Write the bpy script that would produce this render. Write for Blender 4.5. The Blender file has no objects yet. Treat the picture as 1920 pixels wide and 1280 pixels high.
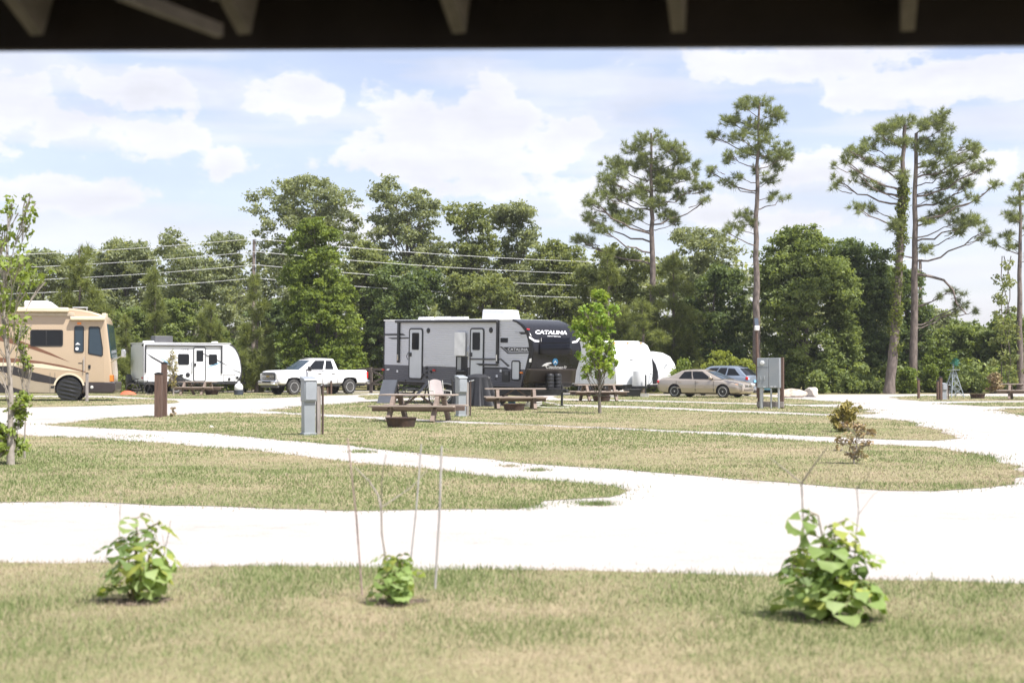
import bpy, math, random
import numpy as np
from mathutils import Vector, Matrix, Euler

# ------------------------------------------------------------------ camera, light, exposure
R = math.radians
F = 2667.0                      # focal length in photo pixels (50 mm on 36 mm, 1920 px wide)
CAM_H = 1.45
HORIZON = 692.0
PITCH = math.atan((HORIZON - 640.0) / F)
scene = bpy.context.scene
col = scene.collection

cam_data = bpy.data.cameras.new("camera")
cam_data.lens = 50.0
cam_data.sensor_width = 36.0
cam_data.clip_start = 0.05
cam_data.clip_end = 3000.0
cam_data.dof.use_dof = True
cam_data.dof.focus_distance = 58.0
cam_data.dof.aperture_fstop = 2.6
cam = bpy.data.objects.new("camera", cam_data)
cam.location = (0, 0, CAM_H)
cam.rotation_euler = (math.pi / 2 + PITCH, 0, 0)
col.objects.link(cam)
scene.camera = cam

SUN_EL = 61.0
SUN_DIR = Vector((0.80, -0.60, 0)).normalized()          # horizontal direction towards the sun
sun_data = bpy.data.lights.new("sun", 'SUN')
sun_data.energy = 4.2
sun_data.angle = R(0.53)
sun_data.color = (1.0, 0.965, 0.925)
sun = bpy.data.objects.new("sun", sun_data)
to_sun = Vector((SUN_DIR.x * math.cos(R(SUN_EL)), SUN_DIR.y * math.cos(R(SUN_EL)), math.sin(R(SUN_EL))))
sun.rotation_euler = to_sun.to_track_quat('Z', 'Y').to_euler()
sun.location = (20, -20, 60)
col.objects.link(sun)

world = bpy.data.worlds.new("World")
scene.world = world
world.use_nodes = True


def build_world():
    nt = world.node_tree
    N, L = nt.nodes, nt.links
    N.clear()
    out = N.new('ShaderNodeOutputWorld')
    bg = N.new('ShaderNodeBackground')
    bg.inputs['Strength'].default_value = 0.11
    sky = N.new('ShaderNodeTexSky')
    sky.sky_type = 'NISHITA'
    sky.sun_disc = False
    sky.sun_elevation = R(SUN_EL)
    sky.sun_rotation = math.atan2(SUN_DIR.x, SUN_DIR.y)
    sky.altitude = 30
    sky.air_density = 1.0
    sky.dust_density = 1.2
    sky.ozone_density = 3.0
    tc = N.new('ShaderNodeTexCoord')
    sep = N.new('ShaderNodeSeparateXYZ')
    L.new(tc.outputs['Generated'], sep.inputs[0])

    def M(op, a, b=None, c=None, clamp=False):
        n = N.new('ShaderNodeMath'); n.operation = op; n.use_clamp = clamp
        for i, x in enumerate((a, b, c)):
            if x is None:
                continue
            if isinstance(x, (int, float)):
                n.inputs[i].default_value = x
            else:
                L.new(x, n.inputs[i])
        return n.outputs[0]

    def smooth(x, lo, hi):
        n = N.new('ShaderNodeMapRange'); n.interpolation_type = 'SMOOTHSTEP'
        L.new(x, n.inputs[0]); n.inputs[1].default_value = lo; n.inputs[2].default_value = hi
        return n.outputs[0]
    az = M('ARCTAN2', sep.outputs[0], sep.outputs[1])
    el = M('ARCSINE', sep.outputs[2])

    def noise(sx, sz, detail, rough, off=0.0, dist=0.0):
        cb = N.new('ShaderNodeCombineXYZ')
        # wrap-free: use the direction itself, stretched vertically
        L.new(M('MULTIPLY', sep.outputs[0], sx), cb.inputs[0])
        L.new(M('MULTIPLY', sep.outputs[1], sx), cb.inputs[1])
        L.new(M('MULTIPLY_ADD', sep.outputs[2], sz, off), cb.inputs[2])
        t = N.new('ShaderNodeTexNoise'); t.noise_dimensions = '3D'
        t.inputs['Scale'].default_value = 1.0
        t.inputs['Detail'].default_value = detail
        t.inputs['Roughness'].default_value = rough
        t.inputs['Distortion'].default_value = dist
        L.new(cb.outputs[0], t.inputs['Vector'])
        return t.outputs['Fac']
    fine = noise(26, 40, 7, 0.58, 3.1, 0.15)
    broad = noise(4.2, 15, 6, 0.52, 11.7)
    streak = noise(3.0, 34, 5, 0.5, 5.3)
    fluff = noise(11, 21, 7, 0.56, 0.7)
    # a drifting field of cumulus all round, plus the heaps that stand over the tree line
    heaps = [(780, 235, 150, 100), (930, 235, 130, 105), (1040, 260, 100, 70), (880, 300, 280, 50), (40, 220, 130, 90), (110, 260, 110, 60), (300, 270, 150, 60), (420, 310, 90, 40), (250, 190, 150, 45), (560, 190, 110, 45),
             (1420, 130, 330, 55), (1650, 190, 160, 50), (1880, 170, 130, 50), (1230, 350, 150, 60), (1330, 400, 90, 45), (1560, 330, 150, 45), (120, 380, 200, 40), (960, 350, 160, 40), (1090, 380, 60, 55), (640, 430, 120, 60), (1500, 420, 130, 40), (1860, 330, 90, 50),
             (-330, 240, 200, 90), (-250, 400, 240, 50), (2300, 230, 220, 80), (2250, 380, 240, 50)]
    field = None
    for (px, py, rx, ry) in heaps:
        a0 = math.atan((px - 960) / F); e0 = math.atan((HORIZON - py) / F)
        du = M('MULTIPLY', M('SUBTRACT', az, a0), F / rx)
        dv = M('MULTIPLY', M('SUBTRACT', el, e0), F / ry)
        r2 = M('ADD', M('MULTIPLY', du, du), M('MULTIPLY', dv, dv))
        g = M('SUBTRACT', 1.0, M('SQRT', r2))
        field = g if field is None else M('MAXIMUM', field, g)
    lump = M('ADD', M('ADD', field, M('MULTIPLY', M('SUBTRACT', fine, 0.5), 2.3)), M('MULTIPLY', M('SUBTRACT', fluff, 0.5), 1.3))
    cum = smooth(lump, -0.06, 0.42)
    scatter = smooth(M('ADD', M('MULTIPLY', fluff, 0.6), M('MULTIPLY', broad, 0.5)), 0.53, 0.72)
    veil = M('MULTIPLY', smooth(M('ADD', M('MULTIPLY', broad, 0.5), M('MULTIPLY', streak, 0.55)), 0.40, 0.62), 0.80)
    low = M('MULTIPLY', smooth(el, 0.22, 0.0), 0.45)
    cover = M('MAXIMUM', M('MAXIMUM', cum, M('MULTIPLY', scatter, 0.75)), M('MAXIMUM', veil, low))
    cover = M('MAXIMUM', M('MULTIPLY', cover, 0.93, clamp=True), 0.38)
    # cloud brightness: denser middles a little greyer, tops crisp white
    tone = M('MULTIPLY_ADD', smooth(lump, 0.25, 1.0), -0.07, 1.0)
    tone = M('ADD', tone, M('MULTIPLY', cum, 0.07))
    tone = M('ADD', tone, M('MULTIPLY', M('SUBTRACT', noise(7, 30, 5, 0.5, 8.2), 0.5), 0.62))
    cc = N.new('ShaderNodeCombineXYZ')
    B = 4.6
    L.new(M('MULTIPLY', tone, B * 0.97), cc.inputs[0])
    L.new(M('MULTIPLY', tone, B * 0.975), cc.inputs[1])
    L.new(M('MULTIPLY', tone, B * 1.05), cc.inputs[2])
    mx = N.new('ShaderNodeMix'); mx.data_type = 'RGBA'
    L.new(cover, mx.inputs['Factor'])
    wb = N.new('ShaderNodeMix'); wb.data_type = 'RGBA'; wb.blend_type = 'MULTIPLY'; wb.inputs['Factor'].default_value = 1.0
    L.new(sky.outputs[0], wb.inputs[6]); wb.inputs[7].default_value = (1.07, 0.955, 1.0, 1)      # the camera's slightly warm balance
    L.new(wb.outputs[2], mx.inputs[6])
    L.new(cc.outputs[0], mx.inputs[7])
    L.new(mx.outputs[2], bg.inputs['Color'])
    L.new(bg.outputs[0], out.inputs[0])


build_world()

scene.view_settings.view_transform = 'Standard'
scene.view_settings.look = 'None'
scene.view_settings.gamma = 1.0
scene.view_settings.exposure = 0.95
scene.view_settings.use_curve_mapping = False
scene.cycles.max_bounces = 8
scene.cycles.transparent_max_bounces = 8
scene.cycles.use_denoising = True

rng = np.random.default_rng(7)
random.seed(7)

# ------------------------------------------------------------------ helpers
C0 = Vector((0, 0, CAM_H))
FWD = Vector((0, math.cos(PITCH), math.sin(PITCH)))
UP = Vector((0, -math.sin(PITCH), math.cos(PITCH)))


def ray(px, py):
    return FWD + Vector((1, 0, 0)) * ((px - 960.0) / F) + UP * ((640.0 - py) / F)


def G(px, py, z=0.0):
    """point of the ground seen at a photo pixel"""
    d = ray(px, py)
    return C0 + d * ((z - CAM_H) / d.z)


def at(px, py, Y):
    """point seen at a photo pixel at Y metres in front"""
    d = ray(px, py)
    return C0 + d * (Y / d.y)


def gy(Y):
    """ground point helper: photo row of flat ground at Y"""
    return HORIZON + F * CAM_H / Y


class MB:
    def __init__(self):
        self.v = []
        self.f = []

    def add(self, verts, faces):
        o = len(self.v)
        self.v.extend([tuple(p) for p in verts])
        self.f.extend([tuple(i + o for i in fc) for fc in faces])
        return self

    def box(self, c, s, rot=None):
        x, y, z = s[0] / 2, s[1] / 2, s[2] / 2
        vs = [Vector(p) for p in ((-x, -y, -z), (x, -y, -z), (x, y, -z), (-x, y, -z), (-x, -y, z), (x, -y, z), (x, y, z), (-x, y, z))]
        if rot is not None:
            m = rot.to_matrix() if isinstance(rot, Euler) else rot
            vs = [m @ p for p in vs]
        vs = [p + Vector(c) for p in vs]
        return self.add(vs, [(0, 3, 2, 1), (4, 5, 6, 7), (0, 1, 5, 4), (1, 2, 6, 5), (2, 3, 7, 6), (3, 0, 4, 7)])

    def span(self, x0, x1, y0, y1, z0, z1):
        return self.box(((x0 + x1) / 2, (y0 + y1) / 2, (z0 + z1) / 2), (abs(x1 - x0), abs(y1 - y0), abs(z1 - z0)))

    def beam(self, p0, p1, w, h, up=(0, 0, 1)):
        """rectangular bar from p0 to p1; w across, h along 'up'"""
        p0, p1 = Vector(p0), Vector(p1)
        a = (p1 - p0).normalized()
        u = Vector(up)
        s = a.cross(u)
        if s.length < 1e-5:
            s = a.cross(Vector((1, 0, 0)))
        s.normalize()
        u = s.cross(a).normalized()
        q = []
        for p in (p0, p1):
            for (i, j) in ((-1, -1), (1, -1), (1, 1), (-1, 1)):
                q.append(p + s * (i * w / 2) + u * (j * h / 2))
        return self.add(q, [(3, 2, 1, 0), (4, 5, 6, 7), (0, 1, 5, 4), (1, 2, 6, 5), (2, 3, 7, 6), (3, 0, 4, 7)])

    def tube(self, pts, radii, n=8, caps=True):
        pts = [Vector(p) for p in pts]
        if isinstance(radii, (int, float)):
            radii = [radii] * len(pts)
        o = len(self.v)
        prev = None
        for i, p in enumerate(pts):
            a = (pts[min(i + 1, len(pts) - 1)] - pts[max(i - 1, 0)])
            if a.length < 1e-9:
                a = Vector((0, 0, 1))
            a.normalize()
            if prev is None:
                s = a.cross(Vector((0, 0, 1)) if abs(a.z) < 0.9 else Vector((1, 0, 0))).normalized()
            else:
                s = (prev - a * prev.dot(a)).normalized()
            prev = s
            t = a.cross(s)
            for k in range(n):
                q = 2 * math.pi * k / n
                self.v.append(tuple(p + (s * math.cos(q) + t * math.sin(q)) * radii[i]))
        for i in range(len(pts) - 1):
            for k in range(n):
                k2 = (k + 1) % n
                self.f.append((o + i * n + k, o + i * n + k2, o + (i + 1) * n + k2, o + (i + 1) * n + k))
        if caps:
            self.f.append(tuple(o + k for k in reversed(range(n))))
            e = o + (len(pts) - 1) * n
            self.f.append(tuple(e + k for k in range(n)))
        return self

    def prism(self, poly, y0, y1):
        """poly in (x,z), extruded along y"""
        n = len(poly)
        vs = [(x, y0, z) for x, z in poly] + [(x, y1, z) for x, z in poly]
        fs = [tuple(range(n)), tuple(reversed(range(n, 2 * n)))]
        fs += [((i + 1) % n, i, n + i, n + (i + 1) % n) for i in range(n)]
        return self.add(vs, fs)

    def prismx(self, poly, x0, x1):
        """poly in (y,z), extruded along x"""
        n = len(poly)
        vs = [(x0, y, z) for y, z in poly] + [(x1, y, z) for y, z in poly]
        fs = [tuple(reversed(range(n))), tuple(range(n, 2 * n))]
        fs += [(i, (i + 1) % n, n + (i + 1) % n, n + i) for i in range(n)]
        return self.add(vs, fs)

    def lathe(self, prof, n=20, c=(0, 0, 0), axis='z'):
        o = len(self.v)
        m = len(prof)
        for (r, h) in prof:
            for k in range(n):
                q = 2 * math.pi * k / n
                x, y = r * math.cos(q), r * math.sin(q)
                p = (x, y, h) if axis == 'z' else ((x, h, y) if axis == 'y' else (h, x, y))
                self.v.append((p[0] + c[0], p[1] + c[1], p[2] + c[2]))
        for i in range(m - 1):
            for k in range(n):
                k2 = (k + 1) % n
                self.f.append((o + i * n + k, o + i * n + k2, o + (i + 1) * n + k2, o + (i + 1) * n + k))
        if prof[0][0] > 1e-6:
            self.f.append(tuple(o + k for k in reversed(range(n))))
        if prof[-1][0] > 1e-6:
            e = o + (m - 1) * n
            self.f.append(tuple(e + k for k in range(n)))
        return self

    def grid(self, fn, nu, nv):
        o = len(self.v)
        for i in range(nu + 1):
            for j in range(nv + 1):
                self.v.append(tuple(fn(i / nu, j / nv)))
        for i in range(nu):
            for j in range(nv):
                a = o + i * (nv + 1) + j
                self.f.append((a, a + nv + 1, a + nv + 2, a + 1))
        return self

    def build(self, name, mat, parent=None, smooth=None, bevel=None, seg=2, recalc=True):
        me = bpy.data.meshes.new(name)
        me.from_pydata(self.v, [], self.f)
        if recalc:
            import bmesh
            bm = bmesh.new(); bm.from_mesh(me)
            bmesh.ops.recalc_face_normals(bm, faces=bm.faces)
            bm.to_mesh(me); bm.free()
        o = bpy.data.objects.new(name, me)
        if mat is not None:
            me.materials.append(mat)
        col.objects.link(o)
        if parent is not None:
            o.parent = parent
        if bevel:
            b = o.modifiers.new('bevel', 'BEVEL'); b.width = bevel; b.segments = seg; b.limit_method = 'ANGLE'; b.angle_limit = R(35)
            b.use_clamp_overlap = True
        if smooth is not None or bevel:
            me.polygons.foreach_set('use_smooth', np.ones(len(me.polygons), dtype=bool))
            me.set_sharp_from_angle(angle=R(smooth if smooth is not None else 35))
        return o


def box(name, mat, parent, c, s, rot=None, bevel=None):
    return MB().box(c, s, rot).build(name, mat, parent, bevel=bevel)


def thing(name, label, cat, loc=(0, 0, 0), rotz=0.0, group=None, pitch=0.0):
    o = bpy.data.objects.new(name, None)
    o.empty_display_size = 0.3
    col.objects.link(o)
    o.location = loc
    o.rotation_euler = (0, pitch, rotz)
    return tag(o, label, cat, group)


def tag(o, label=None, cat=None, group=None, kind=None):
    if label: o['label'] = label
    if cat: o['category'] = cat
    if group: o['group'] = group
    if kind: o['kind'] = kind
    return o


def copy_tree(o, parent=None):
    c = o.copy()
    col.objects.link(c)
    c.parent = parent
    for ch in list(o.children):
        copy_tree(ch, c)
    return c


def mesh_np(name, verts, faces, mat, parent=None, attrs=None, smooth=False):
    """fast mesh from numpy arrays; faces (n,3) or (n,4); attrs {name: per-vertex floats or (n,3) colours}"""
    verts = np.asarray(verts, dtype=np.float32)
    faces = np.asarray(faces, dtype=np.int32)
    k = faces.shape[1]
    me = bpy.data.meshes.new(name)
    me.vertices.add(len(verts))
    me.vertices.foreach_set('co', verts.ravel())
    me.loops.add(faces.size)
    me.loops.foreach_set('vertex_index', faces.ravel())
    me.polygons.add(len(faces))
    me.polygons.foreach_set('loop_start', np.arange(0, faces.size, k, dtype=np.int32))
    me.update(calc_edges=True)
    for an, av in (attrs or {}).items():
        av = np.asarray(av, dtype=np.float32)
        if av.ndim == 1:
            a = me.attributes.new(an, 'FLOAT', 'POINT'); a.data.foreach_set('value', av)
        else:
            a = me.attributes.new(an, 'FLOAT_COLOR', 'POINT')
            a.data.foreach_set('color', np.concatenate([av, np.ones((len(av), 1), np.float32)], 1).ravel())
    if smooth:
        me.polygons.foreach_set('use_smooth', np.ones(len(faces), dtype=bool))
    me.materials.append(mat)
    o = bpy.data.objects.new(name, me)
    col.objects.link(o)
    if parent is not None:
        o.parent = parent
    return o


def rrect(x0, x1, z0, z1, r, n=4):
    r = min(r, abs(x1 - x0) / 2 - 1e-4, abs(z1 - z0) / 2 - 1e-4)
    pts = []
    for (cx, cz, a0) in ((x1 - r, z1 - r, 0), (x0 + r, z1 - r, 90), (x0 + r, z0 + r, 180), (x1 - r, z0 + r, 270)):
        for k in range(n + 1):
            a = R(a0 + 90 * k / n)
            pts.append((cx + r * math.cos(a), cz + r * math.sin(a)))
    return pts


def frame_ring(x0, x1, z0, z1, r, t, ya, yb, n=4):
    """hollow rounded frame between outer rect and rect inset by t, extruded ya..yb"""
    a = rrect(x0, x1, z0, z1, r, n)
    b = rrect(x0 + t, x1 - t, z0 + t, z1 - t, max(r - t, 0.01), n)
    m = len(a)
    mb = MB()
    vs = [(x, ya, z) for x, z in a] + [(x, ya, z) for x, z in b] + [(x, yb, z) for x, z in a] + [(x, yb, z) for x, z in b]
    fs = []
    for i in range(m):
        j = (i + 1) % m
        fs += [(i, j, m + j, m + i), (2 * m + j, 2 * m + i, 3 * m + i, 3 * m + j), (i, 2 * m + i, 2 * m + j, j), (m + j, 3 * m + j, 3 * m + i, m + i)]
    return mb.add(vs, fs)


# ------------------------------------------------------------------ materials
MATS = {}


def mat(name, color, rough=0.6, metal=0.0, var=0.12, scale=3.0, bump=0.0, bscale=20.0, spec=0.5, coat=0.0, color2=None, stretch=None, dirt=None):
    """plain surface with mottled colour, optional relief and stains"""
    if name in MATS:
        return MATS[name]
    m = bpy.data.materials.new(name); m.use_nodes = True
    nt = m.node_tree; N, L = nt.nodes, nt.links
    p = N['Principled BSDF']
    p.inputs['Roughness'].default_value = rough
    p.inputs['Metallic'].default_value = metal
    p.inputs['Specular IOR Level'].default_value = spec
    if coat:
        p.inputs['Coat Weight'].default_value = coat
        p.inputs['Coat Roughness'].default_value = 0.08
    tc = N.new('ShaderNodeTexCoord')
    vec = tc.outputs['Object']
    if stretch:
        mp = N.new('ShaderNodeMapping'); mp.inputs['Scale'].default_value = stretch
        L.new(vec, mp.inputs[0]); vec = mp.outputs[0]
    nz = N.new('ShaderNodeTexNoise'); nz.inputs['Scale'].default_value = scale; nz.inputs['Detail'].default_value = 5
    L.new(vec, nz.inputs['Vector'])
    rp = N.new('ShaderNodeValToRGB')
    c2 = color2 if color2 else tuple(c * (1 - var) for c in color)
    c1 = color if color2 else tuple(min(1, c * (1 + var * 0.6)) for c in color)
    rp.color_ramp.elements[0].position = 0.32; rp.color_ramp.elements[1].position = 0.68
    rp.color_ramp.elements[0].color = (*c2, 1); rp.color_ramp.elements[1].color = (*c1, 1)
    L.new(nz.outputs['Fac'], rp.inputs[0])
    cout = rp.outputs[0]
    if dirt:
        n2 = N.new('ShaderNodeTexNoise'); n2.inputs['Scale'].default_value = dirt[1]; n2.inputs['Detail'].default_value = 7; n2.inputs['Roughness'].default_value = 0.65
        L.new(tc.outputs['Object'], n2.inputs['Vector'])
        mr = N.new('ShaderNodeMapRange'); mr.inputs[1].default_value = 0.5; mr.inputs[2].default_value = 0.78; mr.inputs[4].default_value = dirt[2]
        L.new(n2.outputs['Fac'], mr.inputs[0])
        mx = N.new('ShaderNodeMix'); mx.data_type = 'RGBA'
        L.new(mr.outputs[0], mx.inputs['Factor']); L.new(cout, mx.inputs[6]); mx.inputs[7].default_value = (*dirt[0], 1)
        cout = mx.outputs[2]
    L.new(cout, p.inputs['Base Color'])
    if bump:
        nb = N.new('ShaderNodeTexNoise'); nb.inputs['Scale'].default_value = bscale; nb.inputs['Detail'].default_value = 6
        L.new(vec, nb.inputs['Vector'])
        bp = N.new('ShaderNodeBump'); bp.inputs['Strength'].default_value = bump; bp.inputs['Distance'].default_value = 0.02
        L.new(nb.outputs['Fac'], bp.inputs['Height']); L.new(bp.outputs[0], p.inputs['Normal'])
    MATS[name] = m
    return m


def leaf_mat(name, dark, light, trans=0.47, rough=0.5, tint=(1.3, 1.25, 0.6)):
    """foliage: per-leaf colour between two greens (attribute v), thin and a little translucent"""
    if name in MATS:
        return MATS[name]
    m = bpy.data.materials.new(name); m.use_nodes = True
    nt = m.node_tree; N, L = nt.nodes, nt.links
    N.clear()
    out = N.new('ShaderNodeOutputMaterial')
    at_ = N.new('ShaderNodeAttribute'); at_.attribute_name = 'v'
    mx = N.new('ShaderNodeMix'); mx.data_type = 'RGBA'
    L.new(at_.outputs['Fac'], mx.inputs['Factor'])
    mx.inputs[6].default_value = (*dark, 1); mx.inputs[7].default_value = (*light, 1)
    p = N.new('ShaderNodeBsdfPrincipled'); p.inputs['Roughness'].default_value = rough; p.inputs['Specular IOR Level'].default_value = 0.25
    L.new(mx.outputs[2], p.inputs['Base Color'])
    tr = N.new('ShaderNodeBsdfTranslucent')
    tm = N.new('ShaderNodeMix'); tm.data_type = 'RGBA'; tm.blend_type = 'MULTIPLY'; tm.inputs['Factor'].default_value = 1
    L.new(mx.outputs[2], tm.inputs[6]); tm.inputs[7].default_value = (*tint, 1)
    L.new(tm.outputs[2], tr.inputs['Color'])
    ms = N.new('ShaderNodeMixShader'); ms.inputs[0].default_value = trans
    L.new(p.outputs[0], ms.inputs[1]); L.new(tr.outputs[0], ms.inputs[2])
    L.new(ms.outputs[0], out.inputs[0])
    MATS[name] = m
    return m


def glass_mat(name, color, rough=0.06):
    """dark tinted vehicle glass: opaque dark interior behind a mirror-like pane"""
    if name in MATS:
        return MATS[name]
    m = bpy.data.materials.new(name); m.use_nodes = True
    p = m.node_tree.nodes['Principled BSDF']
    p.inputs['Base Color'].default_value = (*color, 1)
    p.inputs['Roughness'].default_value = rough
    p.inputs['Specular IOR Level'].default_value = 0.16
    MATS[name] = m
    return m


def noise2(x, y, scale, seed=0, octaves=3):
    """numpy value noise, 0..1"""
    out = np.zeros_like(x); amp = 1.0; tot = 0.0
    r = np.random.default_rng(seed)
    tab = r.random((256, 256))
    for o in range(octaves):
        u, v = x * scale + 17.3 * o, y * scale + 5.1 * o
        i, j = np.floor(u).astype(int), np.floor(v).astype(int)
        fu, fv = u - i, v - j
        fu = fu * fu * (3 - 2 * fu); fv = fv * fv * (3 - 2 * fv)
        a = tab[i % 256, j % 256]; b = tab[(i + 1) % 256, j % 256]
        c = tab[i % 256, (j + 1) % 256]; d = tab[(i + 1) % 256, (j + 1) % 256]
        out += amp * ((a * (1 - fu) + b * fu) * (1 - fv) + (c * (1 - fu) + d * fu) * fv)
        tot += amp; amp *= 0.5; scale *= 2.1
    return out / tot

# ------------------------------------------------------------------ ground, drives, lawns
def ground_mat(name, stops, scales, bump, bscale, rough=0.95):
    m = bpy.data.materials.new(name); m.use_nodes = True
    nt = m.node_tree; N, L = nt.nodes, nt.links
    p = N['Principled BSDF']; p.inputs['Roughness'].default_value = rough; p.inputs['Specular IOR Level'].default_value = 0.1
    g = N.new('ShaderNodeNewGeometry')
    acc = None
    for (s, w, det) in scales:
        n = N.new('ShaderNodeTexNoise'); n.inputs['Scale'].default_value = s; n.inputs['Detail'].default_value = det
        n.inputs['Roughness'].default_value = 0.6
        L.new(g.outputs['Position'], n.inputs['Vector'])
        q = N.new('ShaderNodeMath'); q.operation = 'MULTIPLY'; q.inputs[1].default_value = w
        L.new(n.outputs['Fac'], q.inputs[0])
        if acc is None:
            acc = q.outputs[0]
        else:
            a = N.new('ShaderNodeMath'); a.operation = 'ADD'; L.new(acc, a.inputs[0]); L.new(q.outputs[0], a.inputs[1]); acc = a.outputs[0]
    rp = N.new('ShaderNodeValToRGB')
    while len(rp.color_ramp.elements) < len(stops):
        rp.color_ramp.elements.new(0.5)
    for e, (pos, c) in zip(rp.color_ramp.elements, stops):
        e.position = pos; e.color = (*c, 1)
    L.new(acc, rp.inputs[0]); L.new(rp.outputs[0], p.inputs['Base Color'])
    nb = N.new('ShaderNodeTexNoise'); nb.inputs['Scale'].default_value = bscale; nb.inputs['Detail'].default_value = 8
    L.new(g.outputs['Position'], nb.inputs['Vector'])
    bp = N.new('ShaderNodeBump'); bp.inputs['Strength'].default_value = bump; bp.inputs['Distance'].default_value = 0.05
    L.new(nb.outputs['Fac'], bp.inputs['Height']); L.new(bp.outputs[0], p.inputs['Normal'])
    return m


M_SOIL = ground_mat('rough_field', [(0.30, (0.12, 0.115, 0.045)), (0.5, (0.20, 0.18, 0.085)), (0.7, (0.28, 0.225, 0.13))],
                    [(0.25, 0.55, 3), (2.5, 0.45, 5)], 0.5, 9)
M_ROAD = ground_mat('crushed_limestone', [(0.30, (0.27, 0.235, 0.205)), (0.44, (0.39, 0.36, 0.33)), (0.7, (0.47, 0.445, 0.42))],
                    [(0.35, 0.45, 4), (4.0, 0.3, 6), (40.0, 0.25, 3)], 0.35, 30)
M_LAWN = ground_mat('mown_lawn', [(0.28, (0.15, 0.17, 0.065)), (0.44, (0.21, 0.215, 0.10)), (0.58, (0.32, 0.27, 0.165)), (0.72, (0.44, 0.35, 0.25))],
                    [(0.22, 0.5, 3), (1.5, 0.3, 5), (14.0, 0.2, 4)], 0.7, 22)

gm = MB()
gm.add([(-900, -60, 0), (900, -60, 0), (900, 1800, 0), (-900, 1800, 0)], [(0, 1, 2, 3)])
tag(gm.build('ground', M_SOIL), 'rough dry field reaching back under the trees', kind='structure')

# the crushed-limestone drives: one pale sheet that the lawns lie on
rd = MB()
road_out = [(-70, 3), (70, 3), (75, 40), (70, 83), (30, 84.5), (12, 80), (4, 86.5), (-10, 86.5), (-24, 85), (-60, 84)]
rd.add([(x, y, 0.004) for x, y in road_out], [tuple(range(len(road_out)))])
tag(rd.build('road', M_ROAD), 'pale crushed limestone drive winding between the lawns', kind='structure')
rb = MB()
back = [(-70, 90), (-20, 91.5), (0, 91), (6, 92), (6, 94.5), (-20, 94.5), (-70, 93)]
rb.add([(x, y, 0.004) for x, y in back], [tuple(range(len(back)))])
tag(rb.build('road', M_ROAD), 'far strip of pale drive behind the pickup and the fence', kind='structure')

lawns_px = {
    'wide mown lawn in the foreground with the leafy young shrubs': [(-900, 1042), (-200, 1052), (0, 1055), (150, 1060), (420, 1063), (640, 1066), (1000, 1073), (1400, 1082), (1700, 1089), (1920, 1095), (2300, 1103), (2900, 1115), 'near'],
    'pointed lawn between the near drive and the branching path': [(-900, 800), (-300, 810), (30, 815), (100, 820), (230, 826), (300, 832), (400, 838), (560, 854), (700, 870), (900, 893), (1050, 905), (1130, 913), (1168, 922), (1130, 933), (1010, 941), (965, 955), (860, 957), (640, 957), (420, 950), (250, 944), (0, 942), (-300, 940), (-900, 936)],
    'long curved lawn with the near picnic table': [(90, 796), (200, 785), (330, 779), (430, 774), (560, 778), (700, 786), (850, 793), (1000, 798), (1200, 808), (1350, 816), (1500, 826), (1620, 833), (1750, 839), (1830, 850), (1890, 870), (1925, 893), (1910, 908), (1850, 915), (1750, 921), (1650, 920), (1500, 908), (1350, 895), (1200, 884), (1000, 868), (850, 855), (640, 835), (560, 828), (400, 813), (250, 805), (130, 800)],
    'lawn under the grey camper and the lime green sapling': [(500, 770), (560, 762), (640, 757), (720, 752), (860, 748), (1000, 750), (1060, 762), (1200, 766), (1350, 772), (1500, 778), (1600, 782), (1700, 790), (1760, 805), (1790, 822), (1770, 826), (1640, 823), (1500, 817), (1350, 810), (1200, 804), (1000, 796), (850, 789), (640, 778), (560, 774)],
    'thin lawn strip with the grey utility cabinets': [(1000, 750), (1140, 751.5), (1300, 755), (1500, 761.5), (1560, 763.5), (1625, 768), (1640, 776), (1600, 778), (1500, 774), (1350, 768), (1200, 762), (1060, 758)],
    'dry grass strip under the tan sedan': [(1040, 741), (1240, 741), (1430, 743), (1480, 747), (1560, 752), (1600, 757), (1500, 758.5), (1300, 752.5), (1140, 749), (1040, 747)],
    'small dry lawn by the far rusty fire ring': [(1670, 744), (1735, 742), (1800, 742.5), (1960, 744), (2200, 746), (2200, 751), (1960, 751), (1790, 752.5), (1730, 752), (1685, 749)],
    'narrow dry lawn strip near the far picnic table': [(1772, 757), (1800, 755), (1960, 753.5), (2200, 754), (2200, 764), (1960, 763), (1850, 761.5)],
    'corner of dry lawn at the far bend of the drive': [(1866, 769), (1890, 766), (1960, 765), (2200, 765), (2200, 790), (1960, 784), (1895, 776)],
    'grass strip in front of the tan motorhome': [(-900, 752), (-300, 748), (0, 744), (200, 745), (280, 748), (338, 751), (330, 756), (215, 760), (100, 763), (0, 764), (-300, 766), (-900, 770)],
    'grass strip under the white camper and the pickup': [(-900, 743), (-200, 737), (100, 735.5), (240, 735), (470, 735.5), (600, 737), (700, 738.5), (560, 744), (520, 746), (440, 748), (300, 747), (200, 742), (-200, 741), (-900, 748)],
    'dry grass tongue behind the grey camper': [(672, 741), (760, 738.5), (1000, 738), (1000, 744), (800, 745), (690, 749), (676, 745)],
}


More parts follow.
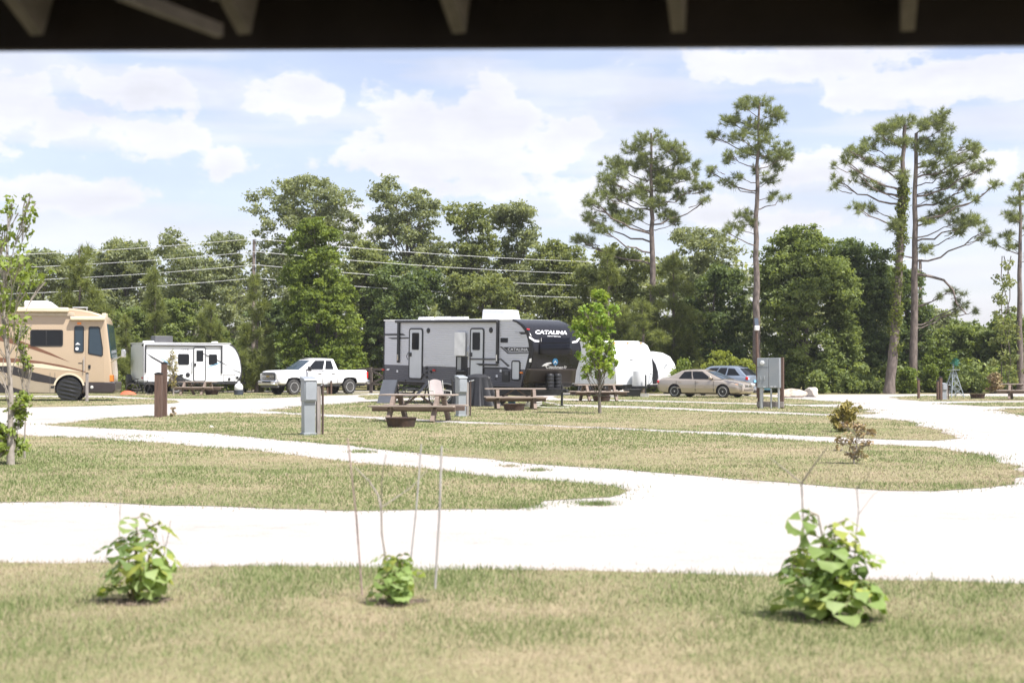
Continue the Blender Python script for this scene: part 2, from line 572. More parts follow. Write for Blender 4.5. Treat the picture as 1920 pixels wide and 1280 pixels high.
def world_outline(px):
    pts = []
    for p in px:
        if p == 'near':
            pts += [(40, 4.0), (40, -25), (-40, -25), (-40, 4.0)]
        else:
            g = G(*p); pts.append((g.x, g.y))
    # subdivide and ruffle the edge
    out = []
    for i in range(len(pts)):
        a, b = np.array(pts[i]), np.array(pts[(i + 1) % len(pts)])
        ln = np.hypot(*(b - a))
        d = max(4.0, (a[1] + b[1]) / 2)
        n = int(min(60, max(1, ln / (0.02 * d))))
        for k in range(n):
            out.append(a + (b - a) * k / n)
    out = np.array(out)
    s = 0.10 + 0.0035 * np.abs(out[:, 1])
    jx = (noise2(out[:, 0], out[:, 1], 0.9, 3) - 0.5) * 2.6 * s
    jy = (noise2(out[:, 0], out[:, 1], 1.3, 4) - 0.5) * 3.0 * s
    out[:, 0] += jx; out[:, 1] += jy
    return out


def inside(poly, x, y):
    c = np.zeros(len(x), bool)
    xs, ys = poly[:, 0], poly[:, 1]
    j = len(poly) - 1
    for i in range(len(poly)):
        k = ((ys[i] > y) != (ys[j] > y))
        if k.any():
            xi = (xs[j] - xs[i]) * (y - ys[i]) / (ys[j] - ys[i] + 1e-12) + xs[i]
            c ^= k & (x < xi)
        j = i
    return c


m = bpy.data.materials.new('grass_blade'); m.use_nodes = True
_nt = m.node_tree; _N, _L = _nt.nodes, _nt.links
_N.clear()
_o = _N.new('ShaderNodeOutputMaterial'); _a = _N.new('ShaderNodeAttribute'); _a.attribute_name = 'tone'
_p = _N.new('ShaderNodeBsdfPrincipled'); _p.inputs['Roughness'].default_value = 0.7; _p.inputs['Specular IOR Level'].default_value = 0.15
_t = _N.new('ShaderNodeBsdfTranslucent'); _ms = _N.new('ShaderNodeMixShader'); _ms.inputs[0].default_value = 0.3
_L.new(_a.outputs['Color'], _p.inputs['Base Color']); _L.new(_a.outputs['Color'], _t.inputs['Color'])
_L.new(_p.outputs[0], _ms.inputs[1]); _L.new(_t.outputs[0], _ms.inputs[2]); _L.new(_ms.outputs[0], _o.inputs[0])
M_BLADE = m

GREEN_A = np.array([0.125, 0.175, 0.062]); GREEN_B = np.array([0.25, 0.305, 0.118])
STRAW_A = np.array([0.36, 0.30, 0.185]); STRAW_B = np.array([0.52, 0.43, 0.325])


def scatter_blades(poly, budget_scale=1.0):
    """blade positions inside a lawn, denser near the camera"""
    ymin, ymax = max(5.5, poly[:, 1].min()), min(100, poly[:, 1].max())
    if ymax < ymin:
        return None
    P = []
    edges = np.geomspace(ymin, ymax + 0.01, 14)
    for a, b in zip(edges[:-1], edges[1:]):
        d = (a + b) / 2
        hw = d * 0.40 + 0.5 + max(0.0, 2.2 - 0.07 * d)
        dens = np.clip(230000.0 / d ** 2, 20, 3600) * budget_scale
        n = int(dens * (b - a) * 2 * hw)
        x = rng.uniform(-hw, hw, n); y = rng.uniform(a, b, n)
        k = inside(poly, x, y)
        P.append(np.stack([x[k], y[k]], 1))
    return np.concatenate(P)


def make_blades(P, name, label, hscale=1.0):
    n = len(P)
    x, y = P[:, 0], P[:, 1]
    d = y
    patch = noise2(x, y, 0.22, 11, 3) * 0.50 + noise2(x, y, 1.3, 12, 3) * 0.50
    dry = np.clip((patch - 0.455) / 0.18, 0, 1)
    lush = noise2(x, y, 0.5, 19, 2)
    h = rng.uniform(0.022, 0.046, n) * (1.1 - 0.4 * dry) * (0.8 + 0.4 * lush) * hscale
    h *= np.where(rng.random(n) < 0.02, 1.7, 1.0)
    w = np.clip(d * 0.00055, 0.0035, 0.035) * rng.uniform(0.7, 1.3, n)
    ang = rng.uniform(0, 2 * np.pi, n)
    lean = rng.uniform(0.1, 0.9, n) * h
    la = rng.uniform(0, 2 * np.pi, n)
    dx, dy = np.cos(ang) * w / 2, np.sin(ang) * w / 2
    v = np.zeros((n, 3, 3), np.float32)
    v[:, 0] = np.stack([x - dx, y - dy, np.full(n, 0.008)], 1)
    v[:, 1] = np.stack([x + dx, y + dy, np.full(n, 0.008)], 1)
    v[:, 2] = np.stack([x + np.cos(la) * lean, y + np.sin(la) * lean, 0.008 + h], 1)
    is_dry = rng.random(n) < (0.10 + 0.84 * dry)
    t = rng.random((n, 1))
    c = np.where(is_dry[:, None], STRAW_A + (STRAW_B - STRAW_A) * t, GREEN_A + (GREEN_B - GREEN_A) * t)
    c = np.repeat(c[:, None, :], 3, 1)
    f = np.arange(n * 3).reshape(n, 3)
    o = mesh_np(name, v.reshape(-1, 3), f, M_BLADE, attrs={'tone': c.reshape(-1, 3)})
    return tag(o, label, 'grass', kind='stuff')


LAWN_POLYS = []
allP = []
for label, px in lawns_px.items():
    poly = world_outline(px)
    LAWN_POLYS.append(poly)
    b = MB()
    z = 0.010
    b.add([(p[0], p[1], z) for p in poly], [tuple(range(len(poly)))])
    o = b.build('lawn', M_LAWN)
    if o.data.polygons[0].normal.z < 0:
        o.data.flip_normals()
    tag(o, label, kind='structure')
    P = scatter_blades(poly)
    if P is not None:
        # fringe: blades thin out past the edge
        allP.append(P)
        e = poly[(poly[:, 1] > 6) & (poly[:, 1] < 60) & (np.abs(poly[:, 0]) < 0.42 * poly[:, 1])]
        if len(e):
            q = np.repeat(e, 46, 0)
            q = q + rng.normal(0, 0.07 + 0.0042 * q[:, 1:2], q.shape) * rng.random((len(q), 1)) * 1.6
            allP.append(q)
# tufts growing in the drives
tufts = []
for (px, py, wx, wy, n) in [(1120, 947, 28, 2.5, 500), (680, 848, 22, 2, 260), (955, 875, 16, 1.6, 160), (1010, 883, 18, 1.6, 200), (975, 951, 50, 5, 500), (160, 823, 60, 4, 300),
                            (1090, 944, 40, 3, 120), (240, 818, 60, 4, 160), (1330, 817, 20, 1, 40), (555, 742, 10, 1.5, 60), (1850, 905, 40, 8, 150)]:
    for _ in range(n):
        g = G(px + random.gauss(0, wx * 0.6), py + random.gauss(0, wy * 0.6)); tufts.append((g.x, g.y))
allP.append(np.array(tufts))
make_blades(np.concatenate(allP), 'grass', 'short green and straw coloured grass covering the lawns')

# ------------------------------------------------------------------ foliage
M_BARK = mat('grey_bark', (0.17, 0.145, 0.12), 0.95, var=0.45, scale=9, bump=0.8, bscale=30, stretch=(1, 1, 0.25))
M_PBARK = mat('pine_bark', (0.18, 0.145, 0.125), 0.95, var=0.5, scale=7, bump=0.9, bscale=18, stretch=(1, 1, 0.35))
M_TWIG = mat('pale_twig', (0.33, 0.29, 0.25), 0.9, var=0.2, scale=20)
LM = {
    'oak': leaf_mat('oak_leaf', (0.095, 0.127, 0.053), (0.340, 0.373, 0.140)),
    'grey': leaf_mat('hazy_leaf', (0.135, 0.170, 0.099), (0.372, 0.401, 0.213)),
    'bright': leaf_mat('sweetgum_leaf', (0.085, 0.132, 0.029), (0.283, 0.349, 0.074)),
    'lime': leaf_mat('lime_leaf', (0.162, 0.294, 0.034), (0.360, 0.427, 0.094), trans=0.42),
    'dark': leaf_mat('dark_leaf', (0.048, 0.081, 0.035), (0.223, 0.284, 0.100)),
    'thicket': leaf_mat('thicket_leaf', (0.089, 0.132, 0.043), (0.334, 0.394, 0.132)),
    'yellow': leaf_mat('yellow_leaf', (0.162, 0.195, 0.034), (0.360, 0.405, 0.093)),
    'brown': leaf_mat('withered_leaf', (0.264, 0.163, 0.085), (0.450, 0.388, 0.217), trans=0.15),
    'ivy': leaf_mat('ivy_leaf', (0.076, 0.109, 0.023), (0.255, 0.287, 0.068)),
    'pine': leaf_mat('pine_needle', (0.115, 0.14, 0.062), (0.34, 0.39, 0.18), trans=0.42),
    'pineyoung': leaf_mat('young_pine_needle', (0.10, 0.125, 0.040), (0.32, 0.36, 0.12), trans=0.4),
    'sapling': leaf_mat('sapling_leaf', (0.116, 0.163, 0.031), (0.357, 0.442, 0.109), trans=0.38),
    'olive': leaf_mat('olive_leaf', (0.155, 0.147, 0.037), (0.419, 0.341, 0.116), trans=0.25),
}


def unit(a):
    return a / (np.linalg.norm(a, axis=-1, keepdims=True) + 1e-9)


def leaf_cloud(cen, rad, per, size, up=0.35, shell=0.45, aspect=0.55, seed=0, tone=None):
    """leaf quads on the outer part of each clump. cen (k,3), rad (k,3)"""
    r = np.random.default_rng(seed)
    k = len(cen)
    per = np.broadcast_to(np.asarray(per), (k,)).astype(int)
    idx = np.repeat(np.arange(k), per)
    n = len(idx)
    d = unit(r.normal(size=(n, 3)))
    rr = (shell + (1 - shell) * r.random((n, 1)) ** 0.7) * (0.88 + 0.24 * r.random((n, 1)))
    rr = rr * np.where(r.random((n, 1)) < 0.16, 1.0 + 0.45 * r.random((n, 1)), 1.0)      # stray sprays soften the outline
    p = cen[idx] + d * rad[idx] * rr
    nrm = unit(d * 0.55 + r.normal(size=(n, 3)) * 0.55 + np.array([0, 0, up]))
    t = unit(np.cross(nrm, r.normal(size=(n, 3))))
    b = np.cross(nrm, t)
    s = size * (0.6 + 0.8 * r.random((n, 1)))
    v = np.stack([p - t * s, p + b * s * aspect - t * s * 0.1, p + t * s, p - b * s * aspect - t * s * 0.1], 1)
    v[:, 2] -= nrm * s * 0.25
    f = np.arange(n * 4).reshape(n, 4)
    ct = r.random(k) if tone is None else tone
    val = np.clip(0.45 * ct[idx] + 0.55 * r.random(n), 0, 1)
    return v.reshape(-1, 3), f, np.repeat(val, 4)


def needle_cloud(cen, axis, n_per, length, width, seed=0, spread=1.0):
    """pine tufts: thin blades bursting round a twig end"""
    r = np.random.default_rng(seed)
    k = len(cen)
    idx = np.repeat(np.arange(k), n_per)
    n = len(idx)
    d = unit(axis[idx] * 0.75 + r.normal(size=(n, 3)) * 0.62 * spread)
    ln = length * (0.7 + 0.5 * r.random((n, 1)))
    s = unit(np.cross(d, r.normal(size=(n, 3)))) * width * 0.5
    base = cen[idx] + d * 0.03 - axis[idx] * length * 0.45 * r.random((n, 1))
    tip = base + d * ln + np.array([0, 0, -0.06]) * length
    v = np.stack([base - s, base + s, tip], 1)
    f = np.arange(n * 3).reshape(n, 3)
    val = np.clip(0.5 * r.random(k)[idx] + 0.5 * r.random(n), 0, 1)
    return v.reshape(-1, 3), f, np.repeat(val, 3)


def limb(mb, p0, p1, r0, r1, sag=0.12, n=6, seg=5, wob=0.05):
    p0, p1 = Vector(p0), Vector(p1)
    ln = (p1 - p0).length
    pts, rs = [], []
    for i in range(seg + 1):
        t = i / seg
        q = p0.lerp(p1, t) + Vector((0, 0, -sag * ln * math.sin(math.pi * t)))
        if 0 < i < seg:
            q += Vector((random.uniform(-1, 1), random.uniform(-1, 1), random.uniform(-1, 1))) * wob * ln * 0.5
        pts.append(q); rs.append(r0 + (r1 - r0) * t)
    mb.tube(pts, rs, n, caps=False)
    return pts


def leafy_tree(name, label, rows, Y, kind, group=None, cat='tree', n_blob=60, per=260, leaf=0.13, blob=1.0, trunk_r=0.22, base_px=None, lean=0.0,
               depth=0.9, seed=1, limbs=16, limb_f=0.55, flat=0.85, shell=0.15, fill=0.42, hollow=None, bark=None, z0=0.0):
    """crown rows: (photo row, left, right) of the outline at distance Y; a volume as deep as it is wide"""
    r = np.random.default_rng(seed); random.seed(seed)
    rows = sorted(rows)
    boughs = leaf > 0.10
    if boughs:
        n_blob = int(n_blob * 1.2); leaf *= 0.80; blob *= 0.92
    else:
        n_blob = int(n_blob * 2.3); blob = blob * 0.76; per = int(per * 0.46)
    ys = np.array([q[0] for q in rows], float)
    ls = np.array([q[1] for q in rows], float); rs_ = np.array([q[2] for q in rows], float)
    mid = (np.interp(ys.mean(), ys, ls) + np.interp(ys.mean(), ys, rs_)) / 2
    bx = base_px if base_px is not None else mid
    root = at(bx, gy(Y), Y); root.z = z0
    t = thing(name, label, cat, root, 0, group)
    # weight rows by width
    cen, rad = [], []
    pxm = Y / F
    tries = 0
    wmax = (rs_ - ls).max()
    while len(cen) < n_blob and tries < n_blob * 40:
        tries += 1
        yy = r.uniform(ys[0], ys[-1]); l, rr = np.interp(yy, ys, ls), np.interp(yy, ys, rs_)
        if r.random() > (rr - l) / wmax + 0.15:
            continue
        a = r.uniform(0, 2 * np.pi); q = r.random() ** fill
        br = blob * r.uniform(0.6, 1.25)
        lob = 0.80 + 0.46 * float(noise2(np.array([math.cos(a) * 1.7 + 3 + seed]), np.array([yy * pxm * 0.42 + math.sin(a) * 1.7]), 1.0, seed, 2)[0])
        hw = max(0.05, ((rr - l) / 2 * pxm - br * 0.6) * lob)
        top_room = (yy - ys[0]) * pxm
        if top_room < br * 0.6:
            yy = ys[0] + br * 0.6 / pxm * r.uniform(0.8, 1.3)
            if yy > ys[-1]:
                continue
        w = at((l + rr) / 2, yy, Y)
        c = np.array([w.x + hw * q * math.cos(a), w.y + hw * depth * q * math.sin(a), w.z]) - np.array(root)
        cen.append(c); rad.append([br, br, br * flat])
    cen = np.array(cen); rad = np.array(rad)
    if boughs:
        # every bough carries small flat sprays over its upper and outer side, with shade and gaps between the boughs
        ax0 = cen.mean(0)
        sc_, sr_, st_ = [], [], []
        btone = r.random(len(cen))
        for k in range(len(cen)):
            o_ = cen[k] - np.array([ax0[0], ax0[1], cen[k][2] - 0.6])
            o_ = o_ / (np.linalg.norm(o_) + 1e-6)
            m_ = 9
            d_ = unit(r.normal(size=(m_, 3)) + 0.40 * o_ + np.array([0, 0, 0.15]))
            R_ = rad[k][0] * 1.12
            sc_.append(cen[k] + d_ * R_ * np.array([1, 1, 0.72]) * (0.45 + 0.75 * r.random((m_, 1))))
            q_ = R_ * (0.26 + 0.30 * r.random((m_, 1)))
            sr_.append(q_ * np.array([1.15, 1.15, 0.62]))
            st_.append(np.clip(btone[k] * 0.6 + 0.4 * r.random(m_), 0, 1))
        sc_, sr_, st_ = np.concatenate(sc_), np.concatenate(sr_), np.concatenate(st_)
        pn = (per * 0.138 * (sr_[:, 0] / (0.46 * blob)) ** 1.7).clip(8, 110)
        v, f, val = leaf_cloud(sc_, sr_, pn, leaf, seed=seed, shell=0.05, up=0.5, tone=st_)
    else:
        v, f, val = leaf_cloud(cen, rad, (per * (rad[:, 0] / blob) ** 1.6).clip(40 if leaf > .06 else 6), leaf, seed=seed, shell=shell)
    cr = mesh_np('crown', v, f, LM[kind], t, {'v': val})
    # wood
    wb = MB()
    top = Vector((cen[:, 0].mean() + lean, cen[:, 1].mean(), np.quantile(cen[:, 2], 0.82)))
    pts = []
    for i in range(8):
        s = i / 7
        pts.append(Vector((top.x * s ** 1.4 + random.uniform(-.1, .1) * s, top.y * s + random.uniform(-.1, .1) * s, top.z * s)))
    wb.tube(pts, [trunk_r * (1.25 if i == 0 else 1) * (1 - 0.8 * i / 7) for i in range(8)], 9)
    order = r.permutation(len(cen))[:limbs]
    for k in order:
        c = Vector(cen[k])
        s = max(0.15, min(0.95, (c.z / max(top.z, 0.1)) - 0.22 - random.uniform(0, 0.15)))
        j = s * 7; i = min(6, int(j))
        st = pts[i].lerp(pts[i + 1], j - i)
        lr = trunk_r * (1 - 0.8 * s) * limb_f
        lp = limb(wb, st, c, lr, lr * 0.25, sag=-0.04, wob=0.1)
        for _ in range(3):
            e = c + Vector(np.clip(r.normal(size=3), -1.0, 1.0)) * blob * 0.6
            limb(wb, lp[3], e, lr * 0.4, 0.012, sag=-0.05, n=5, seg=3)
    wb.build('trunk', bark or M_BARK, t, smooth=60, recalc=False)
    return t


def pine(name, label, trunk_px, Y, pads, kind='pine', group=None, r0=0.24, r1=0.06, tuft=0.34, dens=1.0, seed=3, extra_limbs=(), needles=32, cat='tree', depth=1.0, width=0.028, z_lift=0.17):
    """trunk_px: polyline of photo pixels from the foot up; pads: (px, py, half-width px, half-height px) needle masses"""
    r = np.random.default_rng(seed); random.seed(seed)
    tp = [at(px, py, Y) for px, py in trunk_px]
    root = Vector(tp[0]); root.z = 0.0
    tp[0] = Vector((tp[0].x, tp[0].y, 0.0))
    t = thing(name, label, cat, root, 0, group)
    # resample trunk
    pts = []
    for a, b in zip(tp[:-1], tp[1:]):
        for k in range(4):
            pts.append(a.lerp(b, k / 4) - root)
    pts.append(tp[-1] - root)
    n = len(pts)
    for i in range(2, n - 1):
        pts[i] += Vector((random.uniform(-.05, .05), random.uniform(-.05, .05), 0))
    H = pts[-1].z
    wb = MB()
    wb.tube(pts, [(r0 * 1.25 if i == 0 else r0 + (r1 - r0) * (p.z / H)) for i, p in enumerate(pts)], 10)

    def trunk_at(z):
        z = max(0, min(H, z))
        for a, b in zip(pts[:-1], pts[1:]):
            if a.z <= z <= b.z:
                return a.lerp(b, (z - a.z) / (b.z - a.z + 1e-6))
        return pts[-1]
    V, Fc, A = [], [], []
    cen_all, ax_all = [], []
    pxm = Y / F
    more = []
    for (px, py, hw, hh) in pads:
        more.append((px + random.uniform(-1, 1) * hw * 1.1, py + random.uniform(-.4, 1.5) * hh, hw * random.uniform(.5, .8), hh * random.uniform(.6, .9)))
    for pi, (px, py, hw, hh) in enumerate(list(pads) + more):
        c = at(px, py, Y) - root
        tr = trunk_at(c.z)
        off = abs(c.x - tr.x)
        c.y += random.uniform(-1, 1) * max(0.5, 0.6 * off) * depth
        rx, rz = hw * pxm * 1.15, hh * pxm * 1.15
        ln = (c - tr).length
        st = trunk_at(c.z - max(0.15, z_lift * 2.2 * ln) - random.uniform(0, 0.3))
        lr = max(0.022, min(0.075, 0.014 * ln + 0.016))
        if pi >= len(pads):
            st = st.lerp(c, 0.72); lr *= 0.5
        lp = limb(wb, st, c, lr, lr * 0.4, sag=0.07, wob=0.07, seg=6)
        nt = max(4, int(dens * 24.0 * rx * rz / 0.30))
        q = unit(r.normal(size=(nt, 3))) * (r.random((nt, 1)) ** 0.45)
        ce = np.array(c) + q * np.array([rx, max(rx * 0.9, 0.4), rz])
        ax = unit(q * np.array([1, 1, 0.6]) + np.array([0, 0, 0.55]))
        cen_all.append(ce); ax_all.append(ax)
        for k in range(0, nt, 4):
            limb(wb, lp[4].lerp(lp[6], random.random()), Vector(ce[k]), lr * 0.35, 0.010, sag=0.1, n=4, seg=3)
    for poly, ra, rb_ in extra_limbs:
        ps = [at(px, py, Y) - root for px, py in poly]
        for i, p in enumerate(ps):
            p.y -= 0.25 * i
        wb.tube(ps, [ra + (rb_ - ra) * i / (len(ps) - 1) for i in range(len(ps))], 6)
    ce = np.concatenate(cen_all); ax = np.concatenate(ax_all)
    v, f, val = needle_cloud(ce, ax, needles, tuft, width, seed)
    mesh_np('crown', v, f, LM[kind], t, {'v': val})
    wb.build('trunk', M_PBARK, t, smooth=60, recalc=False)
    return t

# ------------------------------------------------------------------ the tree line
GT = 'tall pines above the tree line'
pine('pine_tree', 'tall pine with a broad domed crown behind the lime green sapling', [(1226, 735), (1226, 600), (1223, 470), (1222, 390), (1221, 250)], 92,
     [(1222, 258, 30, 14), (1186, 275, 24, 13), (1261, 279, 26, 14), (1150, 304, 22, 13), (1190, 308, 24, 13), (1222, 300, 24, 14), (1280, 296, 20, 12), (1135, 335, 16, 12),
      (1261, 325, 24, 13), (1294, 325, 22, 12), (1306, 352, 18, 12), (1135, 361, 20, 12), (1168, 365, 22, 13), (1202, 352, 20, 14), (1107, 383, 20, 13), (1150, 397, 22, 12),
      (1186, 404, 24, 12), (1247, 402, 20, 12), (1096, 446, 22, 10), (1126, 433, 18, 10), (1322, 376, 10, 7), (1222, 378, 22, 14), (1240, 345, 18, 14), (1276, 362, 16, 11), (1268, 414, 10, 8),
      (1224, 330, 18, 12), (1160, 330, 16, 11), (1112, 410, 14, 9)], group=GT, r0=0.30, seed=31, dens=1.15)
pine('pine_tree', 'tallest slender pine with bare trunk behind the parked cars', [(1420, 737), (1419, 600), (1417, 480), (1419, 350), (1424, 195)], 87,
     [(1427, 191, 24, 12), (1394, 203, 20, 12), (1452, 212, 20, 13), (1366, 227, 18, 11), (1405, 232, 20, 11), (1434, 232, 18, 11), (1344, 254, 14, 10), (1383, 257, 20, 9), (1437, 261, 22, 11),
      (1470, 275, 18, 11), (1366, 293, 18, 9), (1398, 286, 16, 9), (1441, 288, 20, 9), (1470, 294, 16, 9), (1455, 310, 14, 7), (1419, 316, 12, 8), (1335, 319, 12, 8), (1364, 336, 16, 7), (1386, 329, 12, 6),
      (1441, 338, 14, 8), (1455, 362, 12, 7), (1474, 368, 8, 5), (1394, 402, 18, 10), (1383, 422, 18, 9), (1360, 436, 12, 7), (1406, 412, 10, 9)], group=GT, r0=0.27, seed=32, dens=1.15)
pA = pine('pine_tree', 'tall leaning pine with its trunk wrapped in ivy', [(1667, 739), (1674, 660), (1682, 560), (1690, 430), (1694, 300), (1697, 235)], 84,
          [(1697, 228, 28, 12), (1661, 243, 24, 12), (1634, 270, 20, 11), (1598, 289, 18, 11), (1578, 306, 12, 10), (1574, 336, 12, 11), (1601, 328, 12, 8), (1632, 300, 18, 9), (1675, 268, 24, 11),
           (1670, 302, 20, 10), (1602, 390, 14, 9), (1632, 386, 14, 7), (1650, 352, 14, 8), (1675, 424, 12, 14), (1690, 330, 12, 12), (1628, 340, 12, 7), (1640, 250, 16, 8)], group=GT, r0=0.31, r1=0.10, seed=33, dens=1.15)
pine('pine_tree', 'tall straight reddish pine beside the ivy covered one', [(1712, 729), (1713, 600), (1716, 450), (1716, 330), (1718, 250)], 88,
     [(1761, 218, 18, 11), (1734, 234, 24, 12), (1774, 239, 20, 10), (1820, 270, 18, 9), (1836, 286, 12, 8), (1720, 268, 24, 11), (1770, 282, 24, 12), (1797, 302, 24, 11), (1829, 318, 20, 11),
      (1745, 310, 22, 11), (1783, 322, 22, 11), (1822, 340, 18, 10), (1842, 355, 12, 9), (1770, 397, 24, 11), (1742, 412, 16, 8), (1797, 412, 22, 11), (1829, 408, 16, 12), (1833, 438, 10, 10), (1734, 466, 14, 9),
      (1756, 366, 18, 9), (1800, 372, 18, 9), (1770, 345, 16, 8), (1800, 432, 14, 9), (1788, 543, 10, 7), (1811, 568, 13, 9), (1761, 553, 7, 5), (1799, 578, 8, 5), (1748, 262, 20, 11)], group=GT, r0=0.27, r1=0.10, seed=34, dens=1.15,
     extra_limbs=[([(1714, 513), (1740, 518), (1765, 526), (1780, 545), (1784, 570), (1800, 590)], 0.11, 0.04), ([(1714, 484), (1690, 480)], 0.06, 0.03)])
pine('pine_tree', 'sparse pine with trailing vines at the right edge of the picture', [(1914, 736), (1912, 620), (1912, 480), (1912, 350)], 86,
     [(1916, 348, 14, 8), (1902, 378, 12, 9), (1925, 372, 16, 9), (1884, 402, 14, 8), (1912, 408, 14, 9), (1888, 438, 14, 8), (1862, 452, 12, 5), (1903, 461, 14, 7), (1935, 430, 16, 12), (1940, 480, 18, 10), (1930, 330, 12, 8)],
     group=GT, r0=0.22, seed=35, dens=1.1)
# ivy on the leaning pine, a part of that tree
iv = []
random.seed(5)
for (a, b) in zip([(1676, 665), (1682, 560), (1690, 430)], [(1682, 560), (1690, 430), (1694, 330)]):
    for k in range(34):
        s = k / 34
        p = at(a[0] + (b[0] - a[0]) * s, a[1] + (b[1] - a[1]) * s, 84) - pA.location
        iv.append((p.x + random.uniform(-.12, .12), p.y + random.uniform(-.15, .1), p.z))
iv = np.array(iv)
v, f, val = leaf_cloud(iv, np.tile([[0.40, 0.40, 0.35]], (len(iv), 1)) * rng.uniform(0.30, 1.2, (len(iv), 1)), 70, 0.085, seed=8)
mesh_np('ivy', v, f, LM['ivy'], pA, {'v': val})


def vine_column(name, label, px, y0, y1, Y, kind, seed, wob=14, n=60, per=30):
    r = np.random.default_rng(seed)
    root = at(px, gy(Y), Y); root.z = 0
    t = thing(name, label, 'vine', root)
    cs = []
    for k in range(n):
        s = r.random()
        p = at(px + r.normal() * wob * (0.5 + s), y0 + (y1 - y0) * s, Y + r.normal() * 0.8) - root
        cs.append(p)
    cs = np.array(cs)
    v, f, val = leaf_cloud(cs, np.full((n, 3), 0.28) * r.uniform(0.5, 1.3, (n, 1)), per, 0.10, seed=seed)
    mesh_np('foliage', v, f, LM[kind], t, {'v': val})
    mb = MB()
    for q in range(3):
        pts = []
        for k in range(7):
            s = k / 6
            p = at(px + math.sin(k * 1.3 + q * 2) * wob * 0.7, y1 + (y0 - y1) * s, Y + q * 0.3) - root
            pts.append(p)
        pts[0].z = 0
        mb.tube(pts, 0.03, 5)
    mb.build('stem', M_BARK, t, recalc=False)


vine_column('climbing_vine', 'loose vine with scattered leaves by the right edge pine', 1886, 480, 720, 85.5, 'oak', 41, wob=14, n=70)


def young_pine(label, px, top, bottom, hw, Y, seed, dens=0.8, r0=0.12):
    r = np.random.default_rng(seed)
    pads = []
    for k in range(9):
        s = (k + 0.4) / 9
        yy = top + (bottom - top) * s
        w = hw * (0.18 + 0.82 * s ** 0.8)
        for q in range(1 + int(3 * s + 0.6)):
            pads.append((px + r.uniform(-1, 1) * w * 0.75, yy + r.uniform(-10, 10), max(9, w * 0.36), max(8, (bottom - top) * 0.055)))
    pads.append((px, top + 8, 5, 9))
    return pine('young_pine', label, [(px, gy(Y)), (px + 1, (top + bottom) / 2), (px, top)], Y, pads, kind='pineyoung', group='young pines along the drive', r0=r0, r1=0.03,
                seed=seed, dens=dens * 1.15, tuft=0.40, needles=30, width=0.036, z_lift=0.3)


young_pine('young bushy pine behind the roof of the motorhome', 148, 464, 690, 82, 84, 51, dens=0.9)
young_pine('slim young pine behind the left end of the white camper', 289, 506, 700, 40, 91, 52)
young_pine('young pine in front of the utility pole', 481, 516, 715, 46, 88, 53, dens=0.9)
young_pine('small young pine above the middle of the white camper', 395, 572, 705, 48, 92, 54)
young_pine('little young pine between the motorhome and the white camper', 235, 590, 715, 34, 90, 55)

GB = 'broadleaf trees of the tree line'


def T(label, rows, Y, kind, seed, **k):
    return leafy_tree('broadleaf_tree', label, rows, Y, kind, group=GB, seed=seed, **k)


T('bright green tree reaching to the ground behind the white pickup', [(402, 572, 590), (440, 556, 622), (500, 538, 645), (560, 528, 664), (620, 522, 678), (690, 520, 682)], 88, 'bright', 61, n_blob=110, per=250, blob=0.75, leaf=0.13, flat=0.8)
T('tallest wide spreading oak behind the bright green tree', [(334, 540, 640), (360, 495, 682), (400, 452, 690), (440, 447, 690), (500, 455, 690), (580, 470, 690), (690, 480, 690)], 112, 'grey', 62, n_blob=105, per=270, blob=1.15, leaf=0.15, flat=0.75, limbs=30)
T('tall forked tree with a high airy crown behind the left half of the grey camper', [(340, 712, 738), (352, 708, 770), (365, 706, 815), (400, 700, 840), (450, 698, 842), (520, 690, 842), (600, 690, 840), (700, 690, 840)], 110, 'grey', 63, n_blob=85, per=250, blob=1.05, leaf=0.15, limbs=34, trunk_r=0.3, fill=0.45)
T('round dark tree just right of the tall forked tree', [(386, 850, 900), (410, 838, 925), (470, 835, 940), (560, 830, 945), (700, 830, 945)], 108, 'oak', 64, n_blob=75, per=260, blob=1.05, leaf=0.15, limbs=24)
T('tree with feathery top left of the broad domed pine', [(384, 930, 975), (400, 915, 1000), (430, 912, 1018), (480, 920, 1030), (560, 910, 1040), (700, 905, 1045)], 111, 'grey', 65, n_blob=75, per=250, blob=1.0, leaf=0.15, limbs=26)
T('low crowned tree behind the front end of the grey camper', [(458, 1020, 1070), (480, 1000, 1090), (560, 980, 1100), (700, 975, 1100)], 104, 'oak', 66, n_blob=65, per=260, blob=1.0, leaf=0.14)
T('broad dark tree behind the middle of the grey camper', [(500, 720, 790), (530, 690, 830), (600, 680, 850), (715, 680, 850)], 97, 'dark', 67, n_blob=70, per=280, blob=0.95, leaf=0.14)
T('dull green tree behind the awning of the grey camper', [(520, 850, 950), (560, 830, 985), (640, 825, 1000), (715, 830, 1000)], 96, 'oak', 68, n_blob=70, per=280, blob=0.95, leaf=0.14)
T('rounded tree left of the utility pole behind the wires', [(440, 320, 440), (455, 292, 462), (500, 285, 470), (580, 285, 480), (690, 290, 480)], 108, 'grey', 69, n_blob=85, per=270, blob=1.1, leaf=0.15, limbs=20)
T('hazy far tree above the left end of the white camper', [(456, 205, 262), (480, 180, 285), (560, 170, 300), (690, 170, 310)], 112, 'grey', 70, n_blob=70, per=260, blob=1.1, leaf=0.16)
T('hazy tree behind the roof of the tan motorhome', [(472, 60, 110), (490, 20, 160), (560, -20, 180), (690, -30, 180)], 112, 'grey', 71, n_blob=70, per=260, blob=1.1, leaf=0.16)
T('tree behind the motorhome at the left edge of the picture', [(490, -120, -20), (540, -150, 30), (690, -160, 40)], 100, 'oak', 72, n_blob=55, per=260, blob=1.1, leaf=0.15)
T('low leafy tree behind the left part of the white camper', [(572, 205, 262), (600, 195, 290), (720, 195, 300)], 95, 'thicket', 73, n_blob=45, per=270, blob=0.75, leaf=0.13)
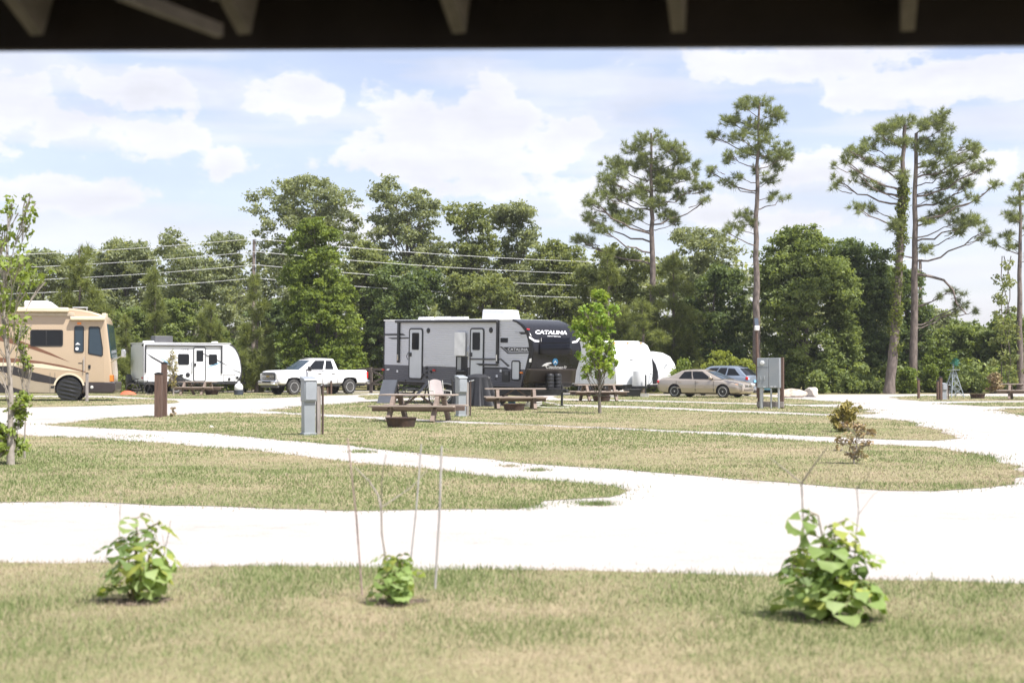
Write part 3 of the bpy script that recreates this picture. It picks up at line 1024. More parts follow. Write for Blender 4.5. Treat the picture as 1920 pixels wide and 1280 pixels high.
T('bushy low tree behind the door of the white camper', [(568, 322, 352), (590, 300, 400), (640, 290, 440), (725, 290, 450)], 94, 'thicket', 74, n_blob=60, per=280, blob=0.75, leaf=0.13)
T('shady low tree between the young pine and the bright green tree', [(560, 490, 530), (600, 470, 545), (725, 470, 545)], 96, 'dark', 75, n_blob=40, per=280, blob=0.75, leaf=0.13)
T('leafy tree right of the bright green tree behind the rail fence', [(455, 670, 715), (500, 655, 735), (600, 650, 740), (715, 660, 735)], 98, 'oak', 76, n_blob=60, per=270, blob=0.9, leaf=0.14)
T('mid height tree under the broad domed pine', [(462, 1130, 1200), (500, 1090, 1230), (580, 1075, 1240), (715, 1080, 1250)], 96, 'oak', 77, n_blob=75, per=260, blob=0.95, leaf=0.14)
T('pale leaved tree between the two tallest pines', [(430, 1268, 1330), (460, 1250, 1375), (520, 1250, 1380), (600, 1260, 1360), (700, 1265, 1350)], 104, 'grey', 78, n_blob=70, per=240, blob=0.95, leaf=0.14)
T('shaded tree behind the gap between the white campers and the sedan', [(505, 1330, 1390), (540, 1290, 1410), (620, 1255, 1415), (715, 1250, 1415)], 93, 'dark', 79, n_blob=80, per=270, blob=0.9, leaf=0.13)
T('big dense tree right of the slender pine down to the drive', [(432, 1478, 1510), (455, 1445, 1545), (480, 1430, 1585), (540, 1420, 1605), (620, 1420, 1605), (700, 1425, 1600), (728, 1440, 1570)], 90, 'thicket', 80, n_blob=150, per=270, blob=0.9, leaf=0.13, limbs=20)
T('dark vine hung tree left of the ivy covered pine', [(450, 1575, 1615), (480, 1560, 1650), (520, 1560, 1672), (580, 1565, 1680), (660, 1570, 1690), (728, 1580, 1690)], 92, 'dark', 81, n_blob=105, per=270, blob=0.9, leaf=0.13, limbs=14)
T('dark undergrowth tree between the two right hand pines', [(500, 1672, 1712), (545, 1660, 1735), (620, 1660, 1745), (725, 1665, 1745)], 95, 'dark', 82, n_blob=50, per=260, blob=0.85, leaf=0.13)
T('light green tree right of the reddish pine', [(608, 1775, 1835), (630, 1745, 1865), (680, 1735, 1880), (730, 1735, 1880)], 98, 'thicket', 83, n_blob=70, per=260, blob=0.85, leaf=0.13)
T('leafy tree behind the withered bush at the right', [(590, 1868, 1920), (620, 1850, 1960), (730, 1850, 1980)], 95, 'thicket', 84, n_blob=60, per=260, blob=0.85, leaf=0.13)
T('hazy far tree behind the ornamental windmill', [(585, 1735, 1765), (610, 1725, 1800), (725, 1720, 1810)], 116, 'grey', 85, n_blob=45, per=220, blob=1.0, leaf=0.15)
for (lb, px, top, bot, hw, Y, sd, dn) in [('olive green pine below the broad domed pine on its left', 1140, 470, 690, 66, 90, 86, 0.75), ('olive green pine below the broad domed pine on its right', 1262, 470, 690, 72, 91, 87, 0.75),
                                          ('dense olive pine behind the nearest white camper', 1205, 560, 710, 70, 88, 88, 0.8)]:
    p = young_pine(lb, px, top, bot, hw, Y, sd, dens=dn, r0=0.16)

GS = 'bushes at the foot of the tree line'


def bush(label, px, base, hw, h, Y, kind, seed, n=16, per=200, leaf=0.085, blob=0.42, name='bush', group=GS):
    rows = [(base - h, px - hw * 0.35, px + hw * 0.35), (base - h * 0.75, px - hw * 0.8, px + hw * 0.8), (base - h * 0.4, px - hw, px + hw), (base - 2, px - hw * 0.85, px + hw * 0.85)]
    return leafy_tree(name, label, rows, Y, kind, group=group, cat='bush', n_blob=n, per=per, leaf=leaf, blob=blob, trunk_r=0.05, seed=seed, limbs=8, shell=0.3)


bush('bright yellow green bush behind the sedan roof', 1352, 735, 42, 78, 84, 'yellow', 101, n=30, per=150)
bush('yellow green bush left of the meter cabinet', 1398, 735, 26, 62, 83, 'yellow', 102, n=18, per=150)
bush('round green bush beside the second white camper', 1280, 735, 24, 62, 83.5, 'bright', 103, n=18)
bush('low green bush at the foot of the big dense tree', 1532, 738, 22, 42, 85, 'thicket', 104)
bush('leafy bank of weeds between dense tree and ivy pine', 1610, 738, 44, 36, 85.5, 'thicket', 105, n=30)
bush('bright fern like bush between the two right pines', 1702, 738, 22, 48, 84.5, 'bright', 106, n=18)
bush('spreading bright bush behind the ornamental windmill', 1762, 736, 44, 84, 88, 'bright', 107, n=34, blob=0.5)
bush('green bush right of the ornamental windmill', 1818, 738, 36, 44, 86, 'thicket', 108, n=26)
bush('withered brown bush near the far picnic table', 1866, 734, 14, 34, 85, 'brown', 109, n=10, per=130)
bush('low weeds behind the far right picnic table', 1905, 738, 40, 26, 87, 'thicket', 110, n=22)
bush('dry grassy bush in front of the pickup', 482, 736, 14, 34, 90, 'olive', 111, n=8)
bush('green bush left of the white camper', 214, 738, 24, 46, 89, 'thicket', 112, n=14)
bush('low shrub between white camper and young pine', 452, 736, 18, 46, 90, 'thicket', 113, n=12)

# far woods that close the view behind the trees
cs, rs = [], []
r_ = np.random.default_rng(99)
for k in range(760):
    px = r_.uniform(-420, 2340)
    Y = r_.uniform(118, 150)
    if px < 1060: top = 470
    elif px < 1420: top = 485
    elif px < 1690: top = 500
    else: top = 622
    py = r_.uniform(top + 12, 735)
    p = at(px, py, Y)
    cs.append((p.x, p.y, max(0.6, p.z))); rs.append([1.7, 1.5, 1.25])
cs = np.array(cs); rs = np.array(rs) * r_.uniform(0.7, 1.2, (len(cs), 1))
v, f, val = leaf_cloud(cs, rs, 105, 0.28, seed=77, shell=0.4)
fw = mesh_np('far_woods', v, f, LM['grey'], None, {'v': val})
tag(fw, 'hazy green woods closing the view behind the trees', 'woods', kind='stuff')
# shaded undergrowth
cs = []
for k in range(330):
    px = r_.uniform(-300, 2200)
    if 640 < px < 720 or 455 < px < 500:
        continue
    Y = r_.uniform(93, 101) if px < 1060 else r_.uniform(87.5, 96)
    p = at(px, 700, Y); cs.append((p.x, p.y, r_.uniform(0.25, 1.5)))
cs = np.array(cs)
v, f, val = leaf_cloud(cs, np.tile([[1.0, 0.9, 0.7]], (len(cs), 1)) * r_.uniform(0.6, 1.2, (len(cs), 1)), 170, 0.14, seed=78)
tag(mesh_np('undergrowth', v, f, LM['thicket'], None, {'v': val}), 'tangled green undergrowth along the foot of the trees', 'undergrowth', kind='stuff')

# ------------------------------------------------------------------ poles and wires
M_WPOLE = mat('weathered_pole', (0.27, 0.22, 0.185), 0.9, var=0.35, scale=5, stretch=(4, 4, 0.4), bump=0.4)
M_WIRE = mat('bright_wire', (0.75, 0.75, 0.74), 0.5, var=0.05)
M_STEEL = mat('galvanised_steel', (0.46, 0.48, 0.49), 0.45, metal=0.6, var=0.15, scale=8)


def upole(label, px, top, Y, arms=4):
    base = at(px, gy(Y), Y); base.z = 0
    t = thing('utility_pole', label, 'pole', base, 0, 'utility poles')
    H = at(px, top, Y).z
    MB().tube([(0, 0, 0), (0, 0, H * 0.5), (0.03, 0, H)], [0.16, 0.14, 0.11], 12).build('pole', M_WPOLE, t, smooth=50)
    MB().lathe([(0.12, 0), (0.12, 0.03), (0.03, 0.07)], 10, (0.03, 0, H)).build('pole_cap', M_STEEL, t)
    zs = []
    for k in range(arms):
        z = H - 0.12 - k * 0.86
        zs.append(z)
        MB().lathe([(0.02, 0), (0.06, 0.03), (0.045, 0.09), (0.065, 0.13), (0.045, 0.19), (0.02, 0.22)], 10, (0.14, -0.14, z)).build('insulator', M_STEEL, t, smooth=40)
        MB().beam((0, 0, z), (0.15, -0.15, z + 0.1), 0.05, 0.05).build('bracket', M_STEEL, t)
    MB().tube([(0.2, -0.12, 0.0), (0.17, -0.12, H * 0.6), (0.12, -0.1, H - 0.3)], 0.028, 6).build('conduit', M_STEEL, t, smooth=50)
    return base, zs


b1, z1 = upole('weathered utility pole rising behind the young pine', 475, 450, 93)
b2, z2 = upole('weathered utility pole between the right hand pines', 1726, 487, 112)
far_l = Vector((-62.0, 96.0, 0))
names = ['topmost', 'second highest', 'third highest', 'fourth highest']
for k in range(4):
    for (A, B, sag, side) in ((far_l + Vector((0, 0, z1[k] - 0.2)), b1 + Vector((0.14, -0.2, z1[k] + 0.2)), 0.9, 'left'), (b1 + Vector((0.14, -0.2, z1[k] + 0.2)), b2 + Vector((0.1, -0.2, z2[k] + 0.2)), 0.95, 'right')):
        pts = []
        for i in range(17):
            s = i / 16
            p = A.lerp(B, s); p.z -= sag * 4 * s * (1 - s)
            pts.append(p)
        o = MB().tube(pts, 0.013, 5).build('overhead_wire', M_WIRE)
        tag(o, f'{names[k]} overhead wire running {side} from the utility pole by the young pine', 'wire', 'overhead wires')

# ------------------------------------------------------------------ vehicle helpers
M_BLACK = mat('black_plastic', (0.018, 0.018, 0.020), 0.45, var=0.2)
M_RUBBER = mat('tyre_rubber', (0.045, 0.044, 0.043), 0.85, var=0.3, scale=6, dirt=((0.22, 0.20, 0.17), 4, 0.55))
M_ALLOY = mat('alloy_rim', (0.62, 0.62, 0.62), 0.4, metal=0.25, var=0.12, scale=12)
M_CHROME = mat('chrome', (0.75, 0.75, 0.76), 0.14, metal=1.0, var=0.05)
M_WHITE = mat('white_gelcoat', (0.78, 0.79, 0.80), 0.32, var=0.04, scale=0.8, dirt=((0.62, 0.60, 0.56), 1.6, 0.35))
M_ROOFW = mat('white_roof_membrane', (0.80, 0.80, 0.79), 0.7, var=0.06, scale=2)
M_DGLASS = glass_mat('tinted_glass', (0.016, 0.018, 0.021))
M_BGLASS = glass_mat('blue_glass', (0.045, 0.065, 0.085))
M_AMBER = mat('amber_lens', (0.85, 0.24, 0.03), 0.25, var=0.1)
M_RED = mat('red_lens', (0.55, 0.02, 0.02), 0.22, var=0.15)
M_HEAD = mat('clear_lens', (0.62, 0.62, 0.60), 0.15, var=0.2, scale=30)
M_STEELB = mat('black_steel', (0.03, 0.03, 0.032), 0.5, var=0.25, scale=5, dirt=((0.14, 0.12, 0.10), 5, 0.4))
M_STEP = mat('grey_step', (0.10, 0.10, 0.105), 0.6)


def matrix_of(t):
    return Matrix.Translation(t.location) @ t.rotation_euler.to_matrix().to_4x4()


def side_map(t, yp=0.0):
    """photo pixel -> local (x, z) on the thing's plane y = yp"""
    inv = matrix_of(t).inverted()

    def S(px, py):
        c = inv @ C0
        d = inv.to_3x3() @ ray(px, py)
        k = (yp - c.y) / d.y
        p = c + d * k
        return (p.x, p.z)
    return S


def front_map(t, xp):
    inv = matrix_of(t).inverted()

    def S(px, py):
        c = inv @ C0
        d = inv.to_3x3() @ ray(px, py)
        p = c + d * ((xp - c.x) / d.x)
        return (p.y, p.z)
    return S


def lettering(name, txt, m, parent, p0, rv, uv, bold=0.012, off=None, shear=0.0):
    """flat lettering laid out on the parallelogram p0, p0+rv, p0+uv"""
    cu = bpy.data.curves.new(name, 'FONT')
    cu.body = txt; cu.offset = bold; cu.shear = shear; cu.resolution_u = 3
    o = bpy.data.objects.new(name, cu); col.objects.link(o)
    dg = bpy.context.evaluated_depsgraph_get()
    me = bpy.data.meshes.new_from_object(o.evaluated_get(dg))
    bpy.data.objects.remove(o); bpy.data.curves.remove(cu)
    co = np.zeros(len(me.vertices) * 3, np.float32); me.vertices.foreach_get('co', co); co = co.reshape(-1, 3)
    lo, hi = co.min(0), co.max(0)
    q = (co - lo) / np.maximum(hi - lo, 1e-6)
    p0, rv, uv = np.array(p0), np.array(rv), np.array(uv)
    w = p0 + q[:, :1] * rv + q[:, 1:2] * uv
    if off is not None:
        w = off(w)
    me.vertices.foreach_set('co', w.astype(np.float32).ravel())
    me.materials.clear(); me.materials.append(m)
    o = bpy.data.objects.new(name, me); col.objects.link(o); o.parent = parent
    return o


def decal(name, m, parent, pts, y=-0.006, th=0.004):
    """thin shape on the near side; pts local (x,z)"""
    return MB().prism(pts, y, y + th).build(name, m, parent)


def boolean_cut(o, cutters):
    for c in cutters:
        md = o.modifiers.new('cut', 'BOOLEAN'); md.object = c; md.operation = 'DIFFERENCE'; md.solver = 'EXACT'
        try:
            md.material_mode = 'TRANSFER'
        except Exception:
            pass
    bpy.context.view_layer.update()
    dg = bpy.context.evaluated_depsgraph_get()
    me = bpy.data.meshes.new_from_object(o.evaluated_get(dg))
    o.modifiers.clear()
    old = o.data; o.data = me; bpy.data.meshes.remove(old)
    for c in cutters:
        cm = c.data; bpy.data.objects.remove(c); bpy.data.meshes.remove(cm)
    me.polygons.foreach_set('use_smooth', np.ones(len(me.polygons), dtype=bool))
    me.set_sharp_from_angle(angle=R(38))


def wheel(parent, x, y, r, w, out=-1, z=None, rim_m=None, spokes=5, rim_r=0.62, hole=True):
    """wheel with its axle along y; out = which side shows the rim"""
    z = r if z is None else z
    rim_m = rim_m or M_ALLOY
    t = MB().lathe([(r * 0.60, -w / 2), (r * 0.90, -w / 2), (r * 0.985, -w * 0.36), (r, -w * 0.2), (r, w * 0.2), (r * 0.985, w * 0.36), (r * 0.90, w / 2), (r * 0.60, w / 2)], 32, (x, y, z), 'y').build('wheel', M_RUBBER, parent, smooth=40)
    yo = y + out * w * 0.44
    rr = r * rim_r
    d = out
    MB().lathe([(rr * 1.06, yo - d * 0.0), (rr * 1.02, yo + d * 0.02), (rr * 0.95, yo + d * 0.018), (rr * 0.88, yo - d * 0.03), (0.001, yo - d * 0.035)], 28, (x, 0, z), 'y').build('rim', rim_m, t, smooth=40)
    if hole:
        sl = MB()
        for k in range(spokes):
            a0 = 2 * math.pi * (k + 0.5) / spokes
            pts = []
            for (rad, da) in ((0.42, -0.22), (0.78, -0.34), (0.82, 0.0), (0.78, 0.34), (0.42, 0.22)):
                pts.append((x + rr * rad * math.cos(a0 + da * 5 / spokes), z + rr * rad * math.sin(a0 + da * 5 / spokes)))
            sl.prism(pts, yo - d * 0.028, yo - d * 0.020)
        sl.build('rim_opening', M_BLACK, t)
    MB().lathe([(rr * 0.2, yo - d * 0.03), (rr * 0.18, yo + d * 0.012), (0.001, yo + d * 0.016)], 14, (x, 0, z), 'y').build('hub_cap', rim_m, t, smooth=40)
    return t


def window_on(parent, rect, r, t=0.035, y=-0.012, glass=None, frame=None, name='window'):
    """rect local x0,x1,z0,z1: framed pane standing just proud of the near side (y=0 plane)"""
    x0, x1, z0, z1 = rect
    f = frame_ring(x0, x1, z0, z1, r, t, y, 0.01).build(name, frame or M_BLACK, parent)
    MB().prism(rrect(x0 + t * 0.9, x1 - t * 0.9, z0 + t * 0.9, z1 - t * 0.9, max(r - t, 0.01)), y * 0.4, 0.008).build('pane', glass or M_DGLASS, f)
    return f


# ------------------------------------------------------------------ grey and black travel trailer
M_SID = mat('light_grey_siding', (0.64, 0.64, 0.655), 0.38, var=0.05, scale=0.7)
M_SID2 = mat('dark_grey_siding', (0.115, 0.110, 0.114), 0.38, var=0.08, scale=0.7)
M_CAP = mat('glossy_black_cap', (0.014, 0.014, 0.016), 0.2, var=0.2, scale=0.6, spec=0.35)
M_DOORG = mat('light_grey_door', (0.58, 0.60, 0.625), 0.4, var=0.04)
M_LETTER = mat('white_lettering', (0.82, 0.82, 0.83), 0.5, var=0.02)
M_BLUE = mat('blue_emblem', (0.03, 0.20, 0.42), 0.35, var=0.1)
M_ORNG = mat('orange_decal', (0.75, 0.16, 0.04), 0.4, var=0.1)


def c1(zx, zy):
    return 680 + zx / 4.364, 560 + zy / 4.364


t = thing('travel_trailer', 'large grey and black camper trailer with two doors and white lettering on its nose', 'camper', (0, 0, 0), R(-50), pitch=R(1.3))
_p = at(c1(168, 0)[0], gy(62.5), 62.5); _p.z = 0.0
t.location = _p
GREY = t
S = side_map(t)
W = 2.44


def q(zx, zy):
    return S(*c1(zx, zy))


def rect(x0, y0, x1, y1):
    a, b = q(x0, (y0 + y1) / 2), q(x1, (y0 + y1) / 2)
    xm = (x0 + x1) / 2
    return a[0], b[0], q(xm, y1)[1], q(xm, y0)[1]


seam_px = [(1225, 182), (1262, 196), (1298, 224), (1328, 262), (1348, 308), (1360, 360), (1366, 410), (1362, 450), (1340, 545), (1316, 640), (1296, 725)]
seam = [q(*p) for p in seam_px]
z_top, z_bot = q(600, 180)[1], q(600, 690)[1]
sz = np.array([p[1] for p in seam])[::-1]; sx = np.array([p[0] for p in seam])[::-1]
roof_z = z_top


def xend(z):
    return float(np.interp(z, sz, sx))


# body core
core = [(0.02, z_bot + 0.03), (0.02, roof_z - 0.02)] + [(x - 0.03, min(z, roof_z - 0.02)) for x, z in seam]
MB().prism(core, 0.03, W - 0.02).build('body', M_SID2, t)


def siding(name, za, zb, m, ya=0.0):
    mb = MB()
    pitch = 0.088
    n = int(math.ceil((zb - za) / pitch))
    zz = []
    for k in range(n):
        z0 = za + (zb - za) * k / n; h = (zb - za) / n
        zz += [(z0, ya + 0.022), (z0 + h * 0.08, ya - 0.004), (z0 + h * 0.62, ya + 0.004)]
    zz.append((zb, ya + 0.022))
    vs = []
    for (z, y) in zz:
        xe = xend(z)
        vs += [(0.0, y, z), (xe * 0.5, y, z), (xe, y, z)]
    fs = []
    for k in range(len(zz) - 1):
        a = 3 * k
        fs += [(a, a + 1, a + 4, a + 3), (a + 1, a + 2, a + 5, a + 4)]
    return mb.add(vs, fs).build(name, m, t)


z_split = q(700, 556)[1]
siding('upper_siding', z_split, roof_z, M_SID)
siding('lower_siding', z_bot, z_split, M_SID2)
# rear wall and its corner trim
MB().span(-0.012, 0.02, 0.0, W, z_bot, roof_z).build('rear_wall', M_SID, t)
MB().span(-0.02, 0.04, -0.012, 0.03, z_bot, roof_z).build('corner_trim', M_BLACK, t)
# roof
rp = [(-0.04, roof_z), (-0.04, roof_z + 0.05), (xend(roof_z) + 0.02, roof_z + 0.05), (xend(roof_z) + 0.08, roof_z)]
MB().prism(rp, -0.03, W + 0.03).build('roof', M_ROOFW, t, bevel=0.02)
# front cap
nose = [(xend(roof_z) + 0.02, roof_z + 0.055)]
for (x, z) in seam[1:]:
    s = (z - z_bot) / (roof_z - z_bot)
    nose.append((x + 0.10 + 0.16 * math.sin(math.pi * min(1, max(0, s))) + 0.08 * (1 - s), z + 0.055 * max(0, s * 2 - 1)))
nz = np.array([p[1] for p in nose])[::-1]; nx = np.array([p[0] for p in nose])[::-1]
cap_poly = [(x - 0.02, z) for x, z in seam] + [p for p in reversed(nose)]
MB().prism(cap_poly, -0.035, W + 0.035).build('front_cap', M_CAP, t, bevel=0.09, seg=4)
# cap furniture: window brow, swooshes, lettering, emblem
XF = float(nx.max())
SFc = front_map(t, XF - 0.05)


def capq(zx, zy, off=0.012):
    y, z = SFc(*c1(zx, zy))
    x = float(np.interp(z, nz, nx)) + off
    # refine the depth once along the ray so the point lies on the curved nose
    y, z = front_map(t, x)(*c1(zx, zy))
    x = float(np.interp(z, nz, nx)) + off
    return (x, y, z)


def cap_patch(name, m, poly, off=0.012, th=0.02):
    ps = [capq(a, b, off) for a, b in poly]
    qs = [(p[0] - th, p[1], p[2]) for p in ps]
    n = len(ps)
    mb = MB().add(ps + qs, [tuple(range(n)), tuple(reversed(range(n, 2 * n)))] + [(i, (i + 1) % n, n + (i + 1) % n, n + i) for i in range(n)])
    return mb.build(name, m, t)


def cap_grid(name, m, x0, x1, y0, y1, off, bx0=None, bx1=None):
    """panel that follows the curved nose"""
    bx0 = x0 if bx0 is None else bx0; bx1 = x1 if bx1 is None else bx1

    def g(u, v):
        a = x0 + (bx0 - x0) * v; b = x1 + (bx1 - x1) * v
        return capq(a + (b - a) * u, y0 + (y1 - y0) * v, off)
    o = MB().grid(g, 10, 8).build(name, m, t, smooth=60)
    sd = o.modifiers.new('solid', 'SOLIDIFY'); sd.thickness = .03; sd.offset = 0
    return o


M_BROW = mat('gloss_window_panel', (0.003, 0.003, 0.004), 0.08, var=0.1, spec=0.3)
for a, b in ((318, 365), (365, 412), (412, 458)):
    cap_grid('front_window', M_BROW, 1446, 1712, a, b - 1.5, .03)
cap_patch('swoosh', M_LETTER, [(1364, 306), (1412, 338), (1444, 340), (1444, 353), (1408, 352), (1364, 322)], off=0.016)
cap_patch('swoosh', M_LETTER, [(1714, 350), (1748, 342), (1776, 314), (1780, 330), (1752, 358), (1714, 362)], off=0.016)
M_CAPREFL = mat('cap_ground_reflection', (0.040, 0.032, 0.027), 0.3, var=0.15, scale=0.8, spec=0.3)  # brown tone paints the ground's reflection onto the lower cap
cap_grid('lower_band', M_CAPREFL, 1345, 1748, 574, 688, .012, 1312, 1736)


def cap_text(name, txt, x0, y0, x1, y1, m, shear=0.0, bold=0.012):
    a = np.array(capq(x0, y1, 0.02)); b = np.array(capq(x1, y1 + 6, 0.02)); c = np.array(capq(x0 + 4, y0, 0.02))

    def fit(w):
        w = w.copy(); w[:, 0] = np.interp(w[:, 2], nz, nx) + 0.014
        return w
    return lettering(name, txt, m, t, a, b - a, c - a, bold=bold, off=fit, shear=shear)


cap_text('lettering', 'CATALINA', 1412, 256, 1674, 287, M_LETTER, bold=0.03)
cap_text('lettering', 'LEGACY EDITION', 1512, 300, 1618, 308, M_LETTER)
cap_text('lettering', 'Coachmen', 1500, 540, 1640, 570, M_LETTER, shear=0.25, bold=0.02)
cap_text('lettering', 'RV', 1646, 546, 1668, 570, M_LETTER, shear=0.2, bold=0.02)
em = []
for k in range(18):
    a = 2 * math.pi * k / 18
    em.append((1577 + 22 * math.cos(a), 515 + 28 * math.sin(a)))
cap_patch('emblem', M_BLUE, em, off=0.02)
cap_patch('emblem_peak', M_LETTER, [(1562, 528), (1577, 503), (1592, 528), (1586, 528), (1577, 514), (1568, 528)], off=0.028)
cap_patch('horse_emblem', M_LETTER, [(1468, 552), (1488, 534), (1512, 524), (1540, 520), (1548, 530), (1524, 534), (1510, 544), (1502, 560), (1494, 548), (1484, 550)], off=0.02)
cap_patch('plate_sticker', M_LETTER, [(1480, 616), (1518, 610), (1518, 628), (1480, 632)], off=0.02)
cap_patch('marker_lamp', M_RED, [(1346, 242), (1368, 246), (1368, 254), (1346, 251)], off=0.02)
cap_patch('marker_lamp', M_LETTER, [(1366, 492), (1382, 488), (1380, 518), (1364, 518)], off=0.02)


def rdoor(name, x0, y0, x1, y1, win, m=M_DOORG, r=0.14):
    a = rect(x0, y0, x1, y1)
    d = MB().prism(rrect(a[0] + 0.05, a[1] - 0.05, a[2] + 0.05, a[3] - 0.05, r - 0.04), -0.022, 0.02).build(name, m, t)
    frame_ring(*a, r, 0.058, -0.035, 0.012).build('door_frame', M_BLACK, d)
    if win:
        w = rect(*win)
        fr = frame_ring(*w, 0.06, 0.028, -0.036, -0.016).build('window', M_BLACK, d)
        MB().prism(rrect(w[0] + .024, w[1] - .024, w[2] + .024, w[3] - .024, 0.04), -0.028, -0.018).build('pane', M_DGLASS, fr)
    return d


d1 = rdoor('door', 381, 240, 493, 658, (408, 278, 465, 418))
h = rect(374, 440, 400, 500)
MB().tube([(h[0], -0.02, h[3]), (h[0] - 0.02, -0.09, (h[2] + h[3]) / 2), (h[0], -0.02, h[2])], 0.014, 6).build('handle', M_BLACK, d1)
MB().span(h[0] + .08, h[1] + .03, -0.06, -0.02, h[3] - .16, h[3]).build('lock', M_BLACK, d1)
d2 = rdoor('door', 880, 238, 994, 656, (903, 275, 964, 420))
h = rect(872, 440, 896, 500)
MB().span(h[0] + .08, h[1] + .03, -0.06, -0.02, h[3] - .16, h[3]).build('lock', M_BLACK, d2)
MB().tube([(h[0], -0.02, h[3] + .3), (h[0] - 0.02, -0.09, (h[2] + h[3]) / 2 + .2), (h[0], -0.02, h[2])], 0.012, 6).build('handle', M_CHROME, d2)
for (cx, cy) in ((538, 260), (1050, 257)):
    x, z = q(cx, cy)
    MB().lathe([(0.001, -0.05), (0.08, -0.045), (0.11, -0.02), (0.115, 0.01)], 18, (x, 0, z), 'y').build('speaker', M_BLACK, t, smooth=40)
# outdoor kitchen: raised flap, dark bay, shelf, stove
a = rect(765, 272, 853, 466)
MB().prism(rrect(*a, 0.05), -0.10, -0.06).build('kitchen_flap', mat('flap_white', (0.84, 0.84, 0.84), 0.4), t, bevel=0.01)
b = rect(766, 468, 857, 658)
f = frame_ring(*b, 0.03, 0.05, -0.03, 0.01).build('kitchen_bay', M_BLACK, t)
MB().span(b[0] + .03, b[1] - .03, -0.004, 0.0, b[2] + .03, b[3] - .03).build('bay_back', mat('bay_dark', (0.02, 0.02, 0.02), 0.7), f)
s_ = rect(785, 586, 852, 594)
MB().span(s_[0], s_[1], -0.14, -0.004, s_[2], s_[3]).build('shelf', M_STEP, f)
s_ = rect(790, 622, 850, 648)
MB().span(s_[0], s_[1], -0.12, -0.004, s_[2], s_[3]).build('stove', mat('stove_beige', (0.45, 0.42, 0.34), 0.4), f)
s_ = rect(778, 470, 808, 580)
MB().span(s_[0], s_[1], -0.03, -0.005, s_[2], s_[3]).build('cabinet_panel', mat('cab_panel', (0.32, 0.33, 0.33), 0.5), f)
# awning roller and arms
a, b = q(285, 186), q(1118, 178)
MB().tube([(a[0], -0.09, a[1]), (b[0], -0.09, a[1])], 0.06, 12).build('awning_roller', mat('charcoal_awning', (0.05, 0.05, 0.055), 0.7), t, smooth=50)
for (xa, ya, yb) in ((298, 180, 522), (1108, 172, 530)):
    A = rect(xa - 7, ya, xa + 10, yb)
    MB().span(A[0], A[1], -0.075, -0.012, A[2], A[3]).build('awning_arm', M_BLACK, t, bevel=0.01)
    MB().span(A[0] + .03, A[1] - .03, -0.083, -0.075, A[2] + .1, A[2] + .35).build('arm_latch', M_CHROME, t)
# graphics
M_GDARK = mat('charcoal_graphic', (0.055, 0.055, 0.058), 0.35, var=0.1)
M_GLITE = mat('silver_graphic', (0.52, 0.52, 0.53), 0.35, var=0.05)


def gfx(m, pts, name='stripe', y=-0.008):
    decal(name, m, t, [q(*p) for p in pts], y, 0.006)


gfx(M_GDARK, [(172, 286), (330, 284), (352, 300), (172, 302)])
gfx(M_GDARK, [(205, 318), (372, 316), (384, 326), (240, 330)])
gfx(M_BLACK, [(1150, 396), (1364, 398), (1364, 430), (1192, 432)])
gfx(M_GDARK, [(1122, 390), (1136, 390), (1194, 440), (1362, 438), (1362, 446), (1188, 450)])
A = q(1190, 425); B_ = q(1354, 427); Cc = q(1190, 401)
lettering('lettering', 'CATALINA', M_LETTER, t, (A[0], -0.016, A[1]), (B_[0] - A[0], 0, B_[1] - A[1]), (0, 0, Cc[1] - A[1]), bold=0.012)
gfx(M_GLITE, [(1244, 270), (1262, 270), (1306, 302), (1346, 302), (1350, 312), (1300, 312)])
gfx(M_BLACK, [(1276, 272), (1336, 272), (1344, 290), (1300, 292)])
gfx(M_GDARK, [(886, 486), (1118, 488), (1128, 500), (886, 500)], y=-0.04)
gfx(M_BLACK, [(930, 528), (1100, 532), (1126, 548), (960, 546)], y=-0.04)
gfx(M_GDARK, [(1118, 488), (1134, 488), (1204, 548), (1188, 556)])
gfx(M_SID, [(494, 556), (524, 534), (662, 534), (696, 556), (684, 556), (656, 541), (530, 541), (508, 556)])
A = q(540, 551); B_ = q(628, 551); Cc = q(540, 543)
lettering('lettering', 'LEGACY EDITION', M_SID, t, (A[0], -0.014, A[1]), (B_[0] - A[0], 0, 0), (0, 0, Cc[1] - A[1]))
gfx(M_BLACK, [(996, 558), (1180, 562), (1200, 574), (996, 572)])
window_on(t, rect(1129, 321, 1188, 358), 0.03, 0.02)
a = rect(1221, 504, 1291, 668)
d3 = MB().prism(rrect(a[0] + .04, a[1] - .04, a[2] + .04, a[3] - .04, 0.08), -0.025, 0.01).build('storage_door', M_DOORG, t)
frame_ring(*a, 0.11, 0.05, -0.034, 0.012).build('door_frame', M_BLACK, d3)
a = rect(1143, 590, 1201, 676)
MB().span(a[0], a[1], -0.03, 0.0, a[2], a[3]).build('heater_door', M_BLACK, t)
a = rect(1168, 594, 1196, 622)
MB().span(a[0], a[1], -0.036, -0.03, a[2], a[3]).build('heater_grille', M_STEP, t)
for (cx, cy, m_) in ((1300, 604, M_AMBER), (585, 584, M_RED), (170, 580, M_RED)):
    x, z = q(cx, cy)
    MB().span(x - 0.09, x + 0.09, -0.03, 0.0, z - 0.035, z + 0.035).build('marker_lamp', m_, t)
for (cx, cy) in ((286, 592), (345, 668), (1132, 588), (1085, 650), (1100, 632)):
    x, z = q(cx, cy)
    MB().span(x - 0.05, x + 0.05, -0.025, 0.0, z - 0.05, z + 0.05).build('outlet_cover', M_LETTER if cy < 640 else M_STEP, t)
for (cx, cy) in ((525, 568), (525, 602), (525, 638), (498, 620), (560, 596)):
    x, z = q(cx, cy)
    MB().span(x - 0.06, x + 0.05, -0.05, 0.0, z - 0.05, z + 0.05).build('hookup_fitting', M_BLACK, t, bevel=0.01)
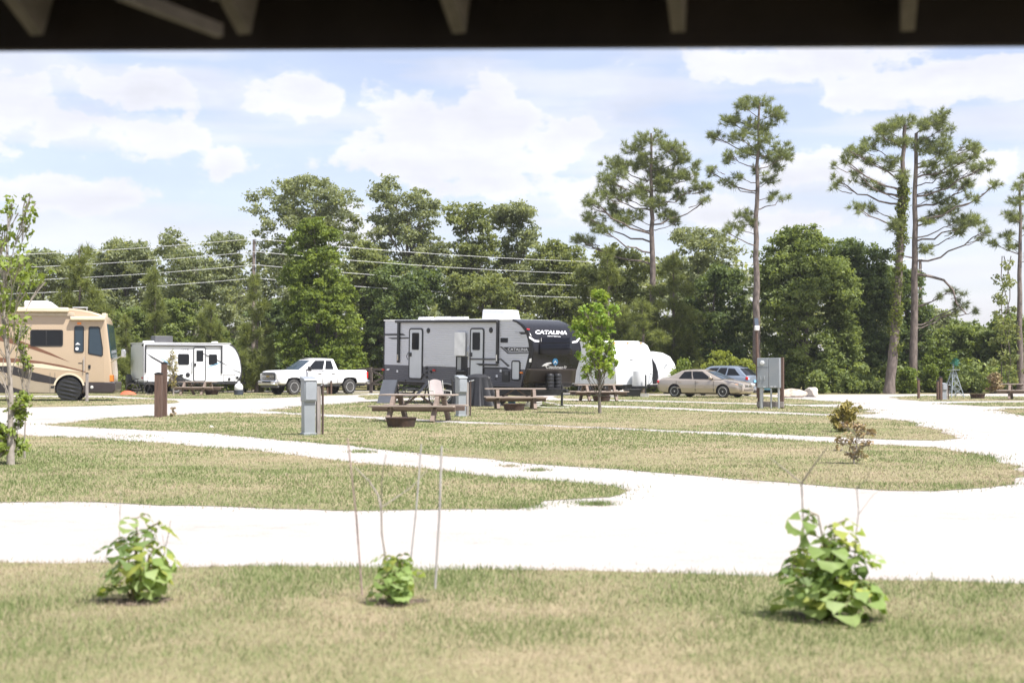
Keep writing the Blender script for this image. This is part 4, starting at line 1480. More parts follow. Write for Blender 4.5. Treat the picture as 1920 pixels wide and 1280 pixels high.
gfx(M_LETTER, [(190, 586), (202, 572), (222, 572), (216, 582), (206, 586), (200, 580)], 'sticker')
# roof gear
S2 = side_map(t, 1.1)


def q2(zx, zy):
    return S2(*c1(zx, zy))


a, b, c, d = q2(1026, 165), q2(1236, 165), q2(1216, 92), q2(1034, 88)
ac = MB().prism([(a[0], roof_z + .04), (b[0], roof_z + .04), (b[0] - .08, roof_z + .2), (c[0], c[1]), (d[0], d[1])], 0.75, 1.5).build('air_conditioner', M_WHITE, t, bevel=0.05, seg=3)
MB().span(b[0] - .02, b[0] + .10, 0.95, 1.3, roof_z + .2, roof_z + .24).build('antenna_arm', M_WHITE, ac)
for (x0, x1, y0) in ((466, 571, 148), (601, 714, 146), (721, 852, 147)):
    a, b = q2(x0, 172), q2(x1, y0)
    MB().prism(rrect(a[0], b[0], roof_z + 0.03, b[1], 0.09), 1.02, 1.22).build('roof_vent', M_ROOFW, t, bevel=0.05, seg=3)
MB().span(q2(890, 1)[0], q2(1000, 1)[0], 1.0, 1.3, roof_z + 0.04, roof_z + 0.09).build('roof_panel', M_ROOFW, t, bevel=0.015)
# under-body: chassis, wheels, fender, steps, jacks, tongue
gz = lambda x: x * math.tan(R(1.3))      # local height of the ground
MB().span(0.3, 8.3, 0.5, 1.95, z_bot - 0.16, z_bot + 0.02).build('chassis', M_STEELB, t)
MB().span(6.3, xend(z_bot) - .15, 0.12, 2.3, z_bot - 0.34, z_bot - 0.0).build('frame_shade_block', M_STEELB, t)  # dark block stands in for frame and shade under the nose
for x in (4.5, 5.45):
    wheel(t, x, 0.25, 0.36, 0.24, -1, z=gz(x) + 0.36)
    wheel(t, x, W - 0.25, 0.36, 0.24, 1, z=gz(x) + 0.36)
fx0, fx1 = q(535, 700)[0], q(735, 700)[0]
fz = q(600, 683)[1]
fp = [(fx0 - .05, fz - .28), (fx0 + .18, fz - .06), (fx0 + .5, fz), (fx1 - .3, fz), (fx1, fz - .05), (fx1, fz - .09), (fx1 - .3, fz - .05), (fx0 + .5, fz - .05), (fx0 + .22, fz - .11), (fx0, fz - .28)]
MB().prism(fp, -0.05, 0.2).build('fender', mat('fender_grey', (0.35, 0.35, 0.36), 0.45), t)
for (a_, b_) in ((380, 500),):
    A = rect(a_ - 60, 700, b_, 730)
    for k, (dz, dy) in enumerate(((0.0, 0.25), (-0.22, 0.5))):
        MB().span(A[0] + .3, A[1], -dy - 0.22, -dy + 0.05, A[2] + dz, A[2] + dz + .05).build('entry_step', M_STEELB, t)
    for xx in (A[0] + .32, A[1] - .03):
        MB().beam((xx, 0.0, A[2] + .15), (xx, -0.75, A[2] - .28), 0.03, 0.06).build('step_rail', M_STEELB, t)
for (x, y) in ((0.5, 0.35), (0.5, 2.0), (7.6, 0.35), (7.6, 2.0)):
    g = gz(x)
    jk = MB().beam((x - .22, y, g + .02), (x, y, z_bot - .1), 0.05, 0.05).beam((x + .22, y, g + .02), (x, y, z_bot - .1), 0.05, 0.05)
    jk.box((x, y, g + .02), (0.6, 0.16, 0.04)).build('stabiliser_jack', M_STEELB, t)
tx0 = xend(z_bot) - 0.3; tx1 = tx0 + 1.45
tz = z_bot - 0.10
for s in (-1, 1):
    MB().beam((tx0, W / 2 + s * 0.8, tz), (tx1, W / 2 + s * 0.05, tz), 0.06, 0.12).build('tongue_rail', M_STEELB, t)
MB().tube([(tx1 - .12, W / 2, gz(tx1) + .03), (tx1 - .12, W / 2, tz + .22)], 0.045, 10).build('tongue_jack', M_STEELB, t)
MB().lathe([(0.12, 0), (0.12, 0.03), (0.02, 0.05)], 14, (tx1 - .12, W / 2, gz(tx1))).build('jack_foot', M_STEELB, t)
MB().box((tx1 + .05, W / 2, tz), (0.3, 0.12, 0.12)).build('coupler', M_STEELB, t, bevel=0.02)
for dy in (-0.20, 0.20):
    ta = MB().lathe([(0.001, 0.0), (0.155, 0.0), (0.165, 0.03), (0.165, 0.11), (0.155, 0.13), (0.165, 0.15), (0.165, 0.25), (0.155, 0.27), (0.165, 0.29), (0.165, 0.39), (0.155, 0.41), (0.165, 0.43), (0.165, 0.5), (0.13, 0.56), (0.001, 0.57)], 20,
                   (tx1 - .62, W / 2 + dy, tz + .08)).build('gas_bottle_cover', M_BLACK, t, smooth=30)
MB().span(tx1 - .85, tx1 - .4, W / 2 - .42, W / 2 + .42, tz + .05, tz + .085).build('bottle_tray', M_STEELB, t)

# ------------------------------------------------------------------ tan motorhome
M_TAN = mat('tan_paint', (0.465, 0.355, 0.24), 0.30, var=0.04, scale=0.6, coat=0.3)
M_CREAM = mat('cream_trim', (0.72, 0.62, 0.46), 0.4, var=0.05)
M_BROWN = mat('brown_stripe', (0.18, 0.082, 0.045), 0.3, var=0.08)
M_DSTR = mat('dark_stripe', (0.030, 0.026, 0.027), 0.28, var=0.1)
M_TAUPE = mat('taupe_panel', (0.36, 0.30, 0.22), 0.32, var=0.05)


def c2(zx, zy):
    return zx / 5.3333, 540 + zy / 5.3333


FRONT = at(c2(1105, 0)[0], gy(65), 65); FRONT.z = 0
phi = R(9)
LM_H = 11.0
t = thing('motorhome', 'long tan motorhome with brown and black swoosh stripes at the left edge', 'motorhome', (0, 0, 0), phi)
t.location = FRONT - Vector((math.cos(phi), math.sin(phi), 0)) * LM_H
S = side_map(t)
W = 2.5


def q(zx, zy):
    return S(*c2(zx, zy))


def rect(x0, y0, x1, y1):
    a, b = q(x0, (y0 + y1) / 2), q(x1, (y0 + y1) / 2)
    xm = (x0 + x1) / 2
    return a[0], b[0], q(xm, y1)[1], q(xm, y0)[1]


zb = q(600, 1050)[1]
zr = q(500, 200)[1]
prof = [(0.0, zb), (0.0, zr)] + [q(*p) for p in ((690, 200), (800, 212), (900, 230), (1000, 260), (1046, 292), (1064, 345), (1105, 705), (1118, 860), (1116, 945), (1095, 1045))]
body = MB().prism(prof, 0.0, W).build('body', M_TAN, t, bevel=0.10, seg=3)
wc = q(690, 985)
wr = 0.52
ct = MB().lathe([(0.001, -0.3), (wr + .1, -0.3), (wr + .1, 0.5), (0.001, 0.5)], 32, (wc[0], 0, wr + 0.06), 'y').build('cut', M_BLACK, None)
ct.location = (0, 0, 0)
ct.parent = t
bpy.context.view_layer.update()
boolean_cut(body, [ct])
# covered front wheel
wh = wheel(t, wc[0], 0.22, wr, 0.30, -1, rim_r=0.55)
M_COVER = mat('black_vinyl', (0.020, 0.020, 0.021), 0.28, var=0.15)
mb = MB()


def cov(u, v):
    a = 2 * math.pi * u; r = (wr + 0.03) * v
    z = r * math.sin(a); x = r * math.cos(a)
    y = -0.04 + 0.025 * math.sin(z * 34 + x * 8) * (1 - abs(v - .55)) - 0.03 * (1 - v)
    return (wc[0] + x, y, wr + z)


mb.grid(cov, 40, 14).build('wheel_cover', M_COVER, t, smooth=70, recalc=False)
MB().lathe([(wr + .03, -0.04), (wr + .035, 0.12)], 36, (wc[0], 0, wr), 'y').build('cover_skirt', M_COVER, t, smooth=70, recalc=False)
wheel(t, 2.6, 0.22, wr, 0.30, -1, rim_r=0.55); wheel(t, 2.6, W - 0.22, wr, 0.30, 1, rim_r=0.55); wheel(t, wc[0], W - 0.22, wr, 0.30, 1, rim_r=0.55)
# wheel-arch trim
ar = MB()
ap, bp = [], []
for k in range(25):
    a = R(12 + 156 * k / 24)
    ap.append((wc[0] + (wr + .1) * math.cos(a), wr + .06 + (wr + .1) * math.sin(a)))
    bp.append((wc[0] + (wr + .18) * math.cos(a), wr + .06 + (wr + .18) * math.sin(a)))
for k in range(24):
    ar.prism([ap[k], ap[k + 1], bp[k + 1], bp[k]], -0.02, 0.01)
ar.build('arch_trim', M_CREAM, t)


def gfx(m, pts, name='stripe', y=-0.005):
    decal(name, m, t, [q(*p) for p in pts], y, 0.004)


gfx(M_BROWN, [(-700, 350), (-300, 400), (0, 465), (130, 500), (300, 563), (500, 645), (690, 735), (480, 662), (300, 604), (100, 552), (0, 527), (-700, 460)])
gfx(M_BROWN, [(-700, 700), (0, 695), (200, 705), (420, 735), (620, 770), (860, 833), (960, 868), (860, 843), (620, 790), (420, 753), (200, 743), (0, 741), (-700, 745)])
gfx(M_CREAM, [(-700, 750), (0, 745), (200, 747), (420, 757), (640, 796), (820, 836), (640, 822), (420, 800), (200, 776), (0, 778), (-700, 790)], y=-0.007)
gfx(M_DSTR, [(-700, 800), (0, 782), (130, 777), (300, 832), (500, 882), (562, 900), (548, 962), (350, 930), (150, 872), (0, 832), (-700, 850)])
gfx(M_TAUPE, [(-700, 860), (0, 838), (150, 876), (350, 934), (546, 968), (546, 1048), (300, 1040), (130, 988), (0, 942), (-700, 900)])
gfx(M_DSTR, [(-700, 905), (0, 946), (130, 992), (290, 1042), (240, 1048), (-700, 1048)])
# skirt and bumper in front of the wheel
a = rect(828, 938, 1140, 1045)
MB().prism([(a[0], a[2]), (a[0], a[3]), (a[1] + .06, a[3]), (a[1] + .05, a[2] + .1), (a[1] - .05, a[2] - .02)], -0.012, W + 0.012).build('front_skirt', mat('skirt_dark', (0.045, 0.035, 0.035), 0.35), t, bevel=0.04)
for (cx, cy) in ((918, 990),):
    x, z = q(cx, cy)
    MB().lathe([(0.001, -0.03), (0.06, -0.025), (0.075, 0.0)], 14, (x, -0.01, z), 'y').build('fog_lamp', M_HEAD, t)
window_on(t, rect(303, 416, 630, 582), 0.09, 0.05, -0.02)
a = rect(456, 425, 470, 573)
MB().span(a[0], a[1], -0.022, -0.008, a[2], a[3]).build('window_bar', M_BLACK, t)
window_on(t, rect(741, 377, 840, 645), 0.10, 0.045, -0.02, M_BGLASS)
# entrance door with slanted window
dpts = [q(*p) for p in ((856, 348), (1040, 352), (1044, 600), (1044, 938), (856, 938))]
d = MB().prism(dpts, -0.012, 0.01).build('door', M_TAN, t)
wp = [q(*p) for p in ((886, 392), (900, 383), (985, 384), (1000, 396), (1030, 600), (1030, 670), (1015, 686), (890, 662), (879, 650))]
wi = [q(*p) for p in ((896, 404), (906, 396), (978, 397), (989, 406), (1018, 602), (1018, 662), (1010, 672), (898, 650), (890, 640))]
w_ = MB().prism(wp, -0.022, -0.004).build('window', M_BLACK, d)
MB().prism(wi, -0.026, -0.02).build('pane', M_BGLASS, w_)
a = rect(884, 768, 906, 806)
MB().span(a[0], a[1], -0.04, -0.012, a[2], a[3]).build('handle', M_BLACK, d)
a = rect(835, 688, 848, 830)
MB().tube([((a[0] + a[1]) / 2, -0.07, a[2]), ((a[0] + a[1]) / 2, -0.07, a[3])], 0.022, 8).build('grab_rail', M_CHROME, t)
x, z = q(770, 607)
MB().lathe([(0.001, -0.032), (0.07, -0.03), (0.075, -0.02)], 16, (x, 0, z), 'y').build('round_sticker', M_LETTER, t)
gfx(M_LETTER, [(752, 566), (776, 542), (806, 566)], 'sticker', y=-0.03)
gfx(M_BLACK, [(782, 746), (820, 746), (820, 756), (782, 756)], 'badge')
a = rect(773, 343, 812, 363)
MB().span(a[0], a[1], -0.04, 0.0, a[2], a[3]).build('marker_lamp', M_AMBER, t)
a = rect(1095, 868, 1135, 932)
MB().span(a[0], a[1] + .02, -0.012, 0.12, a[2], a[3]).build('turn_signal', M_AMBER, t, bevel=0.02)
# windshield wraps the front
z0, z1 = q(1100, 700)[1], q(1064, 358)[1]
wsx = lambda z: float(np.interp(z, [prof[8][1], prof[7][1]][::1] if prof[8][1] < prof[7][1] else [prof[7][1], prof[8][1]], [prof[8][0], prof[7][0]]))
zl, zh = prof[8][1], prof[7][1]
xl, xh = prof[8][0], prof[7][0]


def ws(u, v):
    z = z0 + (z1 - z0) * v
    x = xl + (xh - xl) * (z - zl) / (zh - zl)
    y = 0.02 + (W - 0.04) * u
    e = min(u, 1 - u)
    return (x + 0.045 - 0.16 * max(0, (0.06 - e) / 0.06) ** 2, y, z)


MB().grid(ws, 40, 8).build('windshield', glass_mat('windshield_glass', (0.03, 0.06, 0.065)), t, smooth=60)
# awnings, roof gear, mirrors
a = rect(705, 286, 1052, 322)
MB().prism(rrect(a[0], a[1], a[2], a[3], 0.05), -0.20, 0.01).build('door_awning', M_CREAM, t, bevel=0.03)
a = rect(-600, 192, 690, 238)
MB().prism(rrect(a[0], a[1], a[2], a[3], 0.06), -0.24, 0.02).build('patio_awning', M_CREAM, t, bevel=0.04)
a = rect(-600, 244, 745, 276)
MB().span(a[0], a[1], -0.06, 0.01, a[2], a[3]).build('awning_rail', mat('beige_rail', (0.5, 0.42, 0.32), 0.5), t, bevel=0.01)
S2 = side_map(t, 1.1)
a, b = S2(*c2(255, 190)), S2(*c2(572, 132))
MB().prism([(a[0], zr - .02), (b[0], zr - .02), (b[0], zr + .1), (b[0] - .35, b[1]), (a[0], b[1])], 0.7, 1.6).build('air_conditioner', M_WHITE, t, bevel=0.05)
a, b = S2(*c2(725, 212)), S2(*c2(880, 196))
rr = MB().tube([(a[0], 1.1, b[1]), (b[0], 1.1, b[1])], 0.03, 6)
for xx in (a[0] + .05, b[0] - .05):
    rr.tube([(xx, 1.1, a[1] - .1), (xx, 1.1, b[1])], 0.025, 6)
rr.build('roof_rail', M_STEEL, t)
MB().tube([(q(600, 0)[0], 0.6, zr), (q(600, 0)[0] - .02, 0.6, q(600, 60)[1])], 0.012, 5).build('antenna', M_STEELB, t)
a = rect(1005, 246, 1045, 276)
MB().span(a[0], a[1], 0.5, 1.2, a[2] - .1, a[3]).build('horn_cover', M_CREAM, t, bevel=0.02)
A_ = q(1118, 735); B_ = q(1245, 690)
mir = MB().tube([(A_[0] - .03, 0.1, A_[1]), (B_[0] - .18, -0.1, B_[1] + .02), (B_[0], -0.25, B_[1] + .06)], 0.035, 8).build('mirror_arm', M_CHROME, t, smooth=50)
MB().prism(rrect(B_[0] - .10, B_[0] + .08, B_[1] - .02, q(1245, 612)[1], 0.05), -0.45, -0.12).build('mirror', M_CHROME, mir, bevel=0.03)
a = rect(170, 690, 172, 1040)
for xs in (500, 548):
    A = rect(xs - 1.5, 845, xs + 1.5, 1045)
    MB().span(A[0], A[1], -0.012, 0.0, A[2], A[3]).build('panel_seam', M_STEP, t)
A = rect(508, 978, 540, 1000)
MB().span(A[0], A[1], -0.015, 0.0, A[2], A[3]).build('hatch_lock', M_BLACK, t)
MB().span(0.4, LM_H - 1.0, 0.35, W - 0.35, 0.38, zb + .05).build('chassis', M_STEELB, t)

# ------------------------------------------------------------------ white travel trailers
M_GREYL = mat('pale_grey_panel', (0.66, 0.68, 0.70), 0.4, var=0.05)


def camper(t, L_, W, prof, skirt=0.42, m=None, capm=None, wheels=(3.0, 3.85), r=0.35):
    """body from a closed side profile (x,z); bottom at skirt"""
    b = MB().prism(prof, 0.0, W).build('body', m or M_WHITE, t, bevel=0.05, seg=3)
    MB().span(0.15, L_ - 0.25, 0.12, W - 0.12, skirt - 0.12, skirt + 0.16).build('chassis', M_STEELB, t)
    for x in wheels:
        wheel(t, x, 0.20, r, 0.22, -1); wheel(t, x, W - 0.20, r, 0.22, 1)
    return b


def c3(zx, zy):
    return 220 + zx / 7.385, 640 + zy / 7.385


t = thing('travel_trailer', 'small white camper trailer with spare wheel on its rear beside the motorhome', 'camper', (0, 0, 0), R(33))
_p = at(c3(358, 0)[0], gy(83), 83); _p.z = 0
t.location = _p
S = side_map(t)
W = 2.35


def q(zx, zy):
    return S(*c3(zx, zy))


def rect(x0, y0, x1, y1):
    a, b = q(x0, (y0 + y1) / 2), q(x1, (y0 + y1) / 2)
    xm = (x0 + x1) / 2
    return a[0], b[0], q(xm, y1)[1], q(xm, y0)[1]


zb = q(900, 560)[1]; zt = q(900, 28)[1]
nosep = [q(*p) for p in ((1560, 42), (1620, 84), (1662, 145), (1694, 225), (1712, 310), (1718, 420), (1700, 490), (1652, 562))]
L_ = max(p[0] for p in nosep)
prof = [(0, zb), (0, zt)] + [(x, min(z, zt)) for x, z in nosep]
camper(t, L_, W, prof, skirt=zb - .02, wheels=(q(826, 0)[0], q(826, 0)[0] - 0.9))
MB().span(-0.02, L_ - 0.35, -0.02, W + 0.02, zb - .14, zb + .0).build('skirt_rail', M_STEELB, t)
MB().prism([(-.03, zt), (-.03, zt + .05), (nosep[0][0], zt + .05), (nosep[0][0] + .1, zt)], -0.02, W + .02).build('roof', M_ROOFW, t)
lower = [q(*p) for p in ((1722, 420), (1722, 500), (1665, 600), (1630, 600), (1690, 500))]
MB().prism(lower, -0.015, W + .015).build('nose_guard', M_STEELB, t)
edge = [q(*p) for p in ((1560, 36), (1600, 52), (1640, 96), (1680, 170), (1706, 255), (1720, 340), (1726, 430), (1716, 430), (1708, 340), (1696, 260), (1670, 180), (1632, 108), (1590, 66), (1552, 48))]
MB().prism(edge, -0.02, 0.02).build('nose_trim', M_GDARK, t)
for rc in ((838, 172, 994, 324), (1265, 178, 1381, 324)):
    window_on(t, rect(*rc), 0.09, 0.03)
a = rect(1050, 76, 1223, 556)
d = MB().prism(rrect(a[0] + .05, a[1] - .05, a[2] + .03, a[3] - .05, 0.09), -0.03, 0.02).build('door', M_WHITE, t)
frame_ring(*a, 0.13, 0.055, -0.04, 0.012).build('door_frame', M_GDARK, d)
w = rect(1092, 124, 1187, 276)
MB().prism(rrect(*w, 0.04), -0.042, -0.02).build('window', M_DGLASS, d)
x, z = q(1076, 320)
MB().span(x - .05, x + .05, -0.07, -0.03, z - .08, z + .08).build('handle', M_BLACK, d)
A = rect(1030, 270, 1046, 440)
MB().tube([(A[0], -0.05, A[2]), (A[0] - .02, -0.1, (A[2] + A[3]) / 2), (A[0], -0.05, A[3])], 0.02, 6).build('grab_handle', M_STEEL, t)
a, b = q(385, 52), q(1450, 52)
MB().tube([(a[0], -0.07, a[1]), (b[0], -0.07, a[1])], 0.045, 10).build('awning_roller', M_GDARK, t, smooth=50)
for (xa, ya, yb) in ((388, 50, 432), (1442, 55, 442)):
    A = rect(xa - 8, ya, xa + 8, yb)
    MB().span(A[0], A[1], -0.08, 0.0, A[2], A[3]).build('awning_arm', M_GDARK, t)


def gfx(m, pts, name='stripe', y=-0.006):
    decal(name, m, t, [q(*p) for p in pts], y, 0.004)


M_LBLUE = mat('light_blue_stripe', (0.20, 0.46, 0.66), 0.35, var=0.1)
gfx(M_GDARK, [(400, 160), (480, 205), (620, 285), (745, 352), (735, 372), (600, 300), (470, 225)])
gfx(M_LBLUE, [(560, 215), (700, 285), (740, 335), (690, 300)])
gfx(M_GDARK, [(820, 485), (930, 510), (1045, 548), (960, 548), (860, 520)])
gfx(M_GDARK, [(735, 352), (900, 440), (740, 366)])
gfx(M_GDARK, [(1186, 165), (1262, 196), (1262, 210), (1186, 176)], y=-0.034)
gfx(M_GDARK, [(1380, 250), (1440, 282), (1545, 346), (1440, 300), (1380, 266)])
gfx(M_LBLUE, [(1250, 350), (1380, 300), (1432, 292), (1380, 318), (1262, 356)])
gfx(M_GREYL, [(1450, 352), (1600, 385), (1706, 430), (1706, 458), (1580, 402), (1450, 366)])
gfx(M_GDARK, [(1600, 384), (1706, 428), (1706, 440), (1590, 392)])
fr = rect(1464, 454, 1632, 553)
frame_ring(*fr, 0.06, 0.02, -0.012, 0.0).build('storage_door', M_GDARK, t)
for (cx, cy, r_) in ((975, 462, 0.13), (1548, 522, 0.08), (1660, 500, 0.08)):
    x, z = q(cx, cy)
    MB().lathe([(0.001, -0.03), (r_, -0.025), (r_ * 1.05, 0.0)], 16, (x, 0, z), 'y').build('round_vent', M_BLACK, t)
x, z = q(886, 466)
MB().span(x - .1, x + .1, -0.02, 0, z - .05, z + .05).build('power_inlet', M_BLACK, t)
A = q(850, 118); B_ = q(990, 118); Cc = q(850, 104)
lettering('lettering', 'LITE', M_GDARK, t, (B_[0] - .45, -0.008, A[1]), (0.45, 0, 0), (0, 0, Cc[1] - A[1]))
# arch over the wheels
x = q(826, 0)[0]
ap = [(x + .55 * math.cos(R(k * 15)) - .2 * 0, zb - .1 + .52 * math.sin(R(k * 15))) for k in range(13)]
MB().prism(ap, -0.006, 0.0).build('wheel_arch', M_BLACK, t)
# rear wall gear
MB().span(-0.012, 0.012, -0.012, 0.012, zb, zt).build('corner_trim', M_GDARK, t)
for zz, yy in ((zt - .12, 0.12), (zt - .12, 2.2), (zb + .25, 0.16), (zb + .25, 2.2)):
    MB().span(-0.04, 0.0, yy - .07, yy + .07, zz - .05, zz + .05).build('rear_lamp', M_RED if zz < 1.5 else M_BLACK, t)
sp = MB().lathe([(0.001, -0.42), (0.25, -0.42), (0.36, -0.38), (0.375, -0.3), (0.36, -0.2), (0.001, -0.2)], 26, (0, 1.75, zb + .1), 'x').build('spare_wheel', M_BLACK, t, smooth=40)
MB().span(-0.25, 0.0, 1.68, 1.82, zb - .1, zb + .12).build('spare_bracket', M_STEELB, t)
S2 = side_map(t, 1.1)
a, b = S2(220 + (262 - 0) / 4 * 1, 0), None
ax0, axz = S2(220 + 265 / 4, 600 + 165 / 4); ax1, az1 = S2(220 + 400 / 4, 600 + 120 / 4)
MB().prism([(ax0, zt + .04), (ax1, zt + .04), (ax1, az1), (ax0, az1)], 0.7, 1.5).build('air_conditioner', mat('ac_grey', (0.09, 0.09, 0.095), 0.6), t, bevel=0.04)
for (xa, xb) in ((195, 268), (712, 742)):
    a = S2(220 + xa / 4, 640)[0]; b = S2(220 + xb / 4, 640)[0]
    MB().prism(rrect(a, b, zt + .03, zt + .16, 0.06), 0.8, 1.3).build('roof_vent', M_ROOFW, t, bevel=0.03)
tx = L_ - .2
for s in (-1, 1):
    MB().beam((tx - .5, W / 2 + s * .6, zb - .1), (tx + .95, W / 2 + s * .04, zb - .1), 0.05, 0.1).build('tongue_rail', M_STEELB, t)
MB().tube([(tx + .85, W / 2, 0.02), (tx + .85, W / 2, zb + .55)], 0.04, 8).build('tongue_jack', M_STEELB, t)
for x in (0.5, L_ - .9):
    for y in (0.3, W - .3):
        MB().beam((x - .18, y, .02), (x, y, zb - .1), .04, .04).beam((x + .18, y, .02), (x, y, zb - .1), .04, .04).build('stabiliser_jack', M_STEELB, t)


def c4(zx, zy):
    return 1060 + zx / 4.3636, 600 + zy / 4.3636


def nose_camper(label, fx, Yf, phi, L_, W, prof_px, top, bot, stripes=False, mat_=None):
    """camper seen nose on: prof_px outline of its near front edge in crop coordinates"""
    t = thing('travel_trailer', label, 'camper', (0, 0, 0), phi)
    fr = at(c4(fx, 0)[0], gy(Yf), Yf); fr.z = 0
    t.location = fr - Vector((math.cos(phi), math.sin(phi), 0)) * L_
    return t


phi = R(-62)
t = nose_camper('white camper trailer with rounded nose behind the lime green sapling', 410, 76, phi, 7.0, 2.4, None, 0, 0)
NC = t
zt, zb = 2.95, 0.62
prof = [(0, zb), (0, zt), (5.6, zt), (6.1, zt - .04), (6.5, zt - .2), (6.78, zt - .55), (6.93, zt - 1.0), (7.0, 1.5), (7.0, 0.85), (6.85, zb)]
camper(t, 7.0, 2.4, prof, skirt=zb, wheels=(3.2, 4.05))
MB().span(-0.02, 5.6, -0.02, 2.42, zt, zt + .05).build('roof', M_ROOFW, t)
window_on(t, (4.6, 5.5, 1.55, 2.25), 0.08, 0.03)
MB().prism([(0.5, 1.0), (6.3, 1.2), (6.7, 1.45), (6.3, 1.3), (0.5, 1.15)], -0.006, -0.002).build('stripe', M_GREYL, t)
MB().prism([(5.9, 1.9), (6.6, 2.15), (6.6, 2.2), (5.9, 2.0)], -0.006, -0.002).build('stripe', M_GDARK, t)
for zz in (1.2, 2.0):
    MB().span(0.2, 6.6, -0.006, -0.002, zz, zz + .012).build('panel_seam', M_GREYL, t)
for yy in (0.35, 1.2, 2.05):
    MB().box((6.35, yy, zt - .085), (.10, .12, .04), Euler((0, R(25), 0))).build('marker_lamp', M_AMBER, t)
MB().prism(rrect(2.6, 3.3, .72, 2.65, .1), -0.03, .01).build('door', M_GREYL, t)
# low diamond plate on the nose and a white gas bottle cover in front
MB().span(6.98, 7.02, 0.04, 2.36, 0.62, 1.15).build('rock_guard', M_GREYL, t)
MB().beam((7.03, 0.7, 2.02), (7.0, 1.25, 1.9), .004, .03).beam((7.03, 0.9, 1.95), (7.0, 1.5, 1.86), .004, .03).build('nose_decal', M_GDARK, t)
bx = MB().lathe([(0.001, 0), (0.38, 0), (0.40, 0.05), (0.36, 0.8), (0.30, 0.86), (0.001, 0.88)], 20, (7.5, 1.2, 0.55)).build('gas_bottle_cover', M_WHITE, t, smooth=40)
for s in (-1, 1):
    MB().beam((6.7, 1.2 + s * .8, .5), (8.2, 1.2 + s * .04, .5), .05, .1).build('tongue_rail', M_STEELB, t)
MB().tube([(8.1, 1.2, 0.02), (8.1, 1.2, 1.15)], 0.04, 8).build('tongue_jack', M_STEELB, t)
MB().tube([(7.02, 2.1, .6), (7.25, 2.15, .75), (7.3, 2.2, 1.15), (7.02, 2.2, 1.2)], 0.018, 6).build('power_cord', M_BLACK, t)

phi = R(-34)
t = nose_camper('second white camper trailer with black striped side left of the tan sedan', 772, 83, phi, 6.5, 2.3, None, 0, 0)
zt, zb = 2.52, 0.55
prof = [(0, zb), (0, zt), (4.9, zt), (5.5, zt - .08), (6.0, zt - .32), (6.3, zt - .75), (6.45, 1.3), (6.5, 0.95), (6.35, zb)]
camper(t, 6.5, 2.3, prof, skirt=zb, wheels=(3.0, 3.8))
M_BSIDE = mat('black_side_panel', (0.02, 0.021, 0.024), 0.3)
MB().prism([(2.6, zb + .05), (2.6, zt - .05), (4.9, zt - .05), (5.5, zt - .14), (5.96, zt - .38), (6.24, zt - .8), (6.38, 1.3), (6.4, 0.98), (6.3, zb + .05)], -0.008, -0.003).build('side_panel', M_BSIDE, t)
for k in range(4):
    o = 0.24 * k
    MB().prism([(3.6 + o, zt - .12), (3.72 + o, zt - .12), (5.2 + o * .5, 1.5 - o * .3), (6.0, .9 - o * .2), (5.9, .86 - o * .2), (5.05 + o * .5, 1.46 - o * .3)], -0.014, -0.009).build('stripe', M_WHITE if k != 2 else M_GREYL, t)
for k, (yy, zz) in enumerate(((0.7, 1.9), (0.95, 1.75), (0.8, 1.62), (1.15, 1.85))):
    MB().span(6.28 + .02 * k, 6.45, yy, yy + .12, zz - .05, zz).build('nose_decal', M_GREYL, t)
for s in (-1, 1):
    MB().beam((6.2, 1.15 + s * .7, .45), (7.5, 1.15 + s * .04, .45), .05, .1).build('tongue_rail', M_STEELB, t)

# ------------------------------------------------------------------ cars
def crom(xs, ys, x):
    """smooth interpolation through stations (monotone cubic)"""
    xs, ys = np.asarray(xs, float), np.asarray(ys, float)
    d = np.diff(ys) / np.diff(xs)
    m = np.zeros(len(xs)); m[0], m[-1] = d[0], d[-1]
    for i in range(1, len(xs) - 1):
        m[i] = 0 if d[i - 1] * d[i] <= 0 else 2 * d[i - 1] * d[i] / (d[i - 1] + d[i])
    i = int(np.clip(np.searchsorted(xs, x) - 1, 0, len(xs) - 2))
    h = xs[i + 1] - xs[i]; t = (x - xs[i]) / h
    return ((1 + 2 * t) * (1 - t) ** 2 * ys[i] + t * (1 - t) ** 2 * h * m[i] + t * t * (3 - 2 * t) * ys[i + 1] + t * t * (t - 1) * h * m[i + 1])


